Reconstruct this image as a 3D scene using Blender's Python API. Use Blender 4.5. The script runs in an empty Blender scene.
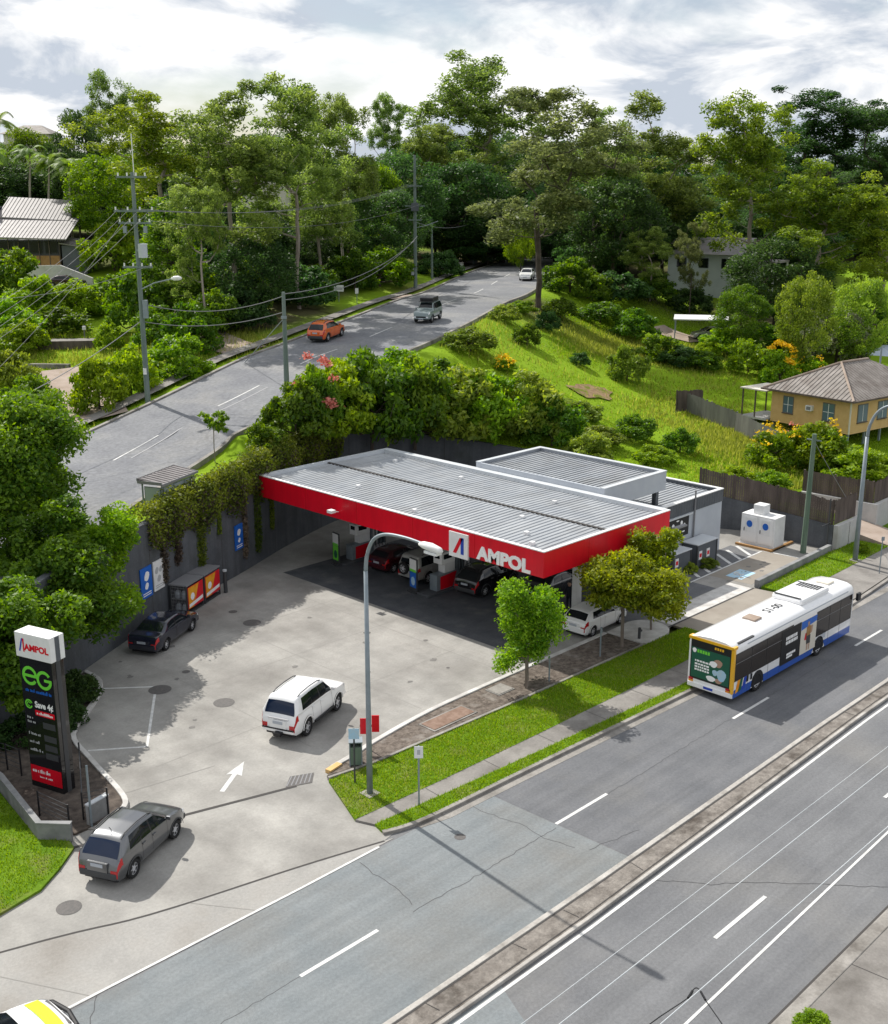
import bpy, bmesh, math, random
import numpy as np
from mathutils import Vector, Matrix

sc = bpy.context.scene
C = sc.collection
PI = math.pi
R = math.radians

# ---------------------------------------------------------------- camera, sky, sun, exposure
# World frame: X runs along the main road, Y away from it, Z up; origin under the canopy's corner nearest the road.
FPX, CH = 1150.0, 23.0
TH = math.atan(317.0 / FPX)
HEAD = R(44.4)
OX, OY, AA = 4.98, 54.74, R(45.6)
CAMX = -(OX * math.cos(AA) + OY * math.sin(AA))
CAMY = OX * math.sin(AA) - OY * math.cos(AA)
cam_d = bpy.data.cameras.new('camera')
cam = bpy.data.objects.new('camera', cam_d)
C.objects.link(cam)
cam.location = (CAMX, CAMY, CH)
cam.rotation_euler = (PI / 2 - TH, 0, HEAD - PI / 2)
cam_d.sensor_fit = 'HORIZONTAL'
cam_d.sensor_width = 36
cam_d.lens = FPX / 888 * 36
cam_d.clip_end = 3000
sc.camera = cam

SUN_EL, SUN_SH = R(46), R(-96.3)
world = bpy.data.worlds.new('World')
sc.world = world
world.use_nodes = True
wn, wl = world.node_tree.nodes, world.node_tree.links
wn.clear()
w_out = wn.new('ShaderNodeOutputWorld')
w_bg = wn.new('ShaderNodeBackground')
w_bg.inputs[1].default_value = 0.095
w_sky = wn.new('ShaderNodeTexSky')
w_sky.sky_type = 'NISHITA'
w_sky.sun_disc = False
w_sky.sun_elevation = SUN_EL
w_sky.sun_rotation = R(6.3)
w_sky.air_density = 1.0
w_sky.dust_density = 1.5
def wnode(t, **k):
    n = wn.new(t)
    for a, b in k.items():
        setattr(n, a, b)
    return n
w_tc = wnode('ShaderNodeTexCoord')
w_sep = wnode('ShaderNodeSeparateXYZ')
wl.new(w_tc.outputs['Generated'], w_sep.inputs[0])
w_add = wnode('ShaderNodeMath', operation='ADD'); w_add.inputs[1].default_value = 0.3
w_abs = wnode('ShaderNodeMath', operation='ABSOLUTE')
wl.new(w_sep.outputs[2], w_abs.inputs[0]); wl.new(w_abs.outputs[0], w_add.inputs[0])
w_dx = wnode('ShaderNodeMath', operation='DIVIDE'); w_dy = wnode('ShaderNodeMath', operation='DIVIDE')
wl.new(w_sep.outputs[0], w_dx.inputs[0]); wl.new(w_add.outputs[0], w_dx.inputs[1])
wl.new(w_sep.outputs[1], w_dy.inputs[0]); wl.new(w_add.outputs[0], w_dy.inputs[1])
w_cmb = wnode('ShaderNodeCombineXYZ')
wl.new(w_dx.outputs[0], w_cmb.inputs[0]); wl.new(w_dy.outputs[0], w_cmb.inputs[1])
w_n1 = wnode('ShaderNodeTexNoise'); w_n1.inputs['Scale'].default_value = 1.5
w_n1.inputs['Detail'].default_value = 9; w_n1.inputs['Roughness'].default_value = 0.55
w_n2 = wnode('ShaderNodeTexNoise'); w_n2.inputs['Scale'].default_value = 3.4
w_n2.inputs['Detail'].default_value = 10; w_n2.inputs['Roughness'].default_value = 0.56
w_n2.inputs['Distortion'].default_value = 0.4
wl.new(w_cmb.outputs[0], w_n1.inputs['Vector'])
w_off = wnode('ShaderNodeVectorMath', operation='ADD'); w_off.inputs[1].default_value = (3.1, 7.7, 1.3)
wl.new(w_cmb.outputs[0], w_off.inputs[0]); wl.new(w_off.outputs[0], w_n2.inputs['Vector'])
w_r1 = wnode('ShaderNodeValToRGB')
w_r1.color_ramp.elements[0].position = 0.33; w_r1.color_ramp.elements[1].position = 0.47
wl.new(w_n1.outputs['Fac'], w_r1.inputs[0])
w_r2 = wnode('ShaderNodeValToRGB')
w_r2.color_ramp.elements[0].position = 0.42; w_r2.color_ramp.elements[0].color = (5.7, 6.3, 7.2, 1)
w_r2.color_ramp.elements[1].position = 0.55; w_r2.color_ramp.elements[1].color = (10.6, 10.6, 10.6, 1)
wl.new(w_n2.outputs['Fac'], w_r2.inputs[0])
w_mix = wnode('ShaderNodeMix', data_type='RGBA')
wl.new(w_r1.outputs[0], w_mix.inputs[0])
wl.new(w_sky.outputs[0], w_mix.inputs[6]); wl.new(w_r2.outputs[0], w_mix.inputs[7])
wl.new(w_mix.outputs[2], w_bg.inputs[0]); wl.new(w_bg.outputs[0], w_out.inputs[0])

sun_d = bpy.data.lights.new('sun', 'SUN')
sun_d.energy = 5.0
sun_d.angle = R(0.6)
sun_d.color = (1.0, 0.955, 0.88)
sun = bpy.data.objects.new('sun', sun_d)
C.objects.link(sun)
sun.rotation_euler = Vector((math.cos(SUN_SH) * math.cos(SUN_EL), math.sin(SUN_SH) * math.cos(SUN_EL), -math.sin(SUN_EL))).to_track_quat('-Z', 'Y').to_euler()

vs = sc.view_settings
vs.view_transform = 'Standard'
try: vs.look = 'None'
except Exception: pass
vs.exposure = 0.12
vs.gamma = 1.0
vs.use_curve_mapping = False
sc.cycles.use_denoising = True
sc.cycles.max_bounces = 6
sc.cycles.diffuse_bounces = 3
sc.cycles.glossy_bounces = 3
sc.cycles.transmission_bounces = 3
sc.cycles.caustics_reflective = False
sc.cycles.caustics_refractive = False

# ---------------------------------------------------------------- surveying helpers (where a sight line meets a level plane)
def sight(u, v):
    a, b = (u - 444) / FPX, (v - 512) / FPX
    fw = math.cos(TH) - b * math.sin(TH)
    dz = -math.sin(TH) - b * math.cos(TH)
    return (a * math.cos(HEAD - PI / 2) - fw * math.sin(HEAD - PI / 2), a * math.sin(HEAD - PI / 2) + fw * math.cos(HEAD - PI / 2), dz, a, fw)
def P(u, v, z=0.0):
    d = sight(u, v)
    t = (z - CH) / d[2]
    return Vector((CAMX + d[0] * t, CAMY + d[1] * t, z))
def ground_at(u, dist):                     # plan position in image column u at a forward distance
    x = (u - 444) / FPX * (dist * math.cos(TH) + 13 * math.sin(TH))
    c, s = math.cos(HEAD - PI / 2), math.sin(HEAD - PI / 2)
    return CAMX + x * c - dist * s, CAMY + x * s + dist * c
def height_at(v, dist):
    b = (v - 512) / FPX
    return CH + dist * (-math.sin(TH) - b * math.cos(TH)) / (math.cos(TH) - b * math.sin(TH))

# ---------------------------------------------------------------- materials
MATS = {}
def mat(name, col, rough=0.6, col2=None, scale=3.0, bump=0.0, bscale=None, metal=0.0, spec=0.4, coords='Object', detail=5, lo=0.35, hi=0.65, emit=0, coat=0.0, aniso=(1, 1, 1), third=None, alpha=1.0, grain=0.0, gscale=9.0, streak=None):
    m = bpy.data.materials.new(name)
    m.use_nodes = True
    nt = m.node_tree
    b = nt.nodes['Principled BSDF']
    b.inputs['Base Color'].default_value = (*col, 1)
    b.inputs['Roughness'].default_value = rough
    b.inputs['Metallic'].default_value = metal
    b.inputs['Specular IOR Level'].default_value = spec
    b.inputs['Coat Weight'].default_value = coat
    b.inputs['Coat Roughness'].default_value = 0.05
    b.inputs['Alpha'].default_value = alpha
    if emit:
        b.inputs['Emission Color'].default_value = (*col, 1)
        b.inputs['Emission Strength'].default_value = emit
    if col2 or bump:
        if coords == 'World':
            g = nt.nodes.new('ShaderNodeNewGeometry'); src = g.outputs['Position']
        else:
            g = nt.nodes.new('ShaderNodeTexCoord'); src = g.outputs['Object']
        mp = nt.nodes.new('ShaderNodeMapping'); mp.inputs['Scale'].default_value = aniso
        nt.links.new(src, mp.inputs[0]); src = mp.outputs[0]
    if col2:
        n = nt.nodes.new('ShaderNodeTexNoise')
        n.inputs['Scale'].default_value = scale; n.inputs['Detail'].default_value = detail
        n.inputs['Roughness'].default_value = 0.62
        nt.links.new(src, n.inputs['Vector'])
        r = nt.nodes.new('ShaderNodeValToRGB')
        r.color_ramp.elements[0].position = lo; r.color_ramp.elements[0].color = (*col, 1)
        r.color_ramp.elements[1].position = hi; r.color_ramp.elements[1].color = (*col2, 1)
        nt.links.new(n.outputs['Fac'], r.inputs[0])
        res = r.outputs[0]
        if third:                            # (colour, scale, lo, hi): a second, usually larger, mottle
            n2 = nt.nodes.new('ShaderNodeTexNoise'); n2.inputs['Scale'].default_value = third[1]; n2.inputs['Detail'].default_value = 6
            n2.inputs['Roughness'].default_value = 0.6
            nt.links.new(src, n2.inputs['Vector'])
            r2 = nt.nodes.new('ShaderNodeValToRGB'); r2.color_ramp.elements[0].position = third[2]; r2.color_ramp.elements[1].position = third[3]
            nt.links.new(n2.outputs['Fac'], r2.inputs[0])
            mx = nt.nodes.new('ShaderNodeMix'); mx.data_type = 'RGBA'
            nt.links.new(r2.outputs[0], mx.inputs[0]); nt.links.new(res, mx.inputs[6]); mx.inputs[7].default_value = (*third[0], 1)
            res = mx.outputs[2]
        def layer(res, scl, sc_, amt, lo_, hi_):
            mpp = nt.nodes.new('ShaderNodeMapping'); mpp.inputs['Scale'].default_value = scl; nt.links.new(g.outputs['Position' if coords == 'World' else 'Object'], mpp.inputs[0])
            nn = nt.nodes.new('ShaderNodeTexNoise'); nn.inputs['Scale'].default_value = sc_; nn.inputs['Detail'].default_value = 3; nn.inputs['Roughness'].default_value = 0.7
            nt.links.new(mpp.outputs[0], nn.inputs['Vector'])
            mr = nt.nodes.new('ShaderNodeMapRange'); mr.inputs[1].default_value = lo_; mr.inputs[2].default_value = hi_; mr.inputs[3].default_value = 1 - amt; mr.inputs[4].default_value = 1 + amt
            nt.links.new(nn.outputs['Fac'], mr.inputs[0])
            vm = nt.nodes.new('ShaderNodeVectorMath'); vm.operation = 'SCALE'; nt.links.new(res, vm.inputs[0]); nt.links.new(mr.outputs[0], vm.inputs['Scale'])
            return vm.outputs[0]
        if grain: res = layer(res, (1, 1, 1), gscale, grain, .3, .7)
        if streak: res = layer(res, streak[0], 1.0, streak[1], .35, .65)
        nt.links.new(res, b.inputs['Base Color'])
    if bump:
        n = nt.nodes.new('ShaderNodeTexNoise')
        n.inputs['Scale'].default_value = bscale or scale * 6; n.inputs['Detail'].default_value = 4
        nt.links.new(src, n.inputs['Vector'])
        bp = nt.nodes.new('ShaderNodeBump'); bp.inputs['Strength'].default_value = bump; bp.inputs['Distance'].default_value = 0.05
        nt.links.new(n.outputs['Fac'], bp.inputs['Height'])
        nt.links.new(bp.outputs[0], b.inputs['Normal'])
    MATS[name] = m
    return m

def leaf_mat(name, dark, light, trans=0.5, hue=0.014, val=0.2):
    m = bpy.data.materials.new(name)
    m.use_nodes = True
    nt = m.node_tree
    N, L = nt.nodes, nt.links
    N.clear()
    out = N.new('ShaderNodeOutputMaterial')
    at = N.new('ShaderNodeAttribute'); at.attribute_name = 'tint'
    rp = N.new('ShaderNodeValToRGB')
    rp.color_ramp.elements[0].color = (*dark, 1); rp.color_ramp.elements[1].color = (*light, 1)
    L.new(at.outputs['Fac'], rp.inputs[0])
    oi = N.new('ShaderNodeObjectInfo')
    hs = N.new('ShaderNodeHueSaturation')
    mr = N.new('ShaderNodeMapRange'); mr.inputs[3].default_value = 0.5 - hue; mr.inputs[4].default_value = 0.5 + hue
    L.new(oi.outputs['Random'], mr.inputs[0]); L.new(mr.outputs[0], hs.inputs['Hue'])
    ml = N.new('ShaderNodeMath'); ml.operation = 'MULTIPLY'; ml.inputs[1].default_value = 7.13
    fr = N.new('ShaderNodeMath'); fr.operation = 'FRACT'
    L.new(oi.outputs['Random'], ml.inputs[0]); L.new(ml.outputs[0], fr.inputs[0])
    mv = N.new('ShaderNodeMapRange'); mv.inputs[3].default_value = 1 - val; mv.inputs[4].default_value = 1 + val
    L.new(fr.outputs[0], mv.inputs[0]); L.new(mv.outputs[0], hs.inputs['Value'])
    L.new(rp.outputs[0], hs.inputs['Color'])
    d = N.new('ShaderNodeBsdfPrincipled'); d.inputs['Roughness'].default_value = 0.5; d.inputs['Specular IOR Level'].default_value = 0.25
    t = N.new('ShaderNodeBsdfTranslucent')
    h2 = N.new('ShaderNodeHueSaturation'); h2.inputs['Hue'].default_value = 0.492; h2.inputs['Value'].default_value = 1.4; h2.inputs['Saturation'].default_value = 1.1
    L.new(hs.outputs[0], d.inputs['Base Color']); L.new(hs.outputs[0], h2.inputs['Color']); L.new(h2.outputs[0], t.inputs['Color'])
    mx = N.new('ShaderNodeMixShader'); mx.inputs[0].default_value = trans
    L.new(d.outputs[0], mx.inputs[1]); L.new(t.outputs[0], mx.inputs[2]); L.new(mx.outputs[0], out.inputs[0])
    MATS[name] = m
    return m

mat('asphalt', (0.135, 0.138, 0.146), 0.9, (0.17, 0.173, 0.18), 0.35, 0.3, 30, coords='World', spec=0.25, third=((0.2, 0.195, 0.187), 0.12, 0.48, 0.75), grain=0.13, gscale=9.0, streak=((0.03, 1.5, 1.0), 0.085))
mat('asphalt_dark', (0.12, 0.124, 0.134), 0.9, (0.15, 0.153, 0.162), 0.5, 0.3, 30, coords='World', spec=0.25, third=((0.175, 0.172, 0.167), 0.15, 0.5, 0.75), grain=0.13, gscale=9.0, streak=((0.03, 1.5, 1.0), 0.085))
mat('asphalt_pale', (0.17, 0.188, 0.198), 0.9, (0.205, 0.22, 0.226), 0.5, 0.3, 30, coords='World', spec=0.25, third=((0.18, 0.178, 0.17), 0.2, 0.48, 0.75), grain=0.13, gscale=9.0, streak=((0.03, 1.5, 1.0), 0.085))
mat('asphalt_old', (0.165, 0.17, 0.185), 0.9, (0.215, 0.22, 0.23), 0.3, 0.3, 30, coords='World', spec=0.25, third=((0.25, 0.245, 0.238), 0.15, 0.5, 0.72), grain=0.2, gscale=4.0)
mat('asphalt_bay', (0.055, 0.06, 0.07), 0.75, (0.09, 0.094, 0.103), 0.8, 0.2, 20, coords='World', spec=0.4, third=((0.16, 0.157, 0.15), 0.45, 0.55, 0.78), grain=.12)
mat('concrete', (0.265, 0.257, 0.241), 0.85, (0.36, 0.348, 0.325), 0.45, 0.2, 25, coords='World', spec=0.3, third=((0.19, 0.181, 0.168), 0.2, 0.45, 0.7), detail=10, grain=0.08, gscale=9.0, streak=((0.5, 0.1, 1.0), 0.08))
mat('concrete_drive', (0.28, 0.272, 0.258), 0.85, (0.355, 0.344, 0.325), 0.6, 0.2, 25, coords='World', spec=0.3, third=((0.24, 0.225, 0.205), 0.3, 0.48, 0.68), detail=10, grain=0.09, gscale=9.0)
mat('concrete_brown', (0.26, 0.23, 0.195), 0.9, (0.33, 0.3, 0.26), 0.6, 0.15, 25, coords='World', spec=0.25, third=((0.2, 0.18, 0.15), 0.3, 0.5, 0.7), detail=8)
mat('footpath', (0.19, 0.178, 0.166), 0.9, (0.265, 0.25, 0.232), 0.6, 0.2, 25, coords='World', spec=0.25, third=((0.125, 0.115, 0.105), 0.5, 0.5, 0.72), detail=8, grain=.1)
mat('kerb', (0.21, 0.197, 0.18), 0.85, (0.31, 0.292, 0.27), 1.0, 0.2, 20, coords='World', spec=0.3, third=((0.13, 0.118, 0.105), 0.7, 0.5, 0.7), grain=.12)
mat('median_fill', (0.16, 0.143, 0.128), 0.95, (0.25, 0.228, 0.205), 1.4, 0.5, 12, coords='World', spec=0.2, third=((0.08, 0.068, 0.058), 0.8, 0.5, 0.68), grain=.25, gscale=5)
mat('paint_white', (0.66, 0.66, 0.65), 0.7, (0.5, 0.5, 0.49), 3.0, coords='World', spec=0.3)
mat('kerb_white', (0.6, 0.59, 0.57), 0.75, (0.42, 0.405, 0.385), 1.5, coords='World', spec=0.3)
mat('paint_worn', (0.68, 0.68, 0.67), 0.8, (0.5, 0.5, 0.49), 4.0, coords='World', spec=0.3)
mat('paint_blue', (0.33, 0.55, 0.72), 0.8, (0.42, 0.55, 0.62), 4.0, coords='World', spec=0.3)
mat('paint_faint', (0.36, 0.36, 0.37), 0.8)
mat('stain', (0.15, 0.145, 0.14), 0.85, (0.19, 0.18, 0.17), 3.0, coords='World', spec=0.3)
mat('seam', (0.06, 0.056, 0.054), 0.95)
mat('crack', (0.085, 0.085, 0.088), 0.95)
mat('kerb_pale', (0.34, 0.32, 0.295), 0.85, (0.45, 0.43, 0.4), 1.0, coords='World', third=((0.2, 0.185, 0.165), 0.7, 0.5, 0.7), grain=.12)
mat('seam_light', (0.25, 0.24, 0.225), 0.95)
mat('iron', (0.085, 0.082, 0.08), 0.7, (0.12, 0.11, 0.105), 8, 0.3, 60)
mat('soil', (0.062, 0.052, 0.046), 1.0, (0.13, 0.108, 0.092), 3.0, 0.6, 8, coords='World', spec=0.1, detail=9)
mat('soil_pale', (0.2, 0.135, 0.08), 1.0, (0.3, 0.21, 0.12), 2.0, 0.6, 8, coords='World', spec=0.1, detail=9, third=((.13, .16, .02), .9, .5, .62))
mat('mulch', (0.085, 0.07, 0.06), 1.0, (0.2, 0.17, 0.145), 5.0, 0.8, 14, coords='World', spec=0.1, detail=9, third=((0.27, 0.245, 0.22), 0.9, 0.56, 0.72))
mat('turf', (0.085, 0.165, 0.01), 1.0, (0.135, 0.23, 0.016), 1.2, 0.6, 18, coords='World', spec=0.1, detail=9, third=((0.19, 0.175, 0.07), 0.6, 0.5, 0.72), grain=.2)
hm = mat('hill', (0.15, 0.255, 0.01), 1.0, (0.21, 0.325, 0.014), 0.14, 0.6, 3, coords='World', spec=0.1, detail=10, third=((0.21, 0.225, 0.05), 0.07, 0.54, 0.7))
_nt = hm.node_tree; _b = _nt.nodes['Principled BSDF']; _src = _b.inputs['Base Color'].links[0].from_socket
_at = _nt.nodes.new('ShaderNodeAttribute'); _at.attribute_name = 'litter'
_mx = _nt.nodes.new('ShaderNodeMix'); _mx.data_type = 'RGBA'; _mx.inputs[7].default_value = (0.075, 0.06, 0.038, 1)  # brown litter colour that also paints in shade beneath the trees
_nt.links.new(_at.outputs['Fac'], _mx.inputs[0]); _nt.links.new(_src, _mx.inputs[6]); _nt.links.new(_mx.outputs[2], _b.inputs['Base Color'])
mat('ground', (0.09, 0.12, 0.03), 1.0, (0.16, 0.16, 0.06), 0.2, coords='World', spec=0.1)
mat('wall_grey', (0.083, 0.09, 0.102), 0.85, (0.108, 0.115, 0.127), 0.8, 0.2, 14, coords='World', spec=0.3, third=((0.075, 0.08, 0.083), 0.5, 0.5, 0.7), grain=.1, streak=((1.6, 1.6, .1), .13))
mat('wall_conc', (0.42, 0.42, 0.42), 0.9, (0.52, 0.51, 0.5), 1.2, 0.2, 14, coords='World', spec=0.3, third=((0.33, 0.32, 0.3), 0.6, 0.5, 0.7))
mat('red', (0.68, 0.003, 0.018), 0.35, (0.62, 0.003, 0.016), 1.0, spec=0.45, streak=((1.5, 1.5, .15), .07))
mat('roof_sheet', (0.3, 0.32, 0.345), 0.5, (0.36, 0.375, 0.39), 0.6, spec=0.4, third=((0.27, 0.275, 0.28), 0.4, 0.5, 0.75), streak=((.25, 2.2, 1), .1))
mat('gutter', (0.5, 0.53, 0.56), 0.5, (0.56, 0.58, 0.6), 1.0)
mat('seam_roof', (0.12, 0.125, 0.13), 0.6)
mat('grey_clad', (0.42, 0.45, 0.5), 0.55, (0.47, 0.5, 0.54), 0.8)
mat('dark_clad', (0.075, 0.085, 0.1), 0.55, (0.1, 0.11, 0.125), 1.0)
mat('soffit', (0.6, 0.6, 0.6), 0.6)
mat('white', (0.78, 0.78, 0.78), 0.5, (0.7, 0.7, 0.7), 2.0)
mat('white_gloss', (0.8, 0.8, 0.8), 0.3, coat=0.3)
mat('black', (0.012, 0.012, 0.014), 0.45)
mat('black_gloss', (0.01, 0.01, 0.012), 0.15, coat=0.5)
mat('darkgrey', (0.05, 0.052, 0.056), 0.6)
mat('midgrey', (0.2, 0.2, 0.21), 0.6)
mat('galv', (0.2, 0.24, 0.27), 0.45, (0.26, 0.3, 0.33), 2.0, metal=0.2)
mat('rubber', (0.015, 0.015, 0.016), 0.85)
mat('alloy', (0.55, 0.55, 0.57), 0.35, metal=0.25)
mat('glass', (0.008, 0.011, 0.014), 0.06, spec=0.4)
mat('glass_blue', (0.006, 0.016, 0.045), 0.06, spec=0.35)
mat('lamp_red', (0.45, 0.008, 0.012), 0.2, coat=0.5)
mat('lamp_clear', (0.75, 0.76, 0.78), 0.12, coat=0.6)
mat('plate', (0.42, 0.45, 0.5), 0.5)
mat('green_text', (0.16, 0.62, 0.05), 0.4)
mat('blue_text', (0.02, 0.06, 0.4), 0.4)
mat('blue_sign', (0.015, 0.12, 0.5), 0.4)
mat('white_text', (0.86, 0.86, 0.86), 0.4)
mat('grey_text', (0.42, 0.43, 0.44), 0.5)
mat('green_dark', (0.012, 0.10, 0.06), 0.4)
mat('timber_pole', (0.12, 0.16, 0.15), 0.9, (0.18, 0.22, 0.205), 3.0, 0.4, 20, aniso=(1, 1, 0.1))
mat('timber_green', (0.09, 0.14, 0.10), 0.9, (0.15, 0.2, 0.15), 3.0, 0.4, 20, aniso=(1, 1, 0.1))
mat('paling', (0.07, 0.055, 0.048), 0.95, (0.14, 0.11, 0.095), 2.0, 0.3, 12, aniso=(1, 1, 0.15))
mat('paling_grey', (0.12, 0.12, 0.11), 0.95, (0.19, 0.19, 0.17), 2.0, 0.3, 12, aniso=(1, 1, 0.15))
mat('yellow_board', (0.56, 0.36, 0.14), 0.75, (0.62, 0.42, 0.18), 1.5, third=((0.48, 0.3, 0.12), 0.8, 0.55, 0.75))
mat('house_roof', (0.18, 0.16, 0.145), 0.75, (0.27, 0.245, 0.225), 1.2, aniso=(1, 1, 1), third=((0.14, 0.115, 0.1), 0.7, 0.5, 0.7))
mat('roof_iron', (0.19, 0.175, 0.175), 0.55, (0.26, 0.24, 0.24), 1.0)
mat('roof_blue', (0.4, 0.47, 0.56), 0.5, (0.5, 0.55, 0.62), 1.0)
mat('cream', (0.62, 0.58, 0.5), 0.7)
mat('timber_warm', (0.28, 0.15, 0.05), 0.8, (0.36, 0.2, 0.08), 2.0)
mat('bark', (0.13, 0.105, 0.085), 0.95, (0.26, 0.22, 0.19), 1.2, 0.5, 6, aniso=(1, 1, 0.3))
mat('bark_pale', (0.24, 0.2, 0.17), 0.95, (0.38, 0.33, 0.29), 1.0, 0.4, 6, aniso=(1, 1, 0.3))
mat('bark_dark', (0.05, 0.04, 0.032), 0.95, (0.1, 0.08, 0.065), 1.2, 0.4, 6)
mat('dirt_path', (0.3, 0.235, 0.19), 0.95, (0.4, 0.33, 0.28), 0.6, 0.3, 10, coords='World', spec=0.15)
mat('skin', (0.4, 0.25, 0.18), 0.6)
mat('cloth_navy', (0.012, 0.014, 0.022), 0.9)
mat('cloth_white', (0.5, 0.49, 0.48), 0.9)
leaf_mat('leaf_gum', (0.07, 0.125, 0.024), (0.29, 0.39, 0.085))
leaf_mat('leaf_gum_yellow', (0.09, 0.15, 0.016), (0.38, 0.46, 0.055))
leaf_mat('leaf_gum_grey', (0.08, 0.115, 0.036), (0.29, 0.34, 0.115))
leaf_mat('leaf_dark', (0.022, 0.06, 0.016), (0.095, 0.175, 0.04))
leaf_mat('leaf_mid', (0.045, 0.115, 0.011), (0.21, 0.33, 0.03))
leaf_mat('leaf_bright', (0.09, 0.19, 0.008), (0.32, 0.46, 0.025))
leaf_mat('leaf_street', (0.1, 0.16, 0.008), (0.43, 0.48, 0.03))
leaf_mat('leaf_street_green', (0.075, 0.17, 0.01), (0.34, 0.48, 0.03))
leaf_mat('leaf_silver', (0.15, 0.18, 0.1), (0.42, 0.45, 0.29), trans=0.25)
leaf_mat('leaf_olive', (0.1, 0.175, 0.018), (0.33, 0.42, 0.06))
leaf_mat('leaf_creeper', (0.07, 0.11, 0.014), (0.27, 0.33, 0.04))
leaf_mat('leaf_brown', (0.06, 0.046, 0.034), (0.19, 0.145, 0.105), trans=0.2)
leaf_mat('leaf_palm', (0.05, 0.1, 0.02), (0.22, 0.32, 0.06))
leaf_mat('flower_pink', (0.5, 0.12, 0.09), (0.75, 0.33, 0.26), trans=0.3, hue=0.0, val=0.05)
leaf_mat('flower_yellow', (0.7, 0.42, 0.01), (0.85, 0.62, 0.03), trans=0.3, hue=0.0, val=0.05)
leaf_mat('blade_green', (0.11, 0.21, 0.008), (0.27, 0.4, 0.018), hue=0.0, val=0.0)
leaf_mat('blade_dry', (0.15, 0.2, 0.02), (0.4, 0.42, 0.09), hue=0.0, val=0.0)
M = MATS

# ---------------------------------------------------------------- mesh helpers
class MB:
    def __init__(self):
        self.v, self.f, self.mi, self.cur = [], [], [], 0
    def face(self, pts):
        n = len(self.v); self.v += [tuple(p) for p in pts]
        self.f.append(tuple(range(n, n + len(pts)))); self.mi.append(self.cur)
    def box(self, x0, x1, y0, y1, z0, z1, mtx=None):
        n = len(self.v)
        pts = [(x0, y0, z0), (x1, y0, z0), (x1, y1, z0), (x0, y1, z0), (x0, y0, z1), (x1, y0, z1), (x1, y1, z1), (x0, y1, z1)]
        if mtx is not None: pts = [tuple(mtx @ Vector(p)) for p in pts]
        self.v += pts
        for q in ((3, 2, 1, 0), (4, 5, 6, 7), (0, 1, 5, 4), (1, 2, 6, 5), (2, 3, 7, 6), (3, 0, 4, 7)):
            self.f.append(tuple(n + i for i in q)); self.mi.append(self.cur)
        return self
    def prism(self, poly, z0, z1, bottom=True):
        n = len(self.v); k = len(poly)
        zz0 = z0 if hasattr(z0, '__len__') else [z0] * k
        zz1 = z1 if hasattr(z1, '__len__') else [z1] * k
        self.v += [(p[0], p[1], zz0[i]) for i, p in enumerate(poly)] + [(p[0], p[1], zz1[i]) for i, p in enumerate(poly)]
        if bottom: self.f.append(tuple(n + i for i in reversed(range(k)))); self.mi.append(self.cur)
        self.f.append(tuple(n + k + i for i in range(k))); self.mi.append(self.cur)
        for i in range(k):
            j = (i + 1) % k
            self.f.append((n + i, n + j, n + k + j, n + k + i)); self.mi.append(self.cur)
        return self
    def tube(self, pts, r, sides=8, caps=True):
        pts = [Vector(p) for p in pts]
        rr = r if hasattr(r, '__len__') else [r] * len(pts)
        n = len(self.v); up = Vector((0, 0, 1))
        for i, p in enumerate(pts):
            d = (pts[min(i + 1, len(pts) - 1)] - pts[max(i - 1, 0)]).normalized()
            ref = up if abs(d.z) < 0.95 else Vector((1, 0, 0))
            a = d.cross(ref).normalized(); b = d.cross(a).normalized()
            for k in range(sides):
                t = 2 * PI * k / sides
                self.v.append(tuple(p + a * math.cos(t) * rr[i] + b * math.sin(t) * rr[i]))
        for i in range(len(pts) - 1):
            for k in range(sides):
                k2 = (k + 1) % sides
                self.f.append((n + i * sides + k, n + i * sides + k2, n + (i + 1) * sides + k2, n + (i + 1) * sides + k)); self.mi.append(self.cur)
        if caps:
            self.f.append(tuple(n + k for k in reversed(range(sides)))); self.mi.append(self.cur)
            self.f.append(tuple(n + (len(pts) - 1) * sides + k for k in range(sides))); self.mi.append(self.cur)
        return self
    def grid(self, rows):
        n = len(self.v); k = len(rows[0])
        for r in rows: self.v += [tuple(p) for p in r]
        for i in range(len(rows) - 1):
            for j in range(k - 1):
                self.f.append((n + i * k + j, n + i * k + j + 1, n + (i + 1) * k + j + 1, n + (i + 1) * k + j)); self.mi.append(self.cur)
        return self
    def build(self, name, mats, parent=None, smooth=False, bevel=0.0, loc=None, rotz=None):
        me = bpy.data.meshes.new(name)
        me.from_pydata(self.v, [], self.f)
        if not isinstance(mats, (list, tuple)): mats = [mats]
        for m in mats: me.materials.append(M[m] if isinstance(m, str) else m)
        if len(mats) > 1: me.polygons.foreach_set('material_index', self.mi)
        if smooth: me.polygons.foreach_set('use_smooth', [True] * len(me.polygons))
        me.update()
        return link(name, me, parent, bevel, loc, rotz)
def link(name, me, parent=None, bevel=0.0, loc=None, rotz=None):
    o = bpy.data.objects.new(name, me)
    C.objects.link(o)
    if parent is not None: o.parent = parent
    if loc is not None: o.location = loc
    if rotz is not None: o.rotation_euler = (0, 0, rotz)
    if bevel:
        b = o.modifiers.new('bevel', 'BEVEL'); b.width = bevel; b.segments = 2; b.limit_method = 'ANGLE'
    return o
def tag(o, label, cat, group=None, kind=None):
    o['label'] = label
    if cat: o['category'] = cat
    if group: o['group'] = group
    if kind: o['kind'] = kind
    return o
def struct(o, label=None):
    o['kind'] = 'structure'
    if label: o['label'] = label
    return o
def thing(name, label, cat, loc=(0, 0, 0), rotz=0, group=None):
    o = bpy.data.objects.new(name, None)
    C.objects.link(o)
    o.empty_display_size = 0.3
    o.location = loc; o.rotation_euler = (0, 0, rotz)
    return tag(o, label, cat, group)
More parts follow.
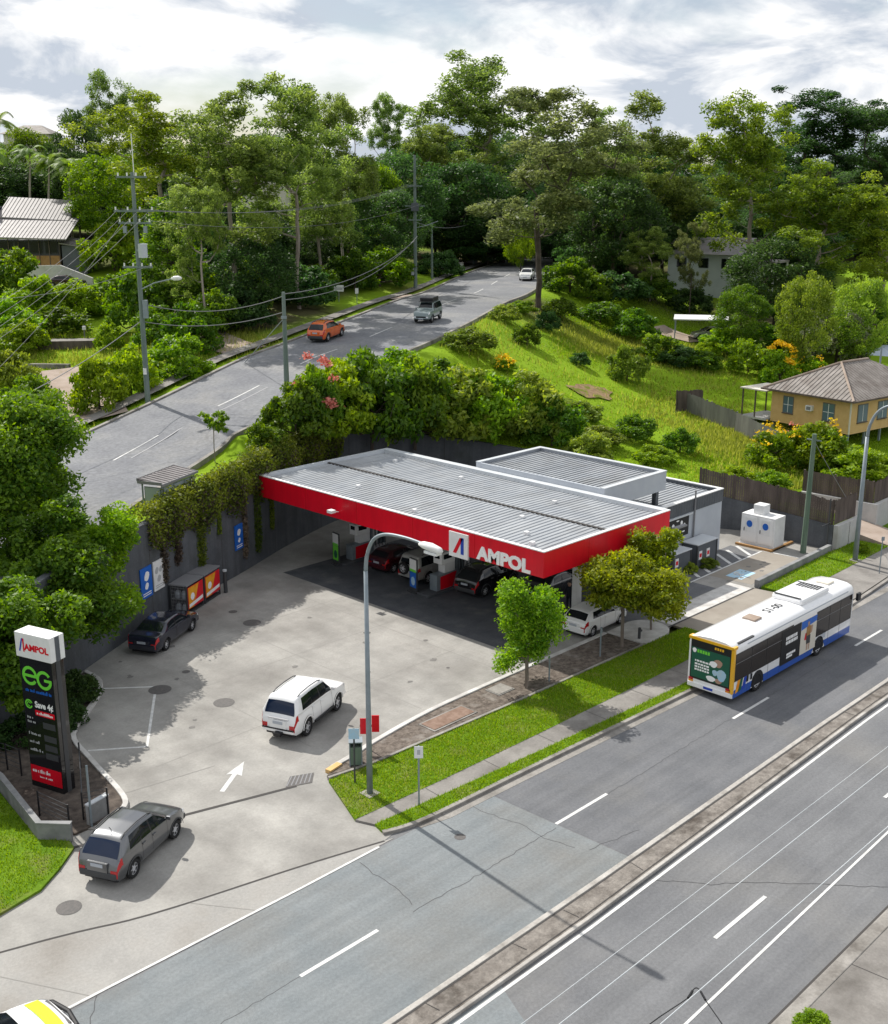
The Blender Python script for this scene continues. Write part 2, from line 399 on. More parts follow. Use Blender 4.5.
def copy_tree(o, parent=None):
    c = o.copy(); C.objects.link(c)
    if parent is not None: c.parent = parent
    for ch in o.children: copy_tree(ch, c)
    return c
def box(name, m, parent, x0, x1, y0, y1, z0, z1, bevel=0.0):
    return MB().box(x0, x1, y0, y1, z0, z1).build(name, m, parent, bevel=bevel)
def sheet(name, m, poly, z, parent=None):
    mb = MB(); mb.face([(p[0], p[1], z) for p in poly])
    return mb.build(name, m, parent)
def strip(pts, w0, w1=None, z=0.0):          # ribbon along a plan polyline, offsets w0 (left +) .. w1
    if w1 is None: w0, w1 = -w0 / 2, w0 / 2
    a, b = [], []
    for i, p in enumerate(pts):
        q, o = pts[min(i + 1, len(pts) - 1)], pts[max(i - 1, 0)]
        dx, dy = q[0] - o[0], q[1] - o[1]; l = math.hypot(dx, dy) or 1
        nx, ny = -dy / l, dx / l
        zz = z + (p[2] if len(p) > 2 else 0)
        a.append((p[0] + nx * w0, p[1] + ny * w0, zz)); b.append((p[0] + nx * w1, p[1] + ny * w1, zz))
    return b, a
def ribbon(name, m, pts, w0, w1=None, z=0.0, parent=None):
    a, b = strip(pts, w0, w1, z)
    return MB().grid([b, a]).build(name, m, parent)
def raised(name, m, pts, w0, w1, z0, z1, parent=None, bevel=0.0):   # solid kerb-like bar along a plan polyline
    a, b = strip(pts, w0, w1, 0)
    mb = MB(); n = len(a)
    low = [[(p[0], p[1], (q[2] if len(q) > 2 else 0) + z0) for p, q in zip(s, pts)] for s in (a, b)]
    top = [[(p[0], p[1], (q[2] if len(q) > 2 else 0) + z1) for p, q in zip(s, pts)] for s in (a, b)]
    mb.grid([low[0], top[0], top[1], low[1]])
    for i in (0, n - 1): mb.face([low[0][i], top[0][i], top[1][i], low[1][i]])
    return mb.build(name, m, parent, bevel=bevel)
def smooth_line(pts, n=8):
    pts = [Vector((p[0], p[1], p[2] if len(p) > 2 else 0)) for p in pts]
    out = []
    for i in range(len(pts) - 1):
        p0, p1, p2, p3 = pts[max(i - 1, 0)], pts[i], pts[i + 1], pts[min(i + 2, len(pts) - 1)]
        for k in range(n):
            t = k / n
            out.append(0.5 * ((2 * p1) + (p2 - p0) * t + (2 * p0 - 5 * p1 + 4 * p2 - p3) * t * t + (3 * p1 - p0 - 3 * p2 + p3) * t ** 3))
    out.append(pts[-1])
    return [tuple(p) for p in out]
def text(name, body, m, size, parent, mtx, bold=0.0, sx=1.0, depth=0.01, align='CENTER', shear=0.0):
    cu = bpy.data.curves.new(name, 'FONT')
    cu.body = body; cu.size = size; cu.align_x = align; cu.align_y = 'CENTER'
    cu.offset = bold; cu.extrude = depth; cu.shear = shear; cu.resolution_u = 3
    tmp = bpy.data.objects.new(name, cu)
    me = bpy.data.meshes.new_from_object(tmp)
    bpy.data.objects.remove(tmp)
    me.transform(mtx @ Matrix.Diagonal((sx, 1, 1, 1)))
    me.materials.clear(); me.materials.append(M[m])
    return link(name, me, parent)
def face_mtx(loc, right, up):                # text frame: x along right, y along up
    r, u = Vector(right).normalized(), Vector(up).normalized()
    n = r.cross(u)
    return Matrix(((r.x, u.x, n.x, loc[0]), (r.y, u.y, n.y, loc[1]), (r.z, u.z, n.z, loc[2]), (0, 0, 0, 1)))
rnd = random.Random(5)
# ---------------------------------------------------------------- terrain
WALL = [(-40, 5, 4.5), (-30, 9.0, 5.2), (-23.2, 12.2, 5.5), (-17.4, 15.75, 5.7), (-9.5, 20, 5.75), (-3.1, 22.6, 6.05), (3, 25.4, 6.4), (8.7, 27.6, 6.4),
        (12, 28.2, 6.2), (16, 28.0, 5.6), (20.5, 25.5, 4.8), (24, 20, 4.0), (26, 13, 3.3), (27.2, 8, 2.6), (28.5, 5, 2.1), (28.5, -1.7, 1.7)]
RL = [(-60, 505, 5.35), (80, 437, 6.45), (160, 400, 7.9), (240, 361, 9.5), (290, 342, 10.3), (345, 321, 11), (397, 301, 11.5), (429, 291, 11.8), (467, 274, 12.2), (492, 265, 12.4), (511, 258, 12.6), (539, 249, 12.9)]
_rl = [P(u, v, z) for u, v, z in RL]
_rl = [Vector((-44, 14.5, 3.6))] + _rl + [Vector((165, 122, 13.4)), Vector((230, 140, 14.5))]
RLs = [Vector(p) for p in smooth_line(_rl, 8)]
RRs, RCs = [], []
for i, p in enumerate(RLs):
    d = (RLs[min(i + 2, len(RLs) - 1)] - RLs[max(i - 2, 0)]); d.z = 0; d.normalize()
    w = 11.3 + 0.9 * min(1, max(0, (p.x - 0) / 25))
    RRs.append(p + Vector((d.y, -d.x, 0)) * w)
    RCs.append(p + Vector((d.y, -d.x, 0)) * w / 2)
RC = np.array([tuple(p) for p in RCs])
ctrl = [tuple(p) for p in RLs[::5]] + [tuple(p) for p in RRs[::5]] + [(a, b, z) for a, b, z in WALL]
for u, v, z in [(620, 350, 6.6), (640, 410, 4.6), (600, 430, 4.4), (700, 400, 4.3), (720, 370, 5.2), (560, 400, 6.3), (545, 360, 8.2), (520, 330, 10), (560, 300, 10.8), (600, 320, 8.8), (650, 330, 7.4), (690, 345, 6.6),
                (760, 390, 4.3), (700, 445, 3.2), (760, 470, 2.4), (800, 440, 2.7), (860, 450, 2.5), (888, 455, 2.3), (860, 370, 5.0), (690, 300, 9.2), (705, 280, 11.5), (620, 290, 11.4), (800, 340, 6.6), (880, 300, 9.5),
                (148, 402, 7.3), (100, 380, 7.7), (75, 400, 7.1), (20, 350, 9.2), (90, 345, 9.4), (70, 290, 11.7), (130, 300, 11.6), (200, 340, 10.2), (0, 300, 11.5), (40, 440, 6.4), (260, 300, 12.2), (330, 285, 12.6), (400, 275, 12.8)]:
    p = P(u, v, z); ctrl.append((p.x, p.y, z))
for u, d, z in [(100, 185, 16), (0, 165, 13), (0, 260, 22), (300, 260, 20), (444, 320, 19), (600, 260, 18), (750, 205, 16), (880, 185, 13), (880, 320, 20), (200, 165, 14.5), (300, 160, 14), (400, 190, 14), (-150, 160, 12), (-150, 90, 7), (1050, 150, 5), (1050, 300, 14)]:
    a, b = ground_at(u, d); ctrl.append((a, b, z))
ctrl += [(60, -1.2, 2.2), (90, -1, 2.2), (36, 0, 1.9), (36, 6, 2.0), (31, 3, 1.8)]
ctrl = np.array(ctrl)
def _phi(r2): return np.where(r2 > 1e-9, r2 * np.log(r2 + 1e-12) * 0.5, 0)
_X = ctrl[:, :2] / 50.0
_n = len(_X)
_K = _phi(((_X[:, None] - _X[None]) ** 2).sum(-1)) + np.eye(_n) * 2e-3
_Pm = np.hstack([np.ones((_n, 1)), _X])
_A = np.block([[_K, _Pm], [_Pm.T, np.zeros((3, 3))]])
_sol = np.linalg.solve(_A, np.concatenate([ctrl[:, 2], np.zeros(3)]))
def terrain(ab):
    ab = np.atleast_2d(np.array(ab, float))
    q = ab / 50.0
    z = _phi(((q[:, None] - _X[None]) ** 2).sum(-1)) @ _sol[:_n] + _sol[_n] + q @ _sol[_n + 1:]
    z = np.clip(z, 0.6, 26)
    d2 = ((ab[:, None, :] - RC[None, :, :2]) ** 2).sum(-1)
    i = d2.argmin(1); d = np.sqrt(d2[np.arange(len(ab)), i])
    t = np.clip((d - 6.7) / 4.0, 0, 1); t = t * t * (3 - 2 * t)
    return (RC[i, 2] - 0.12) * (1 - t) + z * t
def tz(a, b): return float(terrain([(a, b)])[0])
def on_hill(u, v):                          # where a sight line meets the hillside
    lo, hi = 40.0, 330.0; ts = np.linspace(lo, hi, 900)
    d = sight(u, v)
    a, b, z = CAMX + d[0] * ts / d[4], CAMY + d[1] * ts / d[4], CH + d[2] * ts / d[4]
    g = terrain(np.stack([a, b], 1)); hit = np.nonzero(z <= g)[0]
    k = hit[0] if len(hit) else -1
    return Vector((a[k], b[k], g[k]))
inner = []
for i in range(len(WALL) - 1):
    p, q = WALL[i], WALL[i + 1]
    k = max(2, int(math.hypot(q[0] - p[0], q[1] - p[1]) / 0.8))
    for j in range(k): inner.append([p[m] + (q[m] - p[m]) * j / k for m in range(3)])
inner.append(list(WALL[-1]))
inner = smooth_line(inner, 1) if False else inner
dirs = [R(150 - 58 * i / (len(inner) - 1)) for i in range(len(inner))]
for x in np.linspace(29.0, 31.6, 5): inner.append([x, -1.7, 1.7]); dirs.append(R(91))
inner.append([31.62, 4.0, 1.7]); dirs.append(R(90.5))
for x in np.linspace(32.3, 34.7, 4): inner.append([x, 4.0, 1.75]); dirs.append(R(90.3))
inner.append([34.78, 4.0, 1.8]); dirs.append(R(90)); inner.append([34.8, -1.5, 1.9]); dirs.append(R(90))
for i, x in enumerate(np.linspace(35.6, 110, 70)): inner.append([x, -1.5, 2.0]); dirs.append(R(89.5 - 75 * (i / 69)))
tl = [0.0, 0.4, 0.9]
while tl[-1] < 330: tl.append(tl[-1] + min(9, 0.7 + tl[-1] * 0.02))
ii = np.array(inner); dd = np.array(dirs)
rows = []
for t in tl:
    ab = np.stack([ii[:, 0] + np.cos(dd) * t, ii[:, 1] + np.sin(dd) * t], 1)
    z = terrain(ab)
    k = min(1, t / 2.5)
    z = ii[:, 2] * (1 - k) + z * k - (0.15 if t == 0 else 0.1)
    rows.append([(a, b, c) for (a, b), c in zip(ab, z)])
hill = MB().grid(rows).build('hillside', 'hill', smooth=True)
struct(hill)

# ---------------------------------------------------------------- lower ground, main road, forecourt
struct(sheet('ground', 'ground', [(-600, -600), (900, -600), (900, 900), (-600, 900)], -0.35))
road = struct(sheet('main_road', 'asphalt', [(-160, -22.0), (220, -22.0), (220, -5.5), (-160, -5.5)], 0.0))
sheet('asphalt_patch', 'asphalt_pale', [(-60, -13.9), (-11.75, -13.9), (-11.95, -7.0), (-60, -7.0)], 0.004, road)
sheet('asphalt_patch', 'asphalt_dark', [(-11.7, -13.9), (60, -13.9), (60, -7.2), (-11.9, -7.0)], 0.004, road)
sheet('asphalt_patch', 'asphalt_pale', [(-60, -21.9), (-23.2, -21.9), (-20.2, -15.2), (-60, -15.2)], 0.004, road)
for bline, starts in ((-10.56, [-48.9, -36.5, -24.17, -11.83, 0.91, 13.2, 25.6, 38]), (-18.6, [-39, -26.3, -13.69, -1.18, 11.2, 23.6])):
    for a in starts: sheet('lane_marking', 'paint_white', [(a, bline - 0.07), (a + 3.2, bline - 0.07), (a + 3.2, bline + 0.07), (a, bline + 0.07)], 0.009, road)
ribbon('lane_marking', 'paint_white', [(-60, -15.42), (-16, -15.42), (5, -14.98), (60, -14.7)], 0.12, z=0.009, parent=road)
ribbon('lane_marking', 'paint_white', [(-60, -20.6), (-17.7, -20.13), (-3.5, -19.8), (40, -19.2)], 0.09, z=0.009, parent=road)
ribbon('lane_marking', 'paint_worn', [(-60, -6.8), (-30.2, -6.82), (-21.3, -6.95), (-17.6, -6.95)], 0.1, z=0.02, parent=road)
def crack(pts, w=0.035, par=road, z=0.0085):
    out = []
    for i in range(len(pts) - 1):
        (x0, y0), (x1, y1) = pts[i], pts[i + 1]
        n = max(2, int(math.hypot(x1 - x0, y1 - y0) / 0.25))
        for k in range(n):
            t = k / n; out.append((x0 + (x1 - x0) * t + rnd.uniform(-.05, .05), y0 + (y1 - y0) * t + rnd.uniform(-.05, .05)))
    out.append(pts[-1])
    ribbon('crack', 'crack', out, w * .8, z=z, parent=par)
crack([tuple(P(u, v).xy) for u, v in [(360, 863), (378, 877), (400, 890), (412, 905)]])
crack([tuple(P(u, v).xy) for u, v in [(470, 806), (500, 818), (520, 824), (545, 838), (575, 848)]], 0.03)
crack([tuple(P(u, v).xy) for u, v in [(588, 850), (600, 845), (640, 830)]], 0.03)
crack([tuple(P(u, v).xy) for u, v in [(413, 912), (470, 880), (556, 828)]], 0.03)
crack([tuple(P(u, v).xy) for u, v in [(90, 1024), (97, 995), (101, 980)]], 0.03)
crack([(-40, -10.6), (-24.2, -10.56)], 0.02)
crack([(-8.6, -10.6), (0.9, -10.5)], 0.025); crack([(4.1, -10.5), (13.1, -10.5)], 0.025)
crack([tuple(P(u, v).xy) for u, v in [(650, 880), (710, 884), (760, 882), (888, 887)]], 0.025)
sheet('manhole_cover', 'iron', [(P(460, 837).x + .22 * math.cos(t), P(460, 837).y + .22 * math.sin(t)) for t in np.linspace(0, 2 * PI, 16)[:-1]], 0.011, road)

# median: two concrete kerbs round a dirty brick infill
med = thing('median_strip', 'low dirty concrete median strip dividing the two carriageways of the main road', 'median')
ml = [(-60, -14.05), (-24, -13.99), (-14, -13.95), (3, -13.72), (10, -13.7), (60, -13.6)]
mr_ = [(-60, -15.22), (-22, -15.22), (-16, -15.2), (5, -14.72), (8, -14.7), (60, -14.55)]
raised('kerb', 'kerb_pale', ml, -0.2, 0.0, -0.05, 0.13, med, 0.02)
raised('kerb', 'kerb_pale', mr_, 0.0, 0.14, -0.05, 0.12, med, 0.02)
mb = MB(); mb.grid([[(p[0], p[1] + 0.1, 0.085) for p in mr_], [(p[0], p[1] - 0.1, 0.105) for p in ml]]); mb.build('infill', 'median_fill', med)
ribbon('joint', 'seam', [(x, y - 0.24) for x, y in ml], 0.05, z=0.108, parent=med)
ribbon('joint', 'seam', [(x, y + 0.24) for x, y in mr_], 0.04, z=0.1, parent=med)
for k in range(40):
    a = -28 + k * 1.07 + rnd.uniform(-.3, .3); bb = -14.45 + (a + 10) * 0.02 * (a > -16)
    if rnd.random() < 0.2: ribbon('joint', 'seam', [(a, bb - .3), (a + rnd.uniform(-.1, .1), bb + .3)], 0.025, z=0.11, parent=med)

# forecourt
fore = struct(sheet('forecourt', 'concrete', [(-45, -3.5), (-30, -2.9), (-25.7, -4.55), (-20.4, -5.9), (-17.3, -6.8), (-15, -6.3), (9, -2.0), (17.6, -2.0), (29, -1.9), (29, 6), (27.5, 14), (24, 22), (20, 27), (14, 29.5), (8, 28), (-17.4, 16.5), (-24, 13.5), (-45, 4)], 0.012))
drive = struct(sheet('driveway', 'concrete_drive', [(-70, -6.9), (-16.8, -6.9), (-17.3, -6.75), (-20.4, -5.86), (-25.7, -4.5), (-30, -2.86), (-45, 1), (-70, 2)], 0.014))
ribbon('gutter_line', 'seam', smooth_line([(-60, 6), (-45, 1.6), (-30.08, -2.92), (-25.7, -4.56), (-20.44, -5.89), (-17.2, -6.8)], 6), 0.09, z=0.02, parent=drive)
sheet('driveway_joint', 'seam_light', [(-31.5, -2.4), (-31.46, -2.4), (-29.1, -6.8), (-29.14, -6.8)], 0.019, drive)
sheet('driveway_joint', 'seam_light', [(-24.4, -5.0), (-24.36, -5.0), (-23.1, -6.85), (-23.14, -6.85)], 0.019, drive)
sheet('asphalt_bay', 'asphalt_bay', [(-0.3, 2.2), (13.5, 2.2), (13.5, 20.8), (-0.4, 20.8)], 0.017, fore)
sheet('asphalt_drive', 'asphalt_dark', [(8.8, -0.35), (16.1, -0.35), (16.1, 1.3), (24.5, 1.5), (24.5, 3.7), (13.5, 3.7), (13.5, 2.2), (7.4, 2.2), (7.6, 0.2)], 0.0172, fore)
ribbon('drain', 'seam', [(-26, 1.1), (-21.25, 0.02), (-16.9, -1.25)], 0.16, z=0.02, parent=fore)
for x0, x1, bb, w in ((-20, -2, 4.2, .03), (-17, 0, 9.6, .03), (-16, 0, 14.6, .03)): ribbon('slab_joint', 'seam_light', [(x0, bb), (x1, bb)], w, z=0.0165, parent=fore)
for x, y0, y1 in ((-14.3, 1, 16.5), (-8.3, 0.3, 18.5), (-2.4, 0.3, 21)): ribbon('slab_joint', 'seam_light', [(x, y0), (x, y1)], 0.03, z=0.0168, parent=fore)
ribbon('slab_joint', 'seam_light', [tuple(P(120, 795).xy), tuple(P(215, 766).xy)], 0.04, z=0.018, parent=fore)
for (u, v, r) in ((224, 703, .5), (252, 623, .5), (160, 690, .55), (69, 908, .42), (233, 612, .25), (186, 672, .2), (367, 633, .2), (448, 668, .09)):
    c = P(u, v); lid = sheet('manhole_cover', 'iron', [(c.x + r * math.cos(t), c.y + r * math.sin(t)) for t in np.linspace(0, 2 * PI, 24)[:-1]], 0.024, fore)
sheet('grate', 'iron', [(-17.3, -1.05), (-16.3, -1.5), (-15.7, -0.9), (-16.6, -0.45)], 0.026, fore)
for k in range(6):
    t = k / 6; ribbon('grate_bar', 'midgrey', [(-17.2 + t * 1.0, -1.0 - t * .45), (-16.55 + t * .9, -0.5 - t * .42)], 0.05, z=0.03, parent=fore)
for pts in ([(100, 689), (156, 687), (147, 747), (88, 751)],):
    pl = [tuple(P(u, v).xy) for u, v in pts]
    for i in range(3): ribbon('bay_marking', 'paint_white', [pl[i], pl[i + 1]], 0.12, z=0.02, parent=fore)
p0, p1 = P(222, 792), P(244, 762); d = (p1 - p0).normalized(); n = Vector((-d.y, d.x, 0)); L_ = (p1 - p0).length
sheet('arrow_marking', 'paint_white', [tuple((p0 + d * s + n * t).xy) for s, t in ((0, -.1), (L_ - 1.1, -.1), (L_ - 1.2, -.34), (L_, 0), (L_ - 1.2, .34), (L_ - 1.1, .1), (0, .1))], 0.021, fore)
# parking bay, hatching and the blue symbol by the shop
for a0, b0, a1, b1, w in ((15.9, 1.36, 24.9, 1.5, .12), (24.9, 1.5, 25.2, -1.0, .12)): ribbon('bay_marking', 'paint_white', [(a0, b0), (a1, b1)], w, z=0.022, parent=fore)
sheet('bay_pad', 'concrete_brown', [(17.9, 1.28), (24.8, 1.42), (25.1, -1.2), (18.2, -1.55)], 0.019, fore)
for k in range(6):
    a = 17.2 + k * 1.25; ribbon('hatch_marking', 'paint_white', [(a, 1.55), (a + 1.2, 3.3)], 0.24, z=0.022, parent=fore)
sheet('blue_panel', 'paint_blue', [(18.6, 0.5), (20.4, 0.55), (20.4, -0.6), (18.6, -0.62)], 0.0225, fore)
mb = MB(); mb.tube([(19.5 + .3 * math.cos(t), 0.1 + .3 * math.sin(t), 0.024) for t in np.linspace(0.4, 5.2, 12)], 0.04, 4); mb.tube([(19.5, .35, .024), (19.45, 0, .024), (19.15, -.15, .024)], 0.05, 4)
mb.build('wheelchair_symbol', 'paint_white', fore)

# ---- verge along the main road: garden bed, turf, footpath, turf, kerb
VZ = 0.11
kerbf = raised('kerb_edging', 'kerb_white', smooth_line([(-15.0, -1.15), (-13.6, -0.95), (-12.4, -0.7), (-9, -0.25), (-6, -0.12), (0, -0.1), (5.2, -0.1)], 4), -0.18, 0.06, -0.02, 0.16, bevel=0.02)
struct(kerbf, 'pale painted kerb between the forecourt and the garden bed')
mb = MB(); mb.prism([(-15.6, -1.6), (-15.0, -1.3), (-13.6, -1.1), (-12.4, -0.86), (-9, -0.4), (-6, -0.27), (5.3, -0.25), (5.3, -2.4), (-4.2, -2.3), (-13.5, -2.0)], -0.1, 0.10)
bed = struct(mb.build('garden_bed', 'mulch'))
edging = struct(raised('garden_edging', 'kerb', [(-15.7, -1.75), (-13.5, -2.1), (-4.2, -2.42), (5.4, -2.55)], -0.14, 0.0, -0.02, 0.17), 'thin concrete edging between mulch bed and turf')
nib = MB(); arc = [(5.35, -0.15), (7.2, -0.1)] + [(7.3 + 1.25 * math.cos(t), -1.35 + 1.28 * math.sin(t)) for t in np.linspace(PI / 2, -PI / 2, 10)] + [(5.35, -2.62)]
nib.prism(arc, -0.1, 0.15); struct(nib.build('concrete_nib', 'kerb_white', bevel=0.03))
FU = [(-17.05, -5.0), (-12.66, -5.2), (-6.5, -5.33), (0.95, -5.43), (5.4, -5.4)]
FLo = [(-16.75, -5.78), (-13.21, -6.05), (-7.74, -6.4), (0.56, -6.85), (5.6, -7.0)]
KB = [(-16.9, -6.35), (-16.0, -6.65), (-14.3, -6.85), (-8.44, -7.05), (2.25, -7.5), (5.8, -7.55)]
mb = MB(); mb.prism([(-15.8, -1.95), (-13.5, -2.23), (-4.2, -2.55), (5.4, -2.68), (9.0, -2.75), (8.9, -5.35)] + FU[::-1], -0.1, VZ); turf1 = struct(mb.build('verge', 'turf'))
mb = MB(); mb.prism(FU + [(8.9, -5.35), (9.2, -7.1)] + FLo[::-1], -0.1, VZ - 0.012); fp = struct(mb.build('footpath', 'footpath'))
for a in (-13.5, -10.1, -6.7, -3.3, 0.1, 3.5): ribbon('footpath_joint', 'seam', [(a, -5.25 - .01 * (a + 13)), (a - .05, -6.02 - .06 * (a + 13))], 0.025, z=VZ - 0.004, parent=fp)
mb = MB(); mb.prism(FLo + [(5.8, -7.5)] + KB[::-1][1:], -0.1, VZ - 0.004); turf2 = struct(mb.build('verge', 'turf'))
struct(raised('kerb', 'kerb', smooth_line(KB + [(9.2, -7.4)], 4), -0.16, 0.05, -0.05, 0.13, bevel=0.02), 'concrete kerb along the main road below the verge')
struct(ribbon('gutter', 'kerb', [(-15.6, -6.9), (-14.3, -7.2), (-8.4, -7.4), (2.2, -7.85), (60, -7.85)], -0.2, 0.22, 0.0125), 'pale concrete gutter beside the kerb')
mb = MB(); mb.prism([(9.0, -2.02), (17.7, -2.02), (18.4, -7.6), (9.0, -7.6)], -0.1, 0.03); exd = struct(mb.build('exit_driveway', 'concrete_brown'))
ribbon('drain', 'seam', [(8.6, -2.0), (17.7, -2.0)], 0.14, z=0.034, parent=exd)
sheet('concrete_strip', 'kerb_white', [(9, -1.93), (17.6, -1.93), (17.6, -0.4), (9, -0.4)], 0.0178, fore)
# right-hand verge
mb = MB(); mb.prism([(18.0, -2.3), (28.2, -1.95), (31.5, -2.0), (31.5, -4.2), (22.0, -4.4), (18.2, -4.9)], -0.1, VZ); struct(mb.build('verge', 'turf'))
mb = MB(); mb.prism([(18.2, -4.92), (22.0, -4.42), (31.5, -4.22), (60, -3.2), (60, -6.9), (25.5, -6.9), (18.4, -7.4)], -0.1, VZ - 0.006); struct(mb.build('footpath', 'footpath'))
mb = MB(); mb.prism([(31.7, -4.18), (31.7, 4.0), (34.7, 4.0), (34.9, -4.1)], -0.1, [0.112, 1.5, 1.5, 0.112]); struct(mb.build('house_driveway', 'dirt_path'))
mb = MB(); mb.prism([(35, -1.6), (60, -1.6), (60, -3.2), (35, -4.05)], -0.1, VZ + 0.05); struct(mb.build('verge', 'turf'))
struct(raised('kerb', 'kerb', [(18.4, -7.55), (25.5, -7.05), (60, -7.0)], -0.16, 0.05, -0.05, 0.12, bevel=0.02), 'concrete kerb beyond the exit driveway')
# far side of the main road
mb = MB(); mb.prism([(-60, -22.3), (60, -22.1), (60, -30), (-60, -30)], -0.1, 0.12); fs = struct(mb.build('footpath', 'footpath'))
for a in range(-30, 20, 3): ribbon('footpath_joint', 'seam', [(a, -22.4), (a + .4, -28)], 0.03, z=0.126, parent=fs)
struct(raised('kerb', 'kerb', [(-60, -22.0), (-16, -21.95), (60, -21.8)], -0.45, 0.0, -0.05, 0.145, bevel=0.03), 'broad concrete kerb in the bottom corner')
ribbon('gutter_line', 'seam', [(-60, -21.98), (-16, -21.93), (60, -21.78)], -0.02, 0.12, 0.01, road)
# left verge round the price sign
mb = MB(); mb.prism([(-25.4, 1.3), (-25.5, 0.85), (-26.5, 0.0), (-27.6, -0.75), (-29.25, -1.1), (-31, -0.6), (-46, 2.4), (-46, 12), (-29, 10.6), (-25.5, 7.2), (-26.1, 2.6)], -0.1, VZ); struct(mb.build('verge', 'turf'))
mb = MB(); mb.face([(x, y, VZ + .006) for x, y in ((-29.0, 2.4), (-28.1, 3.0), (-27.6, 4.6), (-27.9, 6.2), (-28.9, 5.4), (-29.6, 3.7))]); struct(mb.build('bare_soil', 'dirt_path'))
mb = MB(); isl = smooth_line([(-17.2, 15.2), (-17.3, 13.6), (-18.6, 11.8), (-21.0, 9.4), (-21.7, 6.6), (-22.2, 3.6), (-22.6, 2.3), (-23.4, 1.8)], 4)
mb.prism([(p[0], p[1]) for p in isl] + [(-25.0, 1.7), (-25.95, 2.6), (-25.4, 7.1), (-28.5, 10.5)], -0.1, 0.10); struct(mb.build('sign_island', 'soil'))
struct(raised('kerb_edging', 'kerb_white', isl, -0.05, 0.17, -0.02, 0.17, bevel=0.02), 'pale kerb curving round the price sign island')

# ---------------------------------------------------------------- upper road
n_ = len(RLs)
rows = [[tuple(RLs[i].lerp(RRs[i], k / 6) + Vector((0, 0, 0.06 * math.sin(PI * k / 6)))) for i in range(n_)] for k in range(7)]
uroad = struct(MB().grid(rows[::-1]).build('upper_road', 'asphalt_old', smooth=True))
def along(line, off, dz): return [(p[0], p[1], p[2] + dz) for p in line]
struct(raised('kerb', 'kerb', [tuple(p) for p in RLs], 0.0, 0.3, -0.25, 0.12), 'kerb on the uphill side of the upper road')
struct(raised('kerb', 'kerb', [tuple(p) for p in RRs], -0.3, 0.0, -0.25, 0.12), 'kerb on the downhill side of the upper road')
def drape(name, m, pts, w, dz=0.06, kind=True):
    a, b = strip(smooth_line(pts, 6), w)
    rows = []
    for t in np.linspace(0, 1, 5):
        row = [(p[0] + (q[0] - p[0]) * t, p[1] + (q[1] - p[1]) * t) for p, q in zip(a, b)]
        z = terrain(row); rows.append([(r[0], r[1], zz + dz) for r, zz in zip(row, z)])
    o = MB().grid(rows[::-1]).build(name, m, smooth=True)
    return struct(o) if kind else o
a_, b_ = strip([tuple(p) for p in RLs], 1.6, 3.0)
struct(MB().grid([[(x, y, z + 0.07) for x, y, z in b_], [(x, y, z + 0.07) for x, y, z in a_]]).build('upper_footpath', 'footpath'))
# markings on the upper road: dashes of the centre line
clen = [0.0]
for i in range(1, n_): clen.append(clen[-1] + (RCs[i] - RCs[i - 1]).length)
def on_road(s, off=0.0):
    i = max(0, min(n_ - 2, next((k for k in range(n_ - 1) if clen[k + 1] >= s), n_ - 2)))
    t = (s - clen[i]) / (clen[i + 1] - clen[i]); p = RCs[i].lerp(RCs[i + 1], t)
    d = (RLs[min(i + 3, n_ - 1)] - RLs[max(i - 2, 0)]).normalized()
    return p + Vector((-d.y, d.x, 0)).normalized() * off, math.atan2(d.y, d.x), d
cm = P(135, 452, 7.0); s0 = min(range(n_), key=lambda i: (RCs[i].xy - cm.xy).length); s0 = clen[s0] + 4.0
for k in range(-3, 11):
    for off, m, ln in ((0.0, 'paint_white', 5.4),):
        q = [on_road(s0 + k * 11.5 - ln / 2 + ln * j / 5, off)[0] for j in range(6)]
        ribbon('lane_marking', m, [(p.x, p.y, p.z + 0.075) for p in q], 0.13, parent=uroad)
q = [on_road(s0 - 2 + j * 2, -0.9)[0] for j in range(9)]
ribbon('lane_marking', 'paint_faint', [(p.x, p.y, p.z + 0.07) for p in q], 0.1, parent=uroad)
# dirt paths and bare ground on the slopes
c1 = [on_hill(102, 421)] + [on_hill(u, v) for u, v in ( (88, 405), (68, 388), (60, 372))]
drape('dirt_driveway', 'dirt_path', [tuple(p.xy) for p in c1], 4.0, 0.2)
c2 = [on_hill(u, v) for u, v in ((250, 352), (225, 345), (195, 330), (150, 305), (120, 297), (85, 293))]
drape('dirt_driveway', 'dirt_path', [tuple(p.xy) for p in c2], 3.6, 0.09)
c3 = [on_hill(u, v) for u, v in ((568, 397), (585, 394), (600, 391), (616, 389))]
cc = on_hill(592, 393); ring = []
for k in range(22):
    t_ = 2 * PI * k / 22; rr = rnd.uniform(.65, 1.15); ring.append((cc.x + math.cos(t_) * 3.4 * rr, cc.y + math.sin(t_) * 1.5 * rr))
mb = MB(); zc_ = terrain(ring)
for k in range(22): mb.face([(cc.x, cc.y, cc.z + .03), (*ring[k], zc_[k] + .02), (*ring[(k + 1) % 22], zc_[(k + 1) % 22] + .02)])
struct(mb.build('bare_soil', 'soil_pale', smooth=True))
c4 = [on_hill(u, v) for u, v in ((395, 300), (420, 296), (440, 300))]
drape('bare_soil', 'dirt_path', [tuple(p.xy) for p in c4], 2.4)
c5 = [on_hill(u, v) for u, v in ((655, 328), (676, 336), (700, 342))]
drape('dirt_driveway', 'dirt_path', [tuple(p.xy) for p in c5], 3.0)

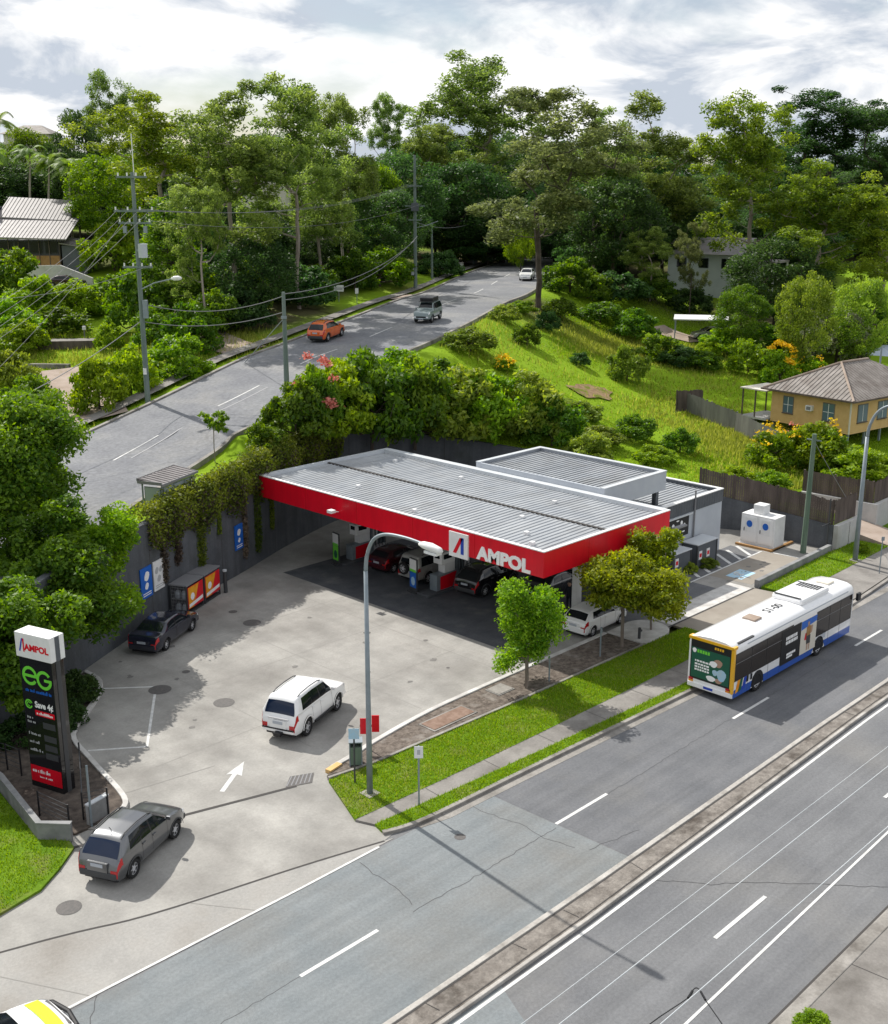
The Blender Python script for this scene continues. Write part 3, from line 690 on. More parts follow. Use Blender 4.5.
rs_ = random.Random(21)
for k in range(26):                         # old oil spots on the concrete
    x, y, r = (rs_.uniform(-17, -1), rs_.uniform(1, 16), rs_.uniform(.06, .22)) if k < 16 else (rs_.uniform(17, 24), rs_.uniform(-1, 1), rs_.uniform(.06, .2))
    sheet('oil_spot', 'stain', [(x + r * rs_.uniform(.6, 1.2) * math.cos(t), y + r * rs_.uniform(.5, 1.1) * math.sin(t)) for t in np.linspace(0, 2 * PI, 12)[:-1]], 0.0235, fore)
mat('rust', (.17, .105, .075), .9, (.25, .17, .13), 3.0)
mat('wall_low', (.2, .205, .21), .9, (.28, .28, .28), 1.5, third=((.13, .13, .13), .8, .5, .7))
# ---------------------------------------------------------------- retaining walls and fences
def wall_mesh(pts, w0, w1, zlo):
    a, b = strip([(p[0], p[1]) for p in pts], w0, w1)
    mb = MB()
    A = [(p[0], p[1]) for p in a]; B = [(p[0], p[1]) for p in b]
    lo = lambda s: [(x, y, zlo) for x, y in s]
    hi = lambda s: [(x, y, q[2]) for (x, y), q in zip(s, pts)]
    mb.grid([lo(A), hi(A), hi(B), lo(B)])
    for i in (0, -1): mb.face([lo(A)[i], hi(A)[i], hi(B)[i], lo(B)[i]])
    return mb
WS = smooth_line(WALL[:-2], 5)
rw = thing('retaining_wall', 'tall dark grey rendered retaining wall curving round the back of the forecourt', 'wall')
wall_mesh(WS, -0.32, 0.03, -0.1).build('wall_face', 'wall_grey', rw)
raised('coping', 'wall_grey', [(p[0], p[1], p[2]) for p in WS], -0.36, 0.06, 0.0, 0.09, rw)
for i in range(4, len(WS), 5):
    p, q = Vector(WS[i]), Vector(WS[min(i + 1, len(WS) - 1)]); d = (q - p).normalized(); n = Vector((d.y, -d.x, 0)).normalized()
    c = p + n * 0.33; mb = MB(); t = Vector((d.x, d.y, 0)) * 0.02
    mb.face([tuple((c - t).xy) + (0.0,), tuple((c + t).xy) + (0.0,), tuple((c + t).xy) + (p.z - .02,), tuple((c - t).xy) + (p.z - .02,)]); mb.build('wall_joint', 'seam', rw)
mb = MB(); c = P(121, 640); mb.tube([tuple(Vector((c.x, c.y + .9, z))) for z in (0, 2.6)], 0.03, 6); mb.build('conduit', 'midgrey', rw)
rw2 = thing('retaining_wall', 'short dark retaining wall behind the white service cabinet', 'wall')
wall_mesh([(27.2, 8, 2.6), (28.5, 5, 2.1), (28.5, -1.7, 1.7)], -0.25, 0.03, -0.1).build('wall_face', 'wall_grey', rw2)
def paling_fence(label, pts, h, base, m='paling', gap=0.16, group=None, zf=None):
    t = thing('paling_fence', label, 'fence', (pts[0][0], pts[0][1], 0), 0, group)
    ox, oy = pts[0][0], pts[0][1]
    boards = MB(); total = 0
    for i in range(len(pts) - 1):
        p, q = Vector(pts[i]), Vector(pts[i + 1]); L = (q - p).length; d = (q - p) / L; n = Vector((d.y, -d.x, 0))
        k = max(2, int(L / gap))
        rail = MB()
        for rz in (0.3, h - 0.35):
            rail.tube([tuple(p - Vector((ox, oy, 0)) + Vector((0, 0, rz)) + n * -.05), tuple(q - Vector((ox, oy, 0)) + Vector((0, 0, rz)) + n * -.05)], 0.04, 4)
        rail.build('rail', m, t)
        for j in range(int(L / 2.4) + 1):
            c = p + d * min(L, j * 2.4) - Vector((ox, oy, 0)) - n * .1
            box('post', m, t, c.x - .06, c.x + .06, c.y - .06, c.y + .06, c.z - 0.4, c.z + h + 0.05)
        for j in range(k):
            c = p + d * ((j + .5) * L / k) - Vector((ox, oy, 0)); hh = h + rnd.uniform(-.06, .06); w = L / k * 0.46
            boards.face([tuple(c - d * w + Vector((0, 0, 0.02)))[:3], tuple(c + d * w + Vector((0, 0, .02))), tuple(c + d * w + Vector((0, 0, hh))), tuple(c - d * w + Vector((0, 0, hh)))])
            c2 = c + n * 0.02
            boards.face([tuple(c2 - d * w), tuple(c2 + d * w), tuple(c2 + d * w + Vector((0, 0, hh))), tuple(c2 - d * w + Vector((0, 0, hh)))])
    o = boards.build('palings', m, t); o['kind'] = 'stuff'
    return t
paling_fence('dark weathered paling fence on the low wall behind the service cabinet', [(27.2, 8.0, 2.5), (28.4, 5, 2.05), (28.4, -1.6, 1.65)], 1.75, 0)
paling_fence('dark paling fence above the bare concrete end wall by the footpath', [(28.5, -1.62, 1.7), (31.6, -1.62, 1.7)], 1.7, 0)
t = thing('concrete_wall', 'bare pale concrete end wall below the dark paling fence', 'wall'); wall_mesh([(28.3, -1.75, 1.75), (31.6, -1.75, 1.75)], -0.3, 0.02, -0.05).build('wall_face', 'wall_conc', t)
MB().box(30.0, 30.03, -2.064, -2.056, 0, 1.7).build('wall_joint', 'seam', t)
t = thing('concrete_wall', 'long pale concrete wall beyond the dirt driveway at the picture edge', 'wall'); wall_mesh([(34.75, -1.5, 1.95), (60, -1.5, 2.2)], -0.3, 0.02, -0.05).build('wall_face', 'wall_conc', t)
wall_mesh([(34.72, 4.0, 1.9), (34.72, -1.82, 1.95)], -0.05, 0.25, -0.05).build('return_wall', 'wall_conc', t)
paling_fence('dark brown paling fence on the concrete wall at the picture edge', [(34.9, 4, 1.85), (34.9, -1.4, 1.9), (46, -1.4, 2.0)], 1.6, 0)
low = raised('low_wall', 'wall_low', [(17.9, -2.05), (27.9, -1.75)], -0.15, 0.15, -0.1, 0.5, bevel=0.03); tag(low, 'low concrete block wall between the parking bay and the grass verge', 'wall')
e0, e1_, e2_ = on_hill(686, 412), on_hill(735, 432), on_hill(790, 458)
paling_fence('grey leaning paling fence running downhill below the yellow house', [tuple(e0), tuple(e0.lerp(e1_, .5)), tuple(e1_), tuple(e2_)], 1.7, 0, 'paling_grey')
f0, f1 = on_hill(677, 412), on_hill(702, 411)
paling_fence('short dark panel fence standing alone on the bright lawn', [tuple(f0), tuple(f1)], 1.9, 0, 'paling')

# ---------------------------------------------------------------- canopy
can = thing('fuel_canopy', 'long flat petrol station canopy with red fascia and ribbed grey roof', 'canopy')
CL, CW, CT, CB = 23.5, 11.15, 5.8, 4.45
box('fascia', 'red', can, 0, 0.16, 0, CL, CB, CT)
box('fascia', 'red', can, 0.16, CW, 0, 0.16, CB, CT)
box('fascia', 'red', can, 0.16, CW, CL - 0.16, CL, CB, CT)
box('back_fascia', 'grey_clad', can, CW - 0.14, CW, 0.16, CL - 0.16, CB, CT)
mb = MB(); mb.box(-0.02, 0.2, -0.02, CL + .02, CT, CT + 0.05); mb.box(0.2, CW + .02, -0.02, 0.2, CT, CT + .05); mb.build('fascia_capping', 'white', can)
mb = MB(); mb.box(CW - 0.5, CW + .03, 0.2, CL - .25, CT - .25, CT + 0.07); mb.box(0.2, CW + .03, CL - 0.25, CL + .03, CT - .25, CT + 0.06); mb.build('gutter', 'gutter', can)
for nm, x0, x1, z0, z1 in (('roof_sheet', 0.2, 5.5, 5.62, 5.72), ('roof_sheet', 5.62, CW - 0.5, 5.70, 5.62)):
    mb = MB(); mb.face([(x0, .2, z0), (x1, .2, z1), (x1, CL - .25, z1), (x0, CL - .25, z0)])
    y = 0.45
    while y < CL - 0.4:
        mb.face([(x0, y - .07, z0 + .001), (x1, y - .07, z1 + .001), (x1, y - .03, z1 + .045), (x0, y - .03, z0 + .045)])
        mb.face([(x0, y - .03, z0 + .045), (x1, y - .03, z1 + .045), (x1, y + .03, z1 + .045), (x0, y + .03, z0 + .045)])
        mb.face([(x0, y + .03, z0 + .045), (x1, y + .03, z1 + .045), (x1, y + .07, z1 + .001), (x0, y + .07, z0 + .001)])
        y += 0.36
    mb.build(nm, 'roof_sheet', can)
box('roof_seam', 'seam', can, 5.47, 5.65, 0.25, CL - 0.3, 5.55, 5.80)
for a, b in ((2.2, 3), (1.2, 10.5), (2.7, 17), (8.2, 6), (8.7, 14), (9.1, 20.5), (1.0, 1.6), (4.4, 5.2)): box('roof_fixing', 'white', can, a - .12, a + .12, b - .12, b + .12, 5.6, 5.83)
box('soffit', 'soffit', can, 0.16, CW - .14, 0.16, CL - .16, CB + 0.05, CB + 0.12)
for a in (3, 8):
    for b in (3, 7.5, 12, 16.5, 21): box('downlight', 'white_gloss', can, a - .3, a + .3, b - .3, b + .3, CB + 0.02, CB + 0.049)
for b in (2.7, 11.3, 19.6): box('column', 'white', can, 6.1, 6.5, b - .2, b + .2, 0, CB + .05, 0.02)
lg = MB().box(-0.1, 0.0, 5.12, 6.5, 4.27, 5.64).build('logo_panel', 'white', can)
mb = MB(); x = -0.112
mb.face([(x, 6.2, 4.5), (x, 5.95, 4.5), (x, 5.45, 5.4), (x, 5.7, 5.4)][::-1]); mb.build('logo_stroke', 'red', lg)
mb = MB(); mb.face([(x, 5.62, 4.5), (x, 5.4, 4.5), (x, 5.4, 5.42), (x, 5.62, 5.42)][::-1]); mb.build('logo_stroke', 'blue_text', lg)
text('lettering', 'AMPOL', 'white_text', 0.94, can, face_mtx((-0.03, 2.66, 4.82), (0, -1, 0), (0, 0, 1)), bold=0.045, sx=1.17, depth=0.03)
mb = MB(); mb.tube([(0, 15.7, 4.9), (-.5, 15.7, 5.0)], 0.03, 6); mb.box(-.75, -.4, 15.5, 15.9, 4.95, 5.12); mb.build('floodlight', 'white', can)

for b in (4.7, 9.4, 14.1, 18.8): box('fascia_joint', 'lamp_red', can, -.004, .0, b - .012, b + .012, CB, CT)
for a in (3.7, 7.4): box('fascia_joint', 'lamp_red', can, a - .012, a + .012, -.004, 0, CB, CT)
# ---------------------------------------------------------------- shop
shop = thing('shop_building', 'flat roofed grey station shop with dark upper band and service end wall', 'building')
SX0, SX1, SY0, SY1, SZ = 16.2, 23.2, 3.8, 17.5, 4.2
mb = MB(); mb.box(SX0, SX1, SY0, SY0 + .2, 0, 3.4); mb.box(SX1 - .2, SX1, SY0 + .2, SY1, 0, 3.4); mb.box(SX0, SX1 - .2, SY1 - .2, SY1, 0, 3.4); mb.build('wall', 'grey_clad', shop)
for i in range(9):
    y = 4.2 + i * 1.45; f = box('window', 'darkgrey', shop, SX0, SX0 + .08, y, y + 1.4, 0.0, 3.3); box('pane', 'glass', f, SX0 - .012, SX0 + .02, y + .06, y + 1.34, 0.12, 3.2)
mb = MB(); mb.box(SX0 - .04, SX1 + .04, SY0 - .04, SY0 + .16, 3.38, SZ); mb.box(SX1 - .16, SX1 + .04, SY0 + .16, SY1, 3.38, SZ); mb.box(SX0 - .04, SX0 + .16, SY0 + .16, SY1, 3.38, SZ); mb.box(SX0 + .16, SX1 - .16, SY1 - .16, SY1, 3.38, SZ); mb.build('upper_band', 'dark_clad', shop)
k = MB()
y = SX0
while y < SX1: k.box(y, y + .03, SY0 - .052, SY0 - .038, 3.4, SZ - .02); y += 0.3
k.build('cladding_rib', 'seam_roof', shop)
mb = MB(); mb.box(SX0 - .06, SX1 + .06, SY0 - .06, SY0 + .2, SZ, SZ + .06); mb.box(SX1 - .2, SX1 + .06, SY0 + .2, SY1, SZ, SZ + .06); mb.build('capping', 'white', shop)
mb = MB(); mb.face([(SX0 + .1, SY0 + .1, 3.95), (SX1 - .1, SY0 + .1, 3.95), (SX1 - .1, SY1 - .1, 3.95), (SX0 + .1, SY1 - .1, 3.95)])
y = SY0 + .4
while y < SY1 - .3:
    mb.box(SX0 + .17, SX1 - .17, y - .03, y + .03, 3.951, 4.0); y += .35
mb.build('roof', 'roof_sheet', shop)
pst = box('poster', 'black', shop, 16.45, 19.2, SY0 - .05, SY0, 1.95, 3.25)
for cx, cz, w, h in ((17.4, 2.7, .35, .5), (18.0, 2.55, .25, .35), (18.35, 2.8, .3, .45), (18.7, 2.65, .2, .3), (17.2, 2.3, .5, .12), (17.9, 3.05, .4, .1), (18.6, 2.25, .4, .1)):
    mb = MB(); mb.prism([(cx + w / 2 * math.cos(t) * (0.8 + .2 * math.sin(3 * t)), cz + h / 2 * math.sin(t)) for t in np.linspace(0, 2 * PI, 11)[:-1]], 0, 0.01)
    mb.v = [(x, SY0 - .051 - z, y) for x, y, z in mb.v]; mb.build('poster_motif', 'white_text', pst)
mb = MB(); mb.tube([(19.75, SY0 - .1, 0.1), (19.75, SY0 - .1, 4.75)], 0.06, 8); mb.build('vent_pipe', 'midgrey', shop)
box('ledge', 'gutter', shop, 16.3, 19.5, SY0 - .16, SY0 - .06, 3.26, 3.36)
# raised link roof over the shop entry
ln = thing('entry_roof', 'raised pale grey box roof linking canopy and shop', 'roof')
X0, X1, Y0, Y1, Z0, Z1 = 11.2, 17.7, 4.65, 15.0, 5.0, 6.2
box('fascia', 'grey_clad', ln, X0, X1, Y0, Y0 + .14, Z0, Z1); box('fascia', 'grey_clad', ln, X0, X1, Y1 - .14, Y1, Z0, Z1)
box('fascia', 'grey_clad', ln, X1 - .14, X1, Y0 + .14, Y1 - .14, Z0, Z1); box('fascia', 'grey_clad', ln, X0, X0 + .14, Y0 + .14, Y1 - .14, Z0, Z1)
mb = MB(); mb.box(X0, X1 + .03, Y0 - .03, Y0 + .3, Z1, Z1 + .05); mb.box(X1 - .3, X1 + .03, Y0 + .3, Y1 - .3, Z1, Z1 + .05); mb.box(X0, X1 + .03, Y1 - .3, Y1 + .03, Z1, Z1 + .05); mb.build('capping', 'gutter', ln)
mb = MB(); mb.face([(X0 + .14, Y0 + .14, 5.98), (X1 - .14, Y0 + .14, 5.98), (X1 - .14, Y1 - .14, 5.98), (X0 + .14, Y1 - .14, 5.98)])
y = Y0 + .5
while y < Y1 - .3: mb.box(X0 + .15, X1 - .31, y - .03, y + .03, 5.981, 6.04); y += .36
mb.build('roof_sheet', 'roof_sheet', ln)
box('soffit', 'soffit', ln, X0 + .14, X1 - .14, Y0 + .14, Y1 - .14, 5.0, 5.06)
for a, b in ((17.4, 5.2), (17.4, 14.5)): box('post', 'dark_clad', ln, a - .15, a + .15, b - .15, b + .15, 3.9, 5.05)
for a, b in ((11.8, 5.0), (11.8, 14.6)): box('post', 'dark_clad', ln, a - .12, a + .12, b - .12, b + .12, 0.0, 5.05)

# ---------------------------------------------------------------- service yard
def store(label, x0, x1, y0, y1, h, sign):
    t = thing('storage_locker', label, 'locker', ((x0 + x1) / 2, (y0 + y1) / 2, 0), 0)
    w, d = (x1 - x0) / 2, (y1 - y0) / 2
    box('body', 'dark_clad', t, -w + .06, w - .06, -d + .06, d - .06, 0.05, h - .08)
    box('lid', 'gutter', t, -w, w, -d, d, h - .08, h, 0.02)
    for sx in (-1, 1):
        for sy in (-1, 1): box('post', 'darkgrey', t, sx * (w - .06) - .04, sx * (w - .06) + .04, sy * (d - .06) - .04, sy * (d - .06) + .04, 0, h - .08)
    for k in range(sign):
        p = box('notice', 'white', t, -w + .25 + k * .9, -w + .6 + k * .9, -d + .03, -d + .058, 0.6, 1.15)
        box('notice_print', 'red', p, -w + .3 + k * .9, -w + .55 + k * .9, -d + .024, -d + .032, 0.75, 1.0)
    return t
store('grey lidded storage locker with two notices by the hatched parking', 18.35, 20.75, 2.45, 3.65, 1.65, 2)
store('lower grey lidded storage locker under the food poster', 15.9, 17.95, 2.6, 3.65, 1.5, 1)
t = thing('service_cabinet', 'big white service cabinet with two blue notices and a box on top', 'cabinet', (26.1, 2.25, 0))
box('body', 'white', t, -.7, .7, -1.25, 1.25, 0.1, 2.2, 0.02); box('plinth', 'wall_conc', t, -.8, .8, -1.35, 1.35, 0, .1)
box('top_unit', 'white', t, -.35, .45, -.2, .6, 2.2, 2.85, 0.03)
for y in (-.6, .6):
    d = box('door', 'white_gloss', t, -.73, -.7, y - .5, y + .5, 0.3, 2.05); 
    n = box('notice', 'white', d, -.745, -.73, y - .33, y + .33, 0.95, 1.95)
    mb = MB(); mb.prism([(y + .22 * math.cos(q), 1.55 + .24 * math.sin(q)) for q in np.linspace(0, 2 * PI, 17)[:-1]], 0, 0.01); mb.v = [(-.746 - z, x, yy) for x, yy, z in mb.v]; mb.build('notice_disc', 'blue_sign', d)
    box('handle', 'darkgrey', d, -.77, -.73, y + .36, y + .4, 1.0, 1.25)
t = thing('timber_sleepers', 'brown timber edging round the service cabinet pad', 'edging'); box('sleeper', 'timber_warm', t, 24.95, 25.15, .9, 3.6, 0, .16); box('sleeper', 'timber_warm', t, 25.15, 28.0, .9, 1.1, 0, .15)
wt = thing('tap_post', 'slim tap post with a grey lamp head beside the shop poster', 'post', (15.3, 2.3, 0)); MB().tube([(0, 0, 0), (0, 0, 3.4)], .05, 8).build('post', 'darkgrey', wt); box('lamp_head', 'midgrey', wt, -.1, 1.2, -.15, .15, 3.35, 3.45)

# ---------------------------------------------------------------- fuel pumps
def pump(label, a, b):
    t = thing('fuel_pump', label, 'fuel pump', (a, b, 0), 0, 'pumps under the canopy')
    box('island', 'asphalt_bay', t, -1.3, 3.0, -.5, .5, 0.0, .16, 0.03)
    box('base', 'galv', t, -.4, 1.5, -.3, .3, .16, 1.15, 0.02)
    for s in (-1, 1):
        mb = MB(); mb.v = []; y = s * .308
        mb.face([(-.1, y, .2), (.95, y, .2), (1.3, y, 1.1), (-.1, y, 1.0)][::s and (-1 if s > 0 else 1)]); mb.build('red_panel', 'red', t)
    box('cabinet', 'white', t, .3, 1.2, -.26, .26, 1.15, 1.75, 0.02)
    h = box('display_head', 'white_gloss', t, -.05, 1.15, -.34, .34, 1.75, 2.45, 0.04)
    for s in (-1, 1): box('screen', 'glass', h, .15, .85, min(s * .336, s * .352), max(s * .336, s * .352), 2.05, 2.35)
    box('end_screen', 'glass', h, -.062, -.045, -.2, .2, 2.1, 2.35)
    box('hose_frame', 'white', t, 1.4, 2.7, -.22, .22, 2.5, 2.68); box('hose_base', 'white', t, 1.4, 2.7, -.2, .2, .16, .7)
    for k in range(5): box('hose_guide', 'galv', t, 1.45 + k * .28, 1.53 + k * .28, -.16, .16, .7, 2.5)
    for k in range(4):
        x = 1.63 + k * .28
        for s in (-1, 1):
            hs = MB(); hs.tube([(x, s * .2, 2.5), (x, s * .3, 1.9), (x, s * .33, 1.0), (x + .08, s * .27, .6), (x + .1, s * .22, 1.2)], .025, 5); hs.build('hose', 'rubber', t)
    return t
pump('fuel pump with red base panel nearest the black SUV', 3.9, 11.3)
pump('fuel pump with red base panel nearest the back wall', 4.4, 19.5)
def board(label, a, b, col):
    t = thing('advert_board', label, 'sign', (a, b, 0), R(-8))
    box('board', 'darkgrey', t, -.05, .05, -.36, .36, .1, 2.15); box('base', 'darkgrey', t, -.2, .2, -.4, .4, 0, .1)
    box('poster', 'white', t, -.06, -.05, -.33, .33, 1.4, 2.1); box('poster', col, t, -.062, -.05, -.3, .3, .35, 1.3)
    box('poster_print', 'green_text', t, -.066, -.05, -.3, .3, 1.32, 1.48)
    mb = MB(); mb.prism([(-.02 + .2 * math.cos(q), .75 + .28 * math.sin(q)) for q in np.linspace(0, 2 * PI, 9)[:-1]], 0, .006); mb.v = [(-.063 - z, x, y) for x, y, z in mb.v]; mb.build('poster_print', 'paint_blue' if col == 'blue_sign' else 'green_dark', t)
    return t
board('slim advert board with blue poster beside the nearer pump', 2.75, 12.2, 'blue_sign')
board('slim advert board with green poster beside the farther pump', 3.0, 19.6, 'green_text')

# ---------------------------------------------------------------- signs on the wall, gas bottle cages
def wall_point(a): 
    for i in range(len(WS) - 1):
        if WS[i][0] <= a <= WS[i + 1][0]:
            k = (a - WS[i][0]) / (WS[i + 1][0] - WS[i][0]); d = Vector(WS[i + 1]) - Vector(WS[i])
            return Vector(WS[i]).lerp(Vector(WS[i + 1]), k), math.atan2(d.y, d.x)
def wall_sign(label, a, w, h, z, m, motif):
    p, ang = wall_point(a); n = Vector((math.sin(ang), -math.cos(ang), 0)); c = p + n * 0.37
    t = thing('wall_sign', label, 'sign', (c.x, c.y, z), ang)
    box('panel', m, t, -w / 2, w / 2, -.03, .03, -h / 2, h / 2)
    for cx, cz, r, mm in motif:
        mb = MB(); mb.prism([(cx + r * math.cos(q) * (1 + .25 * math.sin(2 * q)), cz + r * 1.1 * math.sin(q)) for q in np.linspace(0, 2 * PI, 11)[:-1]], 0, .006); mb.v = [(x, -.031 - zz, y) for x, y, zz in mb.v]; mb.build('print', mm, t)
    for k in range(2): box('print', 'white_text' if m == 'blue_sign' else 'grey_text', t, -w * .36, w * .36, -.036, -.03, -h * .42 + k * .12, -h * .42 + .05 + k * .12)
wall_sign('blue notice with white pictogram left of a pale notice on the dark wall', -11.55, 1.15, 1.75, 2.55, 'blue_sign', ((0.05, .35, .25, 'white_text'), (0, -.2, .18, 'white_text')))
wall_sign('pale grey notice right of a blue one on the dark wall', -10.4, 1.05, 1.7, 2.6, 'white', ((-.2, .3, .18, 'grey_text'), (.2, .3, .16, 'grey_text'), (0, -.2, .18, 'grey_text')))
wall_sign('narrow blue notice alone on the dark wall near the canopy end', -2.6, .95, 1.6, 2.45, 'blue_sign', ((0, .3, .2, 'white_text'), (0, -.2, .14, 'white_text')))
def cage(label, a0, along_):
    p, ang = wall_point(-7.3)
    t = thing('gas_bottle_cage', label, 'cage', (-8.95, 18.5, 0), R(27), 'gas bottle cages against the wall')
    t.location = Vector((-8.95, 18.5, 0)) + Vector((math.cos(R(27)), math.sin(R(27)), 0)) * along_
    w = 1.85
    box('floor', 'darkgrey', t, 0, w, 0, 1.1, .05, .12)
    box('top', 'midgrey', t, -.03, w + .03, -.03, 1.13, 1.72, 1.8)
    for x in (0.04, w - .04):
        for y in (.04, 1.06): box('post', 'darkgrey', t, x - .04, x + .04, y - .04, y + .04, 0, 1.72)
    mb = MB()
    for y in np.linspace(.1, 1.0, 10): mb.tube([(.02, y, .12), (.02, y, 1.72)], .012, 4); mb.tube([(w - .02, y, .12), (w - .02, y, 1.72)], .012, 4)
    for z in np.linspace(.3, 1.6, 7): mb.tube([(.02, .05, z), (.02, 1.05, z)], .012, 4)
    mb.build('mesh_sides', 'midgrey', t)
    box('shelf', 'midgrey', t, .05, w - .05, .05, 1.05, .88, .92)
    ad = box('advert_panel', 'red', t, .08, w - .08, -.03, 0.0, .35, 1.62)
    mb = MB(); mb.face([(.1, -.036, .37), (.7, -.036, .37), (1.3, -.036, 1.6), (.1, -.036, 1.6)]); mb.build('advert_print', M['advert_orange'], ad)
    mb = MB(); mb.face([(.15, -.04, .42), (1.7, -.04, .55), (1.7, -.04, .75), (.15, -.04, .62)]); mb.build('advert_print', 'white_text', ad)
    mb = MB(); mb.prism([(.55 + .22 * math.cos(q), 1.0 + .22 * math.sin(q)) for q in np.linspace(0, 2 * PI, 11)[:-1]], 0, .005); mb.v = [(x, -.04 - z, y) for x, y, z in mb.v]; mb.build('advert_print', 'white_text', ad)
    return t
mat('advert_orange', (0.75, 0.2, 0.01), 0.5, (0.8, 0.42, 0.02), 2.0)
cage('orange fronted gas bottle cage next to the dark sedan', 0, 0)
cage('orange fronted gas bottle cage at the far end by a dark bollard', 0, 2.0)
def bottle(label, x, y, z):
    c, s = math.cos(R(27)), math.sin(R(27))
    t = thing('gas_bottle', label, 'gas bottle', (-8.95 + x * c - y * s, 18.5 + x * s + y * c, z), 0, 'gas bottles in the cage')
    mb = MB(); mb.tube([(0, 0, 0), (0, 0, .03), (0, 0, .1), (0, 0, .36), (0, 0, .43), (0, 0, .47)], [.13, .15, .17, .17, .13, .05], 12); mb.build('cylinder', 'grey_clad', t, smooth=True)
    MB().tube([(0, 0, .46), (0, 0, .56)], .05, 8).build('collar', 'midgrey', t)
for y in (.3, .72):
    for z, w_ in ((.12, 'lower'), (.92, 'upper')): bottle('grey gas bottle on the %s shelf of the caged stack, %s' % (w_, 'front' if y < .5 else 'back'), .25, y, z)
t = thing('bollard', 'dark bollard with pale cap at the far end of the gas cages', 'bollard', (-5.15, 20.25, 0)); MB().tube([(0, 0, 0), (0, 0, 1.35)], .12, 10).build('post', 'darkgrey', t); MB().tube([(0, 0, 1.35), (0, 0, 1.45)], .13, 10).build('cap', 'gutter', t)

# ---------------------------------------------------------------- price sign
pA, pB, pC = P(32.6, 787), P(61.7, 796), P(74, 794)
ang = math.atan2((pB - pA).y, (pB - pA).x); wS = 1.72
ps = thing('price_sign', 'tall black price sign pylon with white head box on the corner island', 'sign', (pA.x, pA.y, 0.1), ang)
D = .62
box('pylon', 'black_gloss', ps, 0, wS, 0, D, 0.0, 5.6, 0.015)
box('side_channel', 'darkgrey', ps, wS, wS + .02, .2, .42, 0.0, 6.55)
hb = box('head_box', 'white', ps, -.06, wS + .06, -.06, D + .06, 5.6, 6.62, 0.02)
box('head_slot', 'dark_clad', hb, wS + .058, wS + .075, .2, .42, 5.6, 6.6)
up, rt = (0, 0, 1), (1, 0, 0)
text('lettering', 'AMPOL', 'red', .36, hb, face_mtx((1.05, -.064, 6.05), rt, up), bold=.016, sx=1.05, depth=.004)
mb = MB(); y = -.068
for q, m_ in (([(.12, 5.85), (.2, 5.85), (.36, 6.4), (.29, 6.4)], 'blue_text'), ([(.34, 6.4), (.42, 6.4), (.42, 5.85), (.35, 5.85)], 'red')):
    mb = MB(); mb.face([(x, y, z) for x, z in q]); mb.build('logo_stroke', m_, hb)
# big rounded e and G
def arc_tube(cx, cz, r, t0, t1, w, extra=None):
    mb = MB(); n = 18; rows = [[], []]
    for i in range(n + 1):
        t = t0 + (t1 - t0) * i / n
        for k, rr in enumerate((r - w, r)): rows[k].append((cx + rr * math.cos(t), -.012, cz + rr * math.sin(t)))
    mb.grid(rows)
    if extra: 
        for q in extra: mb.face([(x, -.0125, z) for x, z in q])
    return mb
arc_tube(.5, 4.85, .4, 0, R(325), .13, [[(.12, 4.79), (.88, 4.79), (.88, 4.91), (.12, 4.91)]]).build('lettering', 'green_text', ps)
arc_tube(1.25, 4.78, .4, R(35), R(360), .13, [[(1.25, 4.72), (1.64, 4.72), (1.64, 4.84), (1.25, 4.84)]]).build('lettering', 'green_text', ps)
def worn_words(parent, m, x0, x1, y, z, h, seed):        # lettering too small to read
    r_ = random.Random(seed); mb = MB(); x = x0
    while x < x1 - .03:
        w = min(x1 - x, r_.uniform(.03, .075)); hh = h * r_.choice((.62, .62, 1.0, .8))
        mb.face([(x, y, z), (x + w, y, z), (x + w, y, z + hh), (x, y, z + hh)]); x += w + (.02 if r_.random() > .18 else .07)
    return mb.build('lettering', m, parent)
worn_words(ps, 'blue_sign', .2, 1.56, -.012, 4.16, .15, 1)
arc_tube(.3, 3.62, .2, R(20), R(340), .07).build('emblem', 'green_text', ps)
arc_tube(.3, 3.62, .1, R(20), R(300), .04).build('emblem', 'green_text', ps)
text('lettering', 'Save 4¢', 'white_text', .36, ps, face_mtx((1.1, -.012, 3.66), rt, up), bold=.012, sx=.88, depth=.002)
box('red_strip', 'red', ps, .6, 1.62, -.012, 0, 3.2, 3.42)
worn_words(ps, 'white_text', .68, 1.54, -.014, 3.25, .12, 2)
for k, (z, w) in enumerate(((3.0, .3), (2.82, .45), (2.3, .62), (1.95, .55), (1.6, .7))): worn_words(ps, 'grey_text', .14, .14 + w, -.012, z, .12, 10 + k)
for z in (2.7, 2.15, 1.75, 1.38): box('price_screen', 'green_dark' if z > 3 else 'darkgrey', ps, .95, 1.6, -.008, 0, z, z + .26)
box('red_panel', 'red', ps, .04, wS - .04, -.014, 0, .25, .95)
worn_words(ps, 'white_text', .14, 1.1, -.016, .66, .17, 20); worn_words(ps, 'white_text', .5, 1.2, -.016, .46, .09, 21)
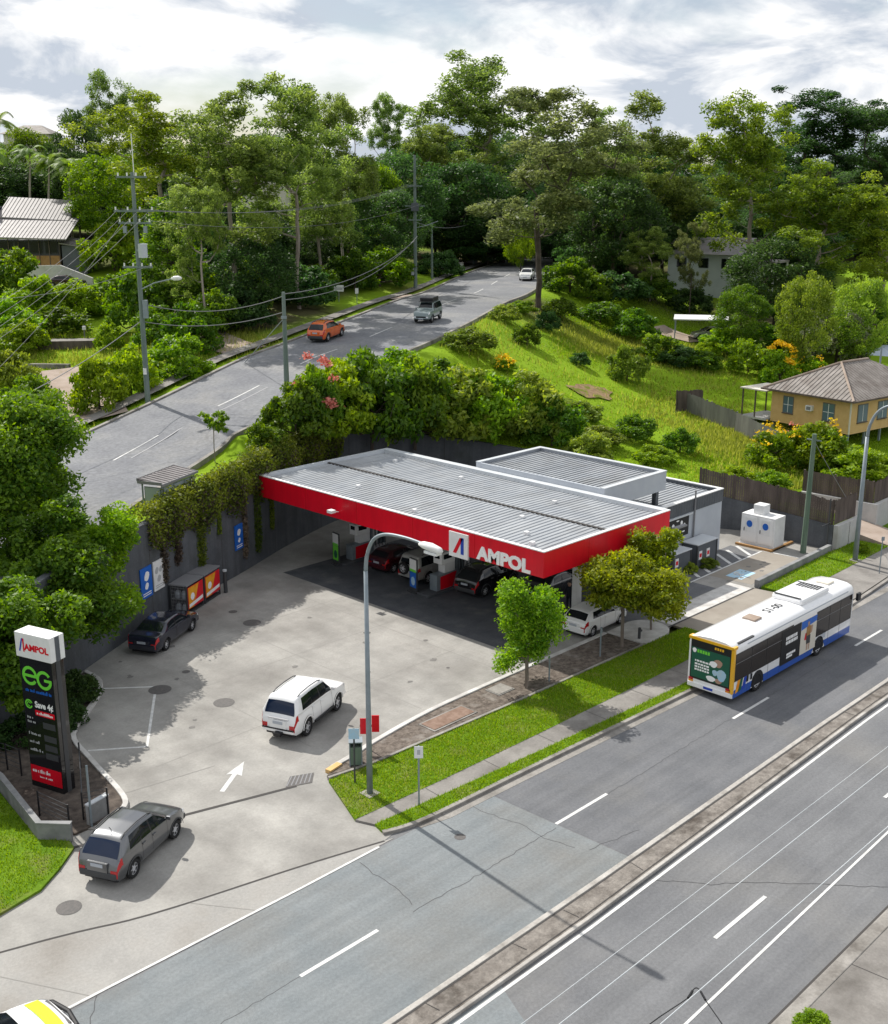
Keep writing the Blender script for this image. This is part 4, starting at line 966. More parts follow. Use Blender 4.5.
# rails and low walls round the sign island
def rail_fence(label, pts, h, n=5, m='black', base=.1):
    t = thing('wire_fence', label, 'fence', (pts[0][0], pts[0][1], base)); ox, oy = pts[0]
    for p in pts: MB().tube([(p[0] - ox, p[1] - oy, -.1), (p[0] - ox, p[1] - oy, h)], .035, 6).build('post', m, t)
    for k in range(n):
        z = h * (.25 + .72 * k / (n - 1)); MB().tube([(p[0] - ox, p[1] - oy, z) for p in pts], .014, 5).build('rail', 'darkgrey', t)
    return t
rail_fence('black wire fence on the kerb side of the price sign', [tuple(P(81, 770).xy), tuple(P(84, 822).xy), tuple(P(109, 817).xy)], 1.15)
rail_fence('short black rail fence in front of the price sign foot', [tuple(P(40, 818).xy), tuple(P(70, 832).xy)], 1.05)
rail_fence('black rail fence behind the price sign at the picture edge', [tuple(P(-20, 765).xy), tuple(P(8, 772).xy), tuple(P(22, 778).xy)], 1.2)
lw = thing('low_wall', 'low pale concrete wall round the grassy side of the sign island', 'wall')
raised('wall_face', 'wall_low', [tuple(P(-40, 766).xy), tuple(P(0, 793).xy), tuple(P(38, 842).xy), tuple(P(72, 843).xy)], 0, .16, 0, .75, lw)
raised('coping', 'wall_low', [tuple(P(-40, 766).xy), tuple(P(0, 793).xy), tuple(P(38, 842).xy), tuple(P(72, 843).xy)], -.03, .2, .75, .8, lw)
t = thing('low_wall', 'low grey block wall segment between sign island and driveway', 'wall')
raised('wall_face', 'wall_low', [tuple(P(90, 828).xy), tuple(P(110, 816).xy)], 0, .15, 0, .9, t); raised('coping', 'gutter', [tuple(P(90, 828).xy), tuple(P(110, 816).xy)], -.03, .18, .9, .95, t)
t = thing('steel_post', 'thin galvanised post beside the wire fence of the sign island', 'post', tuple(P(92, 828))); MB().tube([(0, 0, 0), (0, 0, 2.6)], .045, 8).build('post', 'galv', t); MB().tube([(0, 0, 0), (0, 0, .06)], .18, 10).build('base', 'kerb', t)

# ---------------------------------------------------------------- street furniture on the verge
lp = thing('street_light', 'tall grey street light with curved arm on the grass verge', 'street light', (-15.35, -3.95, VZ))
MB().tube([(0, 0, 0), (0, 0, 4), (0, 0, 9.3)], [.13, .1, .08], 12).build('pole', 'galv', lp, smooth=True)
MB().tube(smooth_line([(0, 0, 9.3), (0, -.1, 9.95), (0, -.45, 10.6), (0, -1.1, 10.95), (0, -2.2, 11.05), (0, -3.3, 11.0)], 5), [.08 - .0013 * k for k in range(26)], 10).build('arm', 'galv', lp, smooth=True)
hd = MB(); hd.tube([(0, -2.9, 10.98), (0, -3.1, 10.98), (0, -3.5, 10.97), (0, -3.9, 10.93), (0, -4.0, 10.92)], [.07, .13, .16, .13, .07], 10); hd.build('lamp_head', 'white', lp, smooth=True)
MB().box(-.14, .14, -3.85, -3.25, 10.74, 10.83).build('lens', 'lamp_clear', lp)
MB().box(-.3, .3, -.3, .3, -.02, .04).build('base', 'kerb', lp)
def post_sign(label, u, v, h, panel, pm, face='a', w=.45, ph=.6, pole='galv', z=VZ):
    p = P(u, v); t = thing('sign_post', label, 'sign', (p.x, p.y, z), R(-45) if face == 'cam' else 0)
    MB().tube([(0, 0, 0), (0, 0, h)], .035, 8).build('pole', pole, t)
    box('sign_panel', pm, t, -w / 2, w / 2, -.05, -.036, h - ph, h)
    return t
s_ = post_sign('white parking sign on a thin post at the footpath edge', 419, 808, 2.55, 'a', 'white', 'cam', .34, .5)
box('print', 'grey_text', s_, -.06, .06, -.053, -.05, 2.2, 2.4)
s_ = post_sign('pale blue square sign on a dark post left of the street light', 355, 785, 2.4, 'a', 'paint_blue', 'cam', .42, .45, 'darkgrey')
rb = thing('red_sign_box', 'red folding traffic sign behind the street light', 'sign', (*P(370, 752).xy, .1), R(-45)); rb.scale = (.8, .8, .9); MB().tube([(0, 0, 0), (0, 0, 1.3)], .04, 6).build('post', 'darkgrey', rb)
box('panel', 'red', rb, -.5, -.05, -.06, -.02, .85, 1.65); MB().box(.12, .52, -.05, 0, .95, 1.8).build('panel', 'red', rb); MB().box(-.52, .52, -.02, .02, 1.2, 1.3).build('bracket', 'darkgrey', rb)
bn = thing('litter_bin', 'green grey litter bin at the end of the garden bed', 'bin', (*P(356, 766).xy, .1), R(-40)); bn.scale = (.8, .8, .85)
box('body', 'timber_green', bn, -.28, .28, -.28, .28, .05, 1.0, .02); box('surround', 'galv', bn, -.34, -.28, -.3, .3, 0, 1.25); box('surround', 'galv', bn, .28, .34, -.3, .3, 0, 1.25); box('roof', 'galv', bn, -.36, .36, -.33, .33, 1.25, 1.3); box('back_panel', 'grey_clad', bn, -.28, .28, .28, .32, .1, 1.25)
tag(raised('painted_kerb_end', 'yellow_board', [(-15.35, -1.3), (-14.6, -1.16)], -.2, .08, -.02, .175), 'yellow painted end of the forecourt kerb near the bin', 'kerb')
t = thing('steel_post', 'short galvanised post in the mulch beside the white hatchback', 'post', (*P(600, 658).xy, .1)); MB().tube([(0, 0, 0), (0, 0, 1.6)], .04, 8).build('post', 'galv', t); box('tag_plate', 'galv', t, -.06, .06, -.05, -.04, 1.3, 1.6)
t = thing('steel_post', 'short galvanised post in the mulch beside the bright green tree', 'post', (*P(549, 683).xy, .1)); MB().tube([(0, 0, 0), (0, 0, 1.3)], .04, 8).build('post', 'galv', t)
t = thing('stub_pipe', 'small stub pipe standing on the white concrete nib', 'pipe', (*P(639, 641).xy, .15)); MB().tube([(0, 0, 0), (0, 0, .6)], .08, 8).build('pipe', 'darkgrey', t); MB().tube([(0, 0, .4), (.2, 0, .4)], .06, 6).build('outlet', 'darkgrey', t)
t = thing('pit_lid', 'rusty brown rectangular pit lid lying in the garden bed', 'pit lid', (-8.3, -1.35, .1)); box('lid', 'rust', t, -1.3, 1.3, -.5, .35, 0, .05); box('frame', 'kerb', t, -1.4, 1.4, -.6, .45, -.05, .03)
t = thing('pit_lid', 'pale concrete pit lid beside the bright green street tree', 'pit lid', (-4.3, -1.0, .1)); box('lid', 'kerb', t, -.5, .5, -.4, .4, 0, .05); box('frame', 'seam_light', t, -.56, .56, -.46, .46, -.05, .03)
# right light and poles
lp2 = thing('street_light', 'grey street light with curved arm rising in front of the yellow house', 'street light', (26.97, -4.0, VZ))
MB().tube([(0, 0, 0), (0, 0, 4), (0, 0, 8.2)], [.17, .14, .11], 12).build('pole', 'galv', lp2, smooth=True)
MB().tube(smooth_line([(0, 0, 8.2), (0, -.1, 8.95), (0, -.5, 9.8), (0, -1.2, 10.3), (0, -2.4, 10.45), (0, -3.4, 10.4)], 5), [.11 - .002 * k for k in range(26)], 10).build('arm', 'galv', lp2, smooth=True)
MB().tube([(0, -3.0, 10.4), (0, -3.2, 10.4), (0, -3.6, 10.38), (0, -4.1, 10.33)], [.08, .17, .2, .1], 10).build('lamp_head', 'white', lp2, smooth=True)
MB().box(-.3, .3, -.3, .3, -.02, .04).build('base', 'kerb', lp2)
gp = thing('power_pole', 'green stained timber power pole beside the low concrete wall', 'power pole', (26.4, -.65, .05)); MB().tube([(0, 0, -.1), (.1, 0, 4), (.2, 0, 8.0)], [.2, .17, .14], 10).build('pole', 'timber_green', gp); MB().tube([(.2, -.5, 7.6), (.2, .5, 7.6)], .05, 6).build('crossarm', 'timber_pole', gp)
post_sign('thin bus stop pole on the footpath by the dirt driveway', 879, 575, 2.4, 'a', 'galv', 'cam', .2, .25)
st = thing('steel_post', 'slim dark post at the corner of the dark retaining wall', 'post', (28.0, -1.5, 0)); MB().tube([(0, 0, 0), (0, 0, 3.6)], .05, 8).build('post', 'darkgrey', st); MB().tube([(-1.0, 0, 1.9), (.3, 0, 1.9)], .03, 6).build('bracket', 'darkgrey', st)
# ---------------------------------------------------------------- vehicles
def pw(x, pts):
    for (x0, y0), (x1, y1) in zip(pts, pts[1:]):
        if x <= x1: return y0 + (y1 - y0) * max(0, (x - x0)) / (x1 - x0) if x1 > x0 else y1
    return pts[-1][1]
PAINT = {}
def paint(name, col, rough=.28, metal=0.0, coat=.8):
    if name not in PAINT: PAINT[name] = mat('paint_' + name, col, rough, metal=metal, coat=coat, spec=.5)
    return PAINT[name]
SPEC = {  # top outline as (fraction of length from the rear, height), belt height rear/front
    'bigsuv': dict(L=4.9, W=1.9, wb=2.79, top=[(0, .75), (.01, 1.0), (.025, 1.12), (.075, 1.74), (.11, 1.83), (.35, 1.87), (.58, 1.82), (.70, 1.22), (.73, 1.17), (.93, 1.07), (.975, .98), (1, .72)], belt=(1.22, 1.13), r=.39, clear=.36, rear=(.027, .073), front=(.59, .70), pill=(.13, .30, .45, .66), rails=1),
    'suv': dict(L=4.45, W=1.82, wb=2.64, top=[(0, .7), (.012, .92), (.03, 1.08), (.125, 1.58), (.18, 1.67), (.35, 1.71), (.55, 1.64), (.70, 1.14), (.74, 1.08), (.88, 1.0), (.95, .9), (.985, .78), (1, .6)], belt=(1.12, 1.02), r=.355, clear=.3, rear=(.034, .12), front=(.57, .70), pill=(.17, .32, .46, .67), rails=1),
    'sedan': dict(L=4.85, W=1.84, wb=2.78, top=[(0, .66), (.012, .9), (.03, 1.02), (.14, 1.06), (.15, 1.07), (.30, 1.40), (.38, 1.45), (.5, 1.46), (.57, 1.43), (.73, 1.02), (.76, .98), (.94, .84), (.98, .75), (1, .52)], belt=(1.0, .93), r=.33, clear=.24, rear=(.16, .29), front=(.58, .73), pill=(.26, .42, .44, .68), rails=0),
    'hatch': dict(L=4.05, W=1.73, wb=2.57, top=[(0, .65), (.012, .88), (.035, 1.0), (.13, 1.36), (.19, 1.43), (.4, 1.46), (.53, 1.42), (.72, 1.0), (.75, .95), (.93, .84), (.975, .76), (1, .5)], belt=(.98, .92), r=.31, clear=.23, rear=(.04, .125), front=(.54, .72), pill=(.17, .33, .43, .67), rails=0),
    'offroad': dict(L=4.6, W=1.85, wb=2.65, top=[(0, .8), (.01, 1.06), (.02, 1.15), (.045, 1.76), (.08, 1.83), (.35, 1.86), (.585, 1.82), (.68, 1.26), (.71, 1.2), (.94, 1.12), (.98, 1.0), (1, .72)], belt=(1.16, 1.12), r=.39, clear=.42, rear=(.021, .043), front=(.59, .675), pill=(.075, .29, .44, .64), rails=1),
}
def wheel_mesh(r, w=.22):
    mb = MB(); prof = [(-w / 2 + .02, r * .62), (-w / 2, r * .7), (-w / 2, r * .9), (-w / 2 + .05, r), (w / 2 - .05, r), (w / 2, r * .9), (w / 2, r * .7), (w / 2 - .02, r * .62)]
    rows = [[(rr * math.cos(t), y, rr * math.sin(t)) for t in np.linspace(0, 2 * PI, 25)] for y, rr in prof]
    mb.grid(rows); ty = mb
    rim = MB()
    for s in (-1, 1):
        y = s * (w / 2 - .05); rim.face([(r * .3 * math.cos(t), y * 1.02, r * .3 * math.sin(t)) for t in np.linspace(0, 2 * PI, 13)[:-1]])
        rim.grid([[(rr * math.cos(t), y, rr * math.sin(t)) for t in np.linspace(0, 2 * PI, 25)] for rr in (r * .56, r * .66)])
        for k in range(6):
            t = 2 * PI * k / 6; d = .17
            rim.face([(r * .2 * math.cos(t - d), y * 1.01, r * .2 * math.sin(t - d)), (r * .6 * math.cos(t - d * .8), y * 1.01, r * .6 * math.sin(t - d * .8)), (r * .6 * math.cos(t + d * .8), y * 1.01, r * .6 * math.sin(t + d * .8)), (r * .2 * math.cos(t + d), y * 1.01, r * .2 * math.sin(t + d))])
    disc = MB(); disc.tube([(0, -w / 2 + .07, 0), (0, w / 2 - .07, 0)], r * .62, 20)
    return ty, rim, disc
_wm = {}
def wheel(t, r, x, y, w=.22):
    if (r, w) not in _wm:
        ty, rim, disc = wheel_mesh(r, w)
        a = ty.build('tyre', 'rubber', smooth=False); b = rim.build('rim', 'alloy'); c = disc.build('hub', 'darkgrey')
        _wm[(r, w)] = (a.data, b.data, c.data)
        for o in (a, b, c): bpy.data.objects.remove(o)
    e = bpy.data.objects.new('wheel', None); C.objects.link(e); e.parent = t; e.location = (x, y, r); e.empty_display_size = .2
    for n, me in zip(('tyre', 'rim', 'hub'), _wm[(r, w)]): link(n, me, e)
    return e
def car(label, kind, pt, pos, head, cat='car', group=None, z=0.0, pitch=0.0, glassm='glass', name='parked_car', plate=True, scale=1.0):
    S_ = SPEC[kind]; L, W, wb, r = S_['L'], S_['W'], S_['wb'], S_['r']
    t = thing(name, label, cat, (pos[0], pos[1], z), head, group)
    t.rotation_euler = (0, pitch, head); t.scale = (scale,) * 3
    xr = -L / 2
    top = [(xr + f * L, h) for f, h in S_['top']]
    roofz = max(h for _, h in top)
    ax = (-wb / 2 - .02, wb / 2 - .02 + (.05 if kind != 'sedan' else .1))
    def half(x):
        e = x - xr if x < 0 else L / 2 - x; k = min(1, max(0, e / (.55 if x < 0 else .95))); f0 = .82 if x < 0 else .70; base = W / 2 * (f0 + (1 - f0) * math.sqrt(max(0, 1 - (1 - k) ** 2)))
        return base
    def sill(x):
        z0 = S_['clear']
        for a in ax:
            d = abs(x - a); R_ = r + .075
            if d < R_: z0 = max(z0, r + math.sqrt(R_ * R_ - d * d) * .97)
        e = min(x - xr, L / 2 - x)
        return z0 + max(0, .12 - e) * .6
    def ztop(x): return sum(pw(min(max(x + o, xr), L / 2), top) for o in (-.07, -.035, 0, .035, .07)) / 5 if xr + .1 < x < L / 2 - .1 else pw(x, top)
    def sec(x):
        zt = ztop(x); f = (x - xr) / L; zb = S_['belt'][0] + (S_['belt'][1] - S_['belt'][0]) * f
        zb = min(zb, zt - .035); zs = min(sill(x), zb - .05); w = half(x)
        g = min(1, max(0, (zt - zb) / .5)); wr = (w - .10) * (1 - g) + (W / 2 * .715) * g
        wr = min(wr, w - .06)
        def sh(z): return w - .05 * ((z - .72) / .45) ** 2 - .015
        zm = zs + (zb - zs) * .55
        top_l = zt - (.03 + .05 * g)
        gl0 = zb + .025 * (1 - g) + .03 * g
        if gl0 > top_l - .003: gl0 = (zb + top_l) / 2
        return [(min(sh(zs), w - .02) - .04, zs), (sh(zs + (zb - zs) * .2), zs + (zb - zs) * .2), (sh(zm), zm), (sh(zb) , zb - .03 * g), (w - .045 - .01 * g, gl0), (wr + .02, top_l), (wr - .05, zt - .018), (wr * .55, zt), (0, zt + .012 * g + .006)]
    def crv(p, s):
        i = min(int(s), 7); k = s - i
        if i in (0, 4): return p[i][0] + (p[i + 1][0] - p[i][0]) * k + (.012 * math.sin(PI * k) if i == 4 else 0), p[i][1] + (p[i + 1][1] - p[i][1]) * k
        p0 = p[max(i - 1, 0)]; p3 = p[i + 2] if i + 2 <= 8 else (-p[7][0], p[7][1])
        o = []
        for c in (0, 1):
            a, b_, d = p[i][c], p[i + 1][c], .5
            m0, m1 = (b_ - p0[c]) * .35, (p3[c] - a) * .35
            if i == 3 or i == 5: m0 *= .5; m1 *= .5
            o.append((2 * k ** 3 - 3 * k * k + 1) * a + (k ** 3 - 2 * k * k + k) * m0 + (-2 * k ** 3 + 3 * k * k) * b_ + (k ** 3 - k * k) * m1)
        return o[0], o[1]
    def surf(x, s, side):
        y, zz = crv(sec(x), s)
        return Vector((x, side * y, zz))
    xs = sorted(set([round(x, 4) for x in np.linspace(xr, L / 2, int(L / .065))] + [round(a, 4) for a, _ in top]))
    rows = []
    for x in xs:
        p0 = sec(x); p = [crv(p0, s_) for s_ in (0, .5, 1, 1.33, 1.67, 2, 2.33, 2.67, 3, 3.5, 4, 4.5, 5, 5.33, 5.67, 6, 6.5, 7, 7.5, 8)]; rows.append([(x, -y, zz) for y, zz in p] + [(x, y, zz) for y, zz in reversed(p[:-1])])
    mb = MB(); mb.grid(rows[::-1]); mb.face(rows[0]); mb.face(rows[-1][::-1])
    body = mb.build('body', pt, t, smooth=True)
    body.data.polygons.foreach_set('use_smooth', [len(p.vertices) == 4 for p in body.data.polygons])
    es = body.modifiers.new('split', 'EDGE_SPLIT'); es.split_angle = R(38)
    box('underbody', 'black', t, xr + .15, L / 2 - .15, -W / 2 + .25, W / 2 - .25, S_['clear'] - .1, .8)
    def patch(nm, m, x0, x1, s0, s1, side, off=.007, nx=10, ns=4, both=False, par=None, slant=0.0):
        mb = MB(); rws = []
        def pt_(x, s, sd):
            q = surf(x, s, sd); du = surf(x + .02, s, sd) - surf(x - .02, s, sd); dv = surf(x, min(8, s + .05), sd) - surf(x, max(0, s - .05), sd)
            n = du.cross(dv)
            if n.length < 1e-9: n = Vector((0, sd, 0))
            n.normalize(); 
            if n.z < -.2 or n.y * sd < -.3: n = -n
            return tuple(q + n * off)
        for x in np.linspace(x0, x1, nx):
            if both:
                ss = list(np.linspace(s0, 8, ns)); row = [pt_(x, s, -1) for s in ss] + [pt_(x, s, 1) for s in reversed(ss[:-1])]
            else: row = [pt_(x + slant * k, s, side) for k, s in zip(np.linspace(0, 1, ns), np.linspace(s0, s1, ns))]
            rws.append(row)
        mb.grid(rws if not both and side > 0 else rws[::-1])
        return mb.build(nm, m, par or t, smooth=True)
    f2x = lambda f: xr + f * L
    patch('rear_window', glassm, f2x(S_['rear'][0]) + .01, f2x(S_['rear'][1]) - .005, 6.05, 8, 1, both=True)
    patch('windscreen', glassm, f2x(S_['front'][0]) + .03, f2x(S_['front'][1]) - .03, 6.05, 8, 1, both=True)
    q0, q1, q2, q3 = [f2x(f) for f in S_['pill']]
    for side in (-1, 1):
        for i, (x0, x1) in enumerate(((q0, q1 - .04), (q1 + .03, q2 - .04), (q2 + .04, q3))):
            if x1 - x0 < .15: continue
            patch('side_window', 'glass', x0, x1, 4.08, 4.95, side, slant=(.16 if i == 0 else 0))
        for x0, x1 in ((q1 - .045, q1 + .035), (q2 - .045, q2 + .045)): patch('pillar_trim', 'black', x0, x1, 4.08, 4.95, side, .006, 3)
        for x in (q1 - .005, q2 + .0, q3 + .02):
            patch('door_seam', 'seam', x - .007, x + .007, 1.1, 4.0, side, .004, 2, 8)
        for x in (q1 + .12, q2 + .14): 
            p = surf(x, 2.75, side); box('door_handle', pt, t, x - .1, x + .1, min(p.y, p.y + side * .035), max(p.y, p.y + side * .035), p.z - .02, p.z + .02)
        p = surf(q3 + .04, 4.0, side); y0, y1 = sorted((p.y, p.y + side * .2)); box('mirror', pt, t, q3 - .02, q3 + .1, y0, y1, p.z + .02, p.z + .17, .03)
        patch('sill_trim', 'darkgrey', ax[0] + r + .1, ax[1] - r - .1, 0.02, .9, side, .006, 4, 3)
        patch('tail_light', 'lamp_red', xr + .015, xr + .26, 2.35, 3.6, side, .012, 5, 4)
        z0 = .86 if kind not in ('bigsuv', 'offroad') else 1.0
        bz = sec(xr + .02)[3]
        y0, y1 = sorted((side * (bz[0] - .26), side * (bz[0] - .005))); box('tail_light', 'lamp_red', t, xr - .012, xr + .03, y0, y1, bz[1] - .3, bz[1] - .03)
        bf = sec(L / 2 - .1)[3]; y0, y1 = sorted((side * (bf[0] - .4), side * (bf[0] - .03))); box('headlight', 'lamp_clear', t, L / 2 - .12, L / 2 + .008, y0, y1, sec(L / 2)[8][1] - .2, sec(L / 2)[8][1] - .05, .02)
        patch('headlight', 'lamp_clear', L / 2 - .36, L / 2 - .08, 2.5, 3.5, side, .01, 5, 3)
        for a in ax: wheel(t, r, a, side * (W / 2 - .14))
        for a in ax:
            arch = MB(); n = 14; ro, ri = r + .115, r + .07; y = side * (W / 2 - .004)
            arch.grid([[(a + rr * math.cos(q), y + (side * .012 if rr == ri else 0), r + rr * math.sin(q)) for q in np.linspace(.08, PI - .08, n)] for rr in (ro, ri)]); arch.build('wheel_arch', 'darkgrey' if kind in ('suv',) else pt, t)
    bb = sec(xr)[1]; box('rear_bumper', 'darkgrey' if kind == 'suv' else pt, t, xr - .05, xr + .2, -W / 2 * .82, W / 2 * .82, S_['clear'] + .06, .62, .05)
    box('front_bumper', 'darkgrey' if kind in ('suv',) else pt, t, L / 2 - .2, L / 2 + .05, -W / 2 * .8, W / 2 * .8, S_['clear'] + .02, .56, .05)
    zg = sec(L / 2)[8][1]; box('grille', 'black', t, L / 2 - .05, L / 2 + .012, -.5, .5, zg - .24, zg - .04)
    if plate:
        box('number_plate', 'plate', t, xr - .065, xr - .045, -.24, .24, .66 if kind in ('sedan', 'hatch') else .8, .78 if kind in ('sedan', 'hatch') else .92)
        box('plate_recess', pt, t, xr - .045, xr + .05, -.4, .4, .62, .8 if kind in ('sedan', 'hatch') else .96)
        box('number_plate', 'plate', t, L / 2 + .03, L / 2 + .062, -.24, .24, .42, .53)
    if S_['rails']:
        for side in (-1, 1):
            x0, x1 = f2x(.14), f2x(.55); ps_ = []
            for k in range(9):
                x = x0 + (x1 - x0) * k / 8; p = surf(x, 6.1, side); ps_.append(tuple(p + Vector((0, 0, .06 if 0 < k < 8 else .0))))
            MB().tube(ps_, .022, 6).build('roof_rail', 'darkgrey', t)
    t['_x'] = 0
    del t['_x']
    return t
def wpos(mid, head, W): return (mid[0] - math.sin(head) * (W / 2 - .1), mid[1] + math.cos(head) * (W / 2 - .1))
white, silver, grey, blackp = paint('white', (.8, .8, .8)), paint('silver', (.46, .46, .44), .32, .35), paint('grey', (.15, .155, .165), .3, .75), paint('black', (.008, .008, .01), .15)
h = R(21.4); c = car('white four wheel drive with roof rails driving across the forecourt', 'bigsuv', white, (-12.75, 3.25), h, 'car', z=.015, glassm='glass_blue', name='large_suv')
c.scale = (.98, 1.0, 1.07)
box('tow_bar', 'black', c, -2.75, -2.4, -.25, .1, .36, .5); box('step_bar', 'black', c, -.85, .9, -1.0, -.86, .4, .47)
box('bumper_strip', 'black', c, -2.512, -2.48, -.78, .78, .56, .62); box('chrome_strip', 'alloy', c, -2.47, -2.42, -.5, .5, 1.0, 1.05)
h = R(25.7); c = car('dark grey compact SUV leaving the driveway beside the price sign', 'suv', grey, (-24.05, -.95), h, 'car', z=.015, glassm='glass_blue', name='compact_suv')
MB().tube([(-1.3, 0, 1.68), (-1.42, 0, 1.85)], .012, 5).build('aerial', 'black', c)
h = R(29); car('dark navy sedan parked against the dark wall', 'sedan', paint('navy', (.012, .014, .028), .2), (-11.8, 16.35), h, 'car', z=.015, name='parked_sedan')
car('small white hatchback half hidden by the street tree', 'hatch', white, (5.75, .95), R(2), 'car', z=.02, name='parked_hatchback')
car('black SUV refuelling at the nearer pump', 'suv', blackp, (6.4, 9.55), R(5), 'car', z=.02, name='parked_suv')
c = car('silver four wheel drive with rear spare wheel behind the nearer pump', 'offroad', silver, (5.75, 13.6), R(3), 'car', z=.02, name='parked_offroader')
e = wheel(c, .39, -2.42, .25, .24); e.rotation_euler = (0, 0, R(90)); e.location = (-2.42, .2, 1.05)
car('dark red hatchback at the pumps under the canopy', 'hatch', paint('maroon', (.055, .006, .01), .2), (5.7, 16.6), R(3), 'car', z=.02, name='parked_hatchback')
car('black car mostly hidden behind the bright green street tree', 'sedan', blackp, (8.6, 6.2), R(3), 'car', z=.02, name='parked_sedan')
# cars on the upper road
def road_car(label, u, v, lane, kind, pt, back=False, name='driven_car', cat='car', zz=None):
    best = min(np.arange(0, clen[-1] - 2, .5), key=lambda s: (lambda q: abs(444 + FPX * 0 - 0) * 0 + abs(proj(q)[0] - u) + abs(proj(q)[1] - v))(on_road(s, lane)[0]))
    p, ang, d = on_road(best, lane)
    return car(label, kind, pt, (p.x, p.y), ang + (PI if back else 0), cat, z=p.z + .08, pitch=(1 if back else -1) * math.atan2(d.z, math.hypot(d.x, d.y)), name=name)
def proj(p):
    dx, dy, dz = p[0] - CAMX, p[1] - CAMY, p[2] - CH
    c, s = math.cos(HEAD - PI / 2), math.sin(HEAD - PI / 2)
    x, y = dx * c + dy * s, -dx * s + dy * c
    dep = y * math.cos(TH) - dz * math.sin(TH); up = y * math.sin(TH) + dz * math.cos(TH)
    return 444 + FPX * x / dep, 512 - FPX * up / dep
road_car('orange SUV driving up the kerb side of the upper road', 326, 338, 3.4, 'suv', paint('orange', (.62, .11, .012), .25))
c = road_car('grey green four wheel drive with roof load coming down the upper road', 427, 317, -2.0, 'offroad', paint('greygreen', (.2, .25, .25), .3), True)
box('roof_box', 'black', c, -1.5, .5, -.65, .65, 1.93, 2.25, .06); box('roof_rack', 'darkgrey', c, -1.6, .7, -.7, .7, 1.89, 1.93)
road_car('white hatchback far up the upper road beside the dark tree trunk', 527, 286, -3.6, 'hatch', white, True)
p = on_hill(66, 288); car('dark maroon sedan parked below the iron roofed house', 'sedan', paint('plum', (.03, .008, .014), .2), (p.x, p.y), R(-45), 'car', z=p.z + .1, name='parked_sedan')
p = on_hill(703, 341); car('pale grey hatchback parked under the carport on the hill', 'hatch', silver, (p.x + 1.2, p.y), R(140), 'car', z=p.z + .08, name='parked_hatchback')
# marked car entering at the bottom corner
pc = P(57, 1014); hd_ = R(1)
c = car('white patrol car with lime stripe entering at the bottom corner', 'sedan', white, (pc.x - 2.6, pc.y - .95), hd_, 'car', z=.02, name='patrol_car')
mb = MB(); S2 = SPEC['sedan']
for y0, y1, x0 in ((-.8, .8, 1.62),):
    rows = [[(x0 + k * .14 + .05 * (1 - (y / .9) ** 2), y, pw(x0 + k * .14, [(-2.425 + f * 4.85, h_) for f, h_ in S2['top']]) + .022 - .028 * (y / .8) ** 2) for y in np.linspace(y0, y1, 9)] for k in range(4)]
    mb.grid(rows[::-1])
mb.build('lime_stripe', mat('lime', (.55, .72, .02), .4), c)
mb = MB(); mb.tube([(2.1, -.95, .62), (2.42, -.7, .62), (2.55, 0, .62), (2.42, .7, .62), (2.1, .95, .62)], .07, 8); mb.build('push_bar', 'black', c)

# ---------------------------------------------------------------- bus
bus = thing('city_bus', 'white city bus with yellow rear edge, dark windows and blue skirt on the main road', 'bus', (2.1, -9.75, 0.0), 0)
BL, BW, BH = 12.25, 2.45, 2.95
bw = paint('buswhite', (.8, .8, .81), .3)
prof = [(0, .32), (0, 1.2), (0, 2.55), (.05, 2.78), (.16, 2.9), (.45, 3.0), (BW / 2, 3.05)]
prof = prof + [(BW - y, z) for y, z in reversed(prof[:-1])]
def busring(x, k): return [(x, BW / 2 + (y - BW / 2) * k, .32 + (z - .32) * (1 if k > .99 else .985)) for y, z in prof]
mb = MB(); rg = [busring(0.0, .97), busring(.06, 1)] + [busring(x, 1) for x in np.linspace(.5, 11.9, 24)] + [busring(12.15, .985), busring(BL, .93)]
mb.grid(rg); mb.face(rg[0][::-1]); mb.face(rg[-1])
b_ = mb.build('body', bw, bus, smooth=True); es = b_.modifiers.new('split', 'EDGE_SPLIT'); es.split_angle = R(35)
b_.data.polygons.foreach_set('use_smooth', [len(p.vertices) == 4 for p in b_.data.polygons])
box('chassis', 'black', bus, .3, 11.9, .2, BW - .2, .2, .4)
blue = paint('busblue', (.012, .085, .42), .3); yel = paint('busyellow', (.78, .42, .01), .35)
wx = (2.3, 8.45)
def skirt(side, z0, z1, m, nm, off, x0=.06, x1=12.0):
    y = -off if side < 0 else BW + off; mb = MB(); pts = []
    xs_ = sorted(set(list(np.linspace(x0, x1, 60)) + [x0, x1])); lo, hi = [], []
    for x in xs_:
        zl = z0
        for a in wx:
            d = abs(x - a)
            if d < .58: zl = max(zl, .5 + math.sqrt(.58 ** 2 - d * d))
        zl = min(zl, z1); lo.append((x, y, zl)); hi.append((x, y, z1))
    mb.grid([lo, hi] if side < 0 else [hi, lo]); mb.build(nm, m, bus)
for s in (-1, 1):
    skirt(s, .3, .7, blue, 'blue_skirt', .006)
    y0, y1 = (-.03, .04) if s < 0 else (BW - .04, BW + .03)
    for a in wx: wheel(bus, .5, a, .11 if s < 0 else BW - .11, .28)
    for a in wx:
        wa = MB(); y = -.008 if s < 0 else BW + .008; wa.face([(a + .57 * math.cos(q), y, .5 + .57 * math.sin(q)) for q in (np.linspace(-.25, PI + .25, 20) if s > 0 else np.linspace(PI + .25, -.25, 20))]); wa.build('wheel_well', 'black', bus)
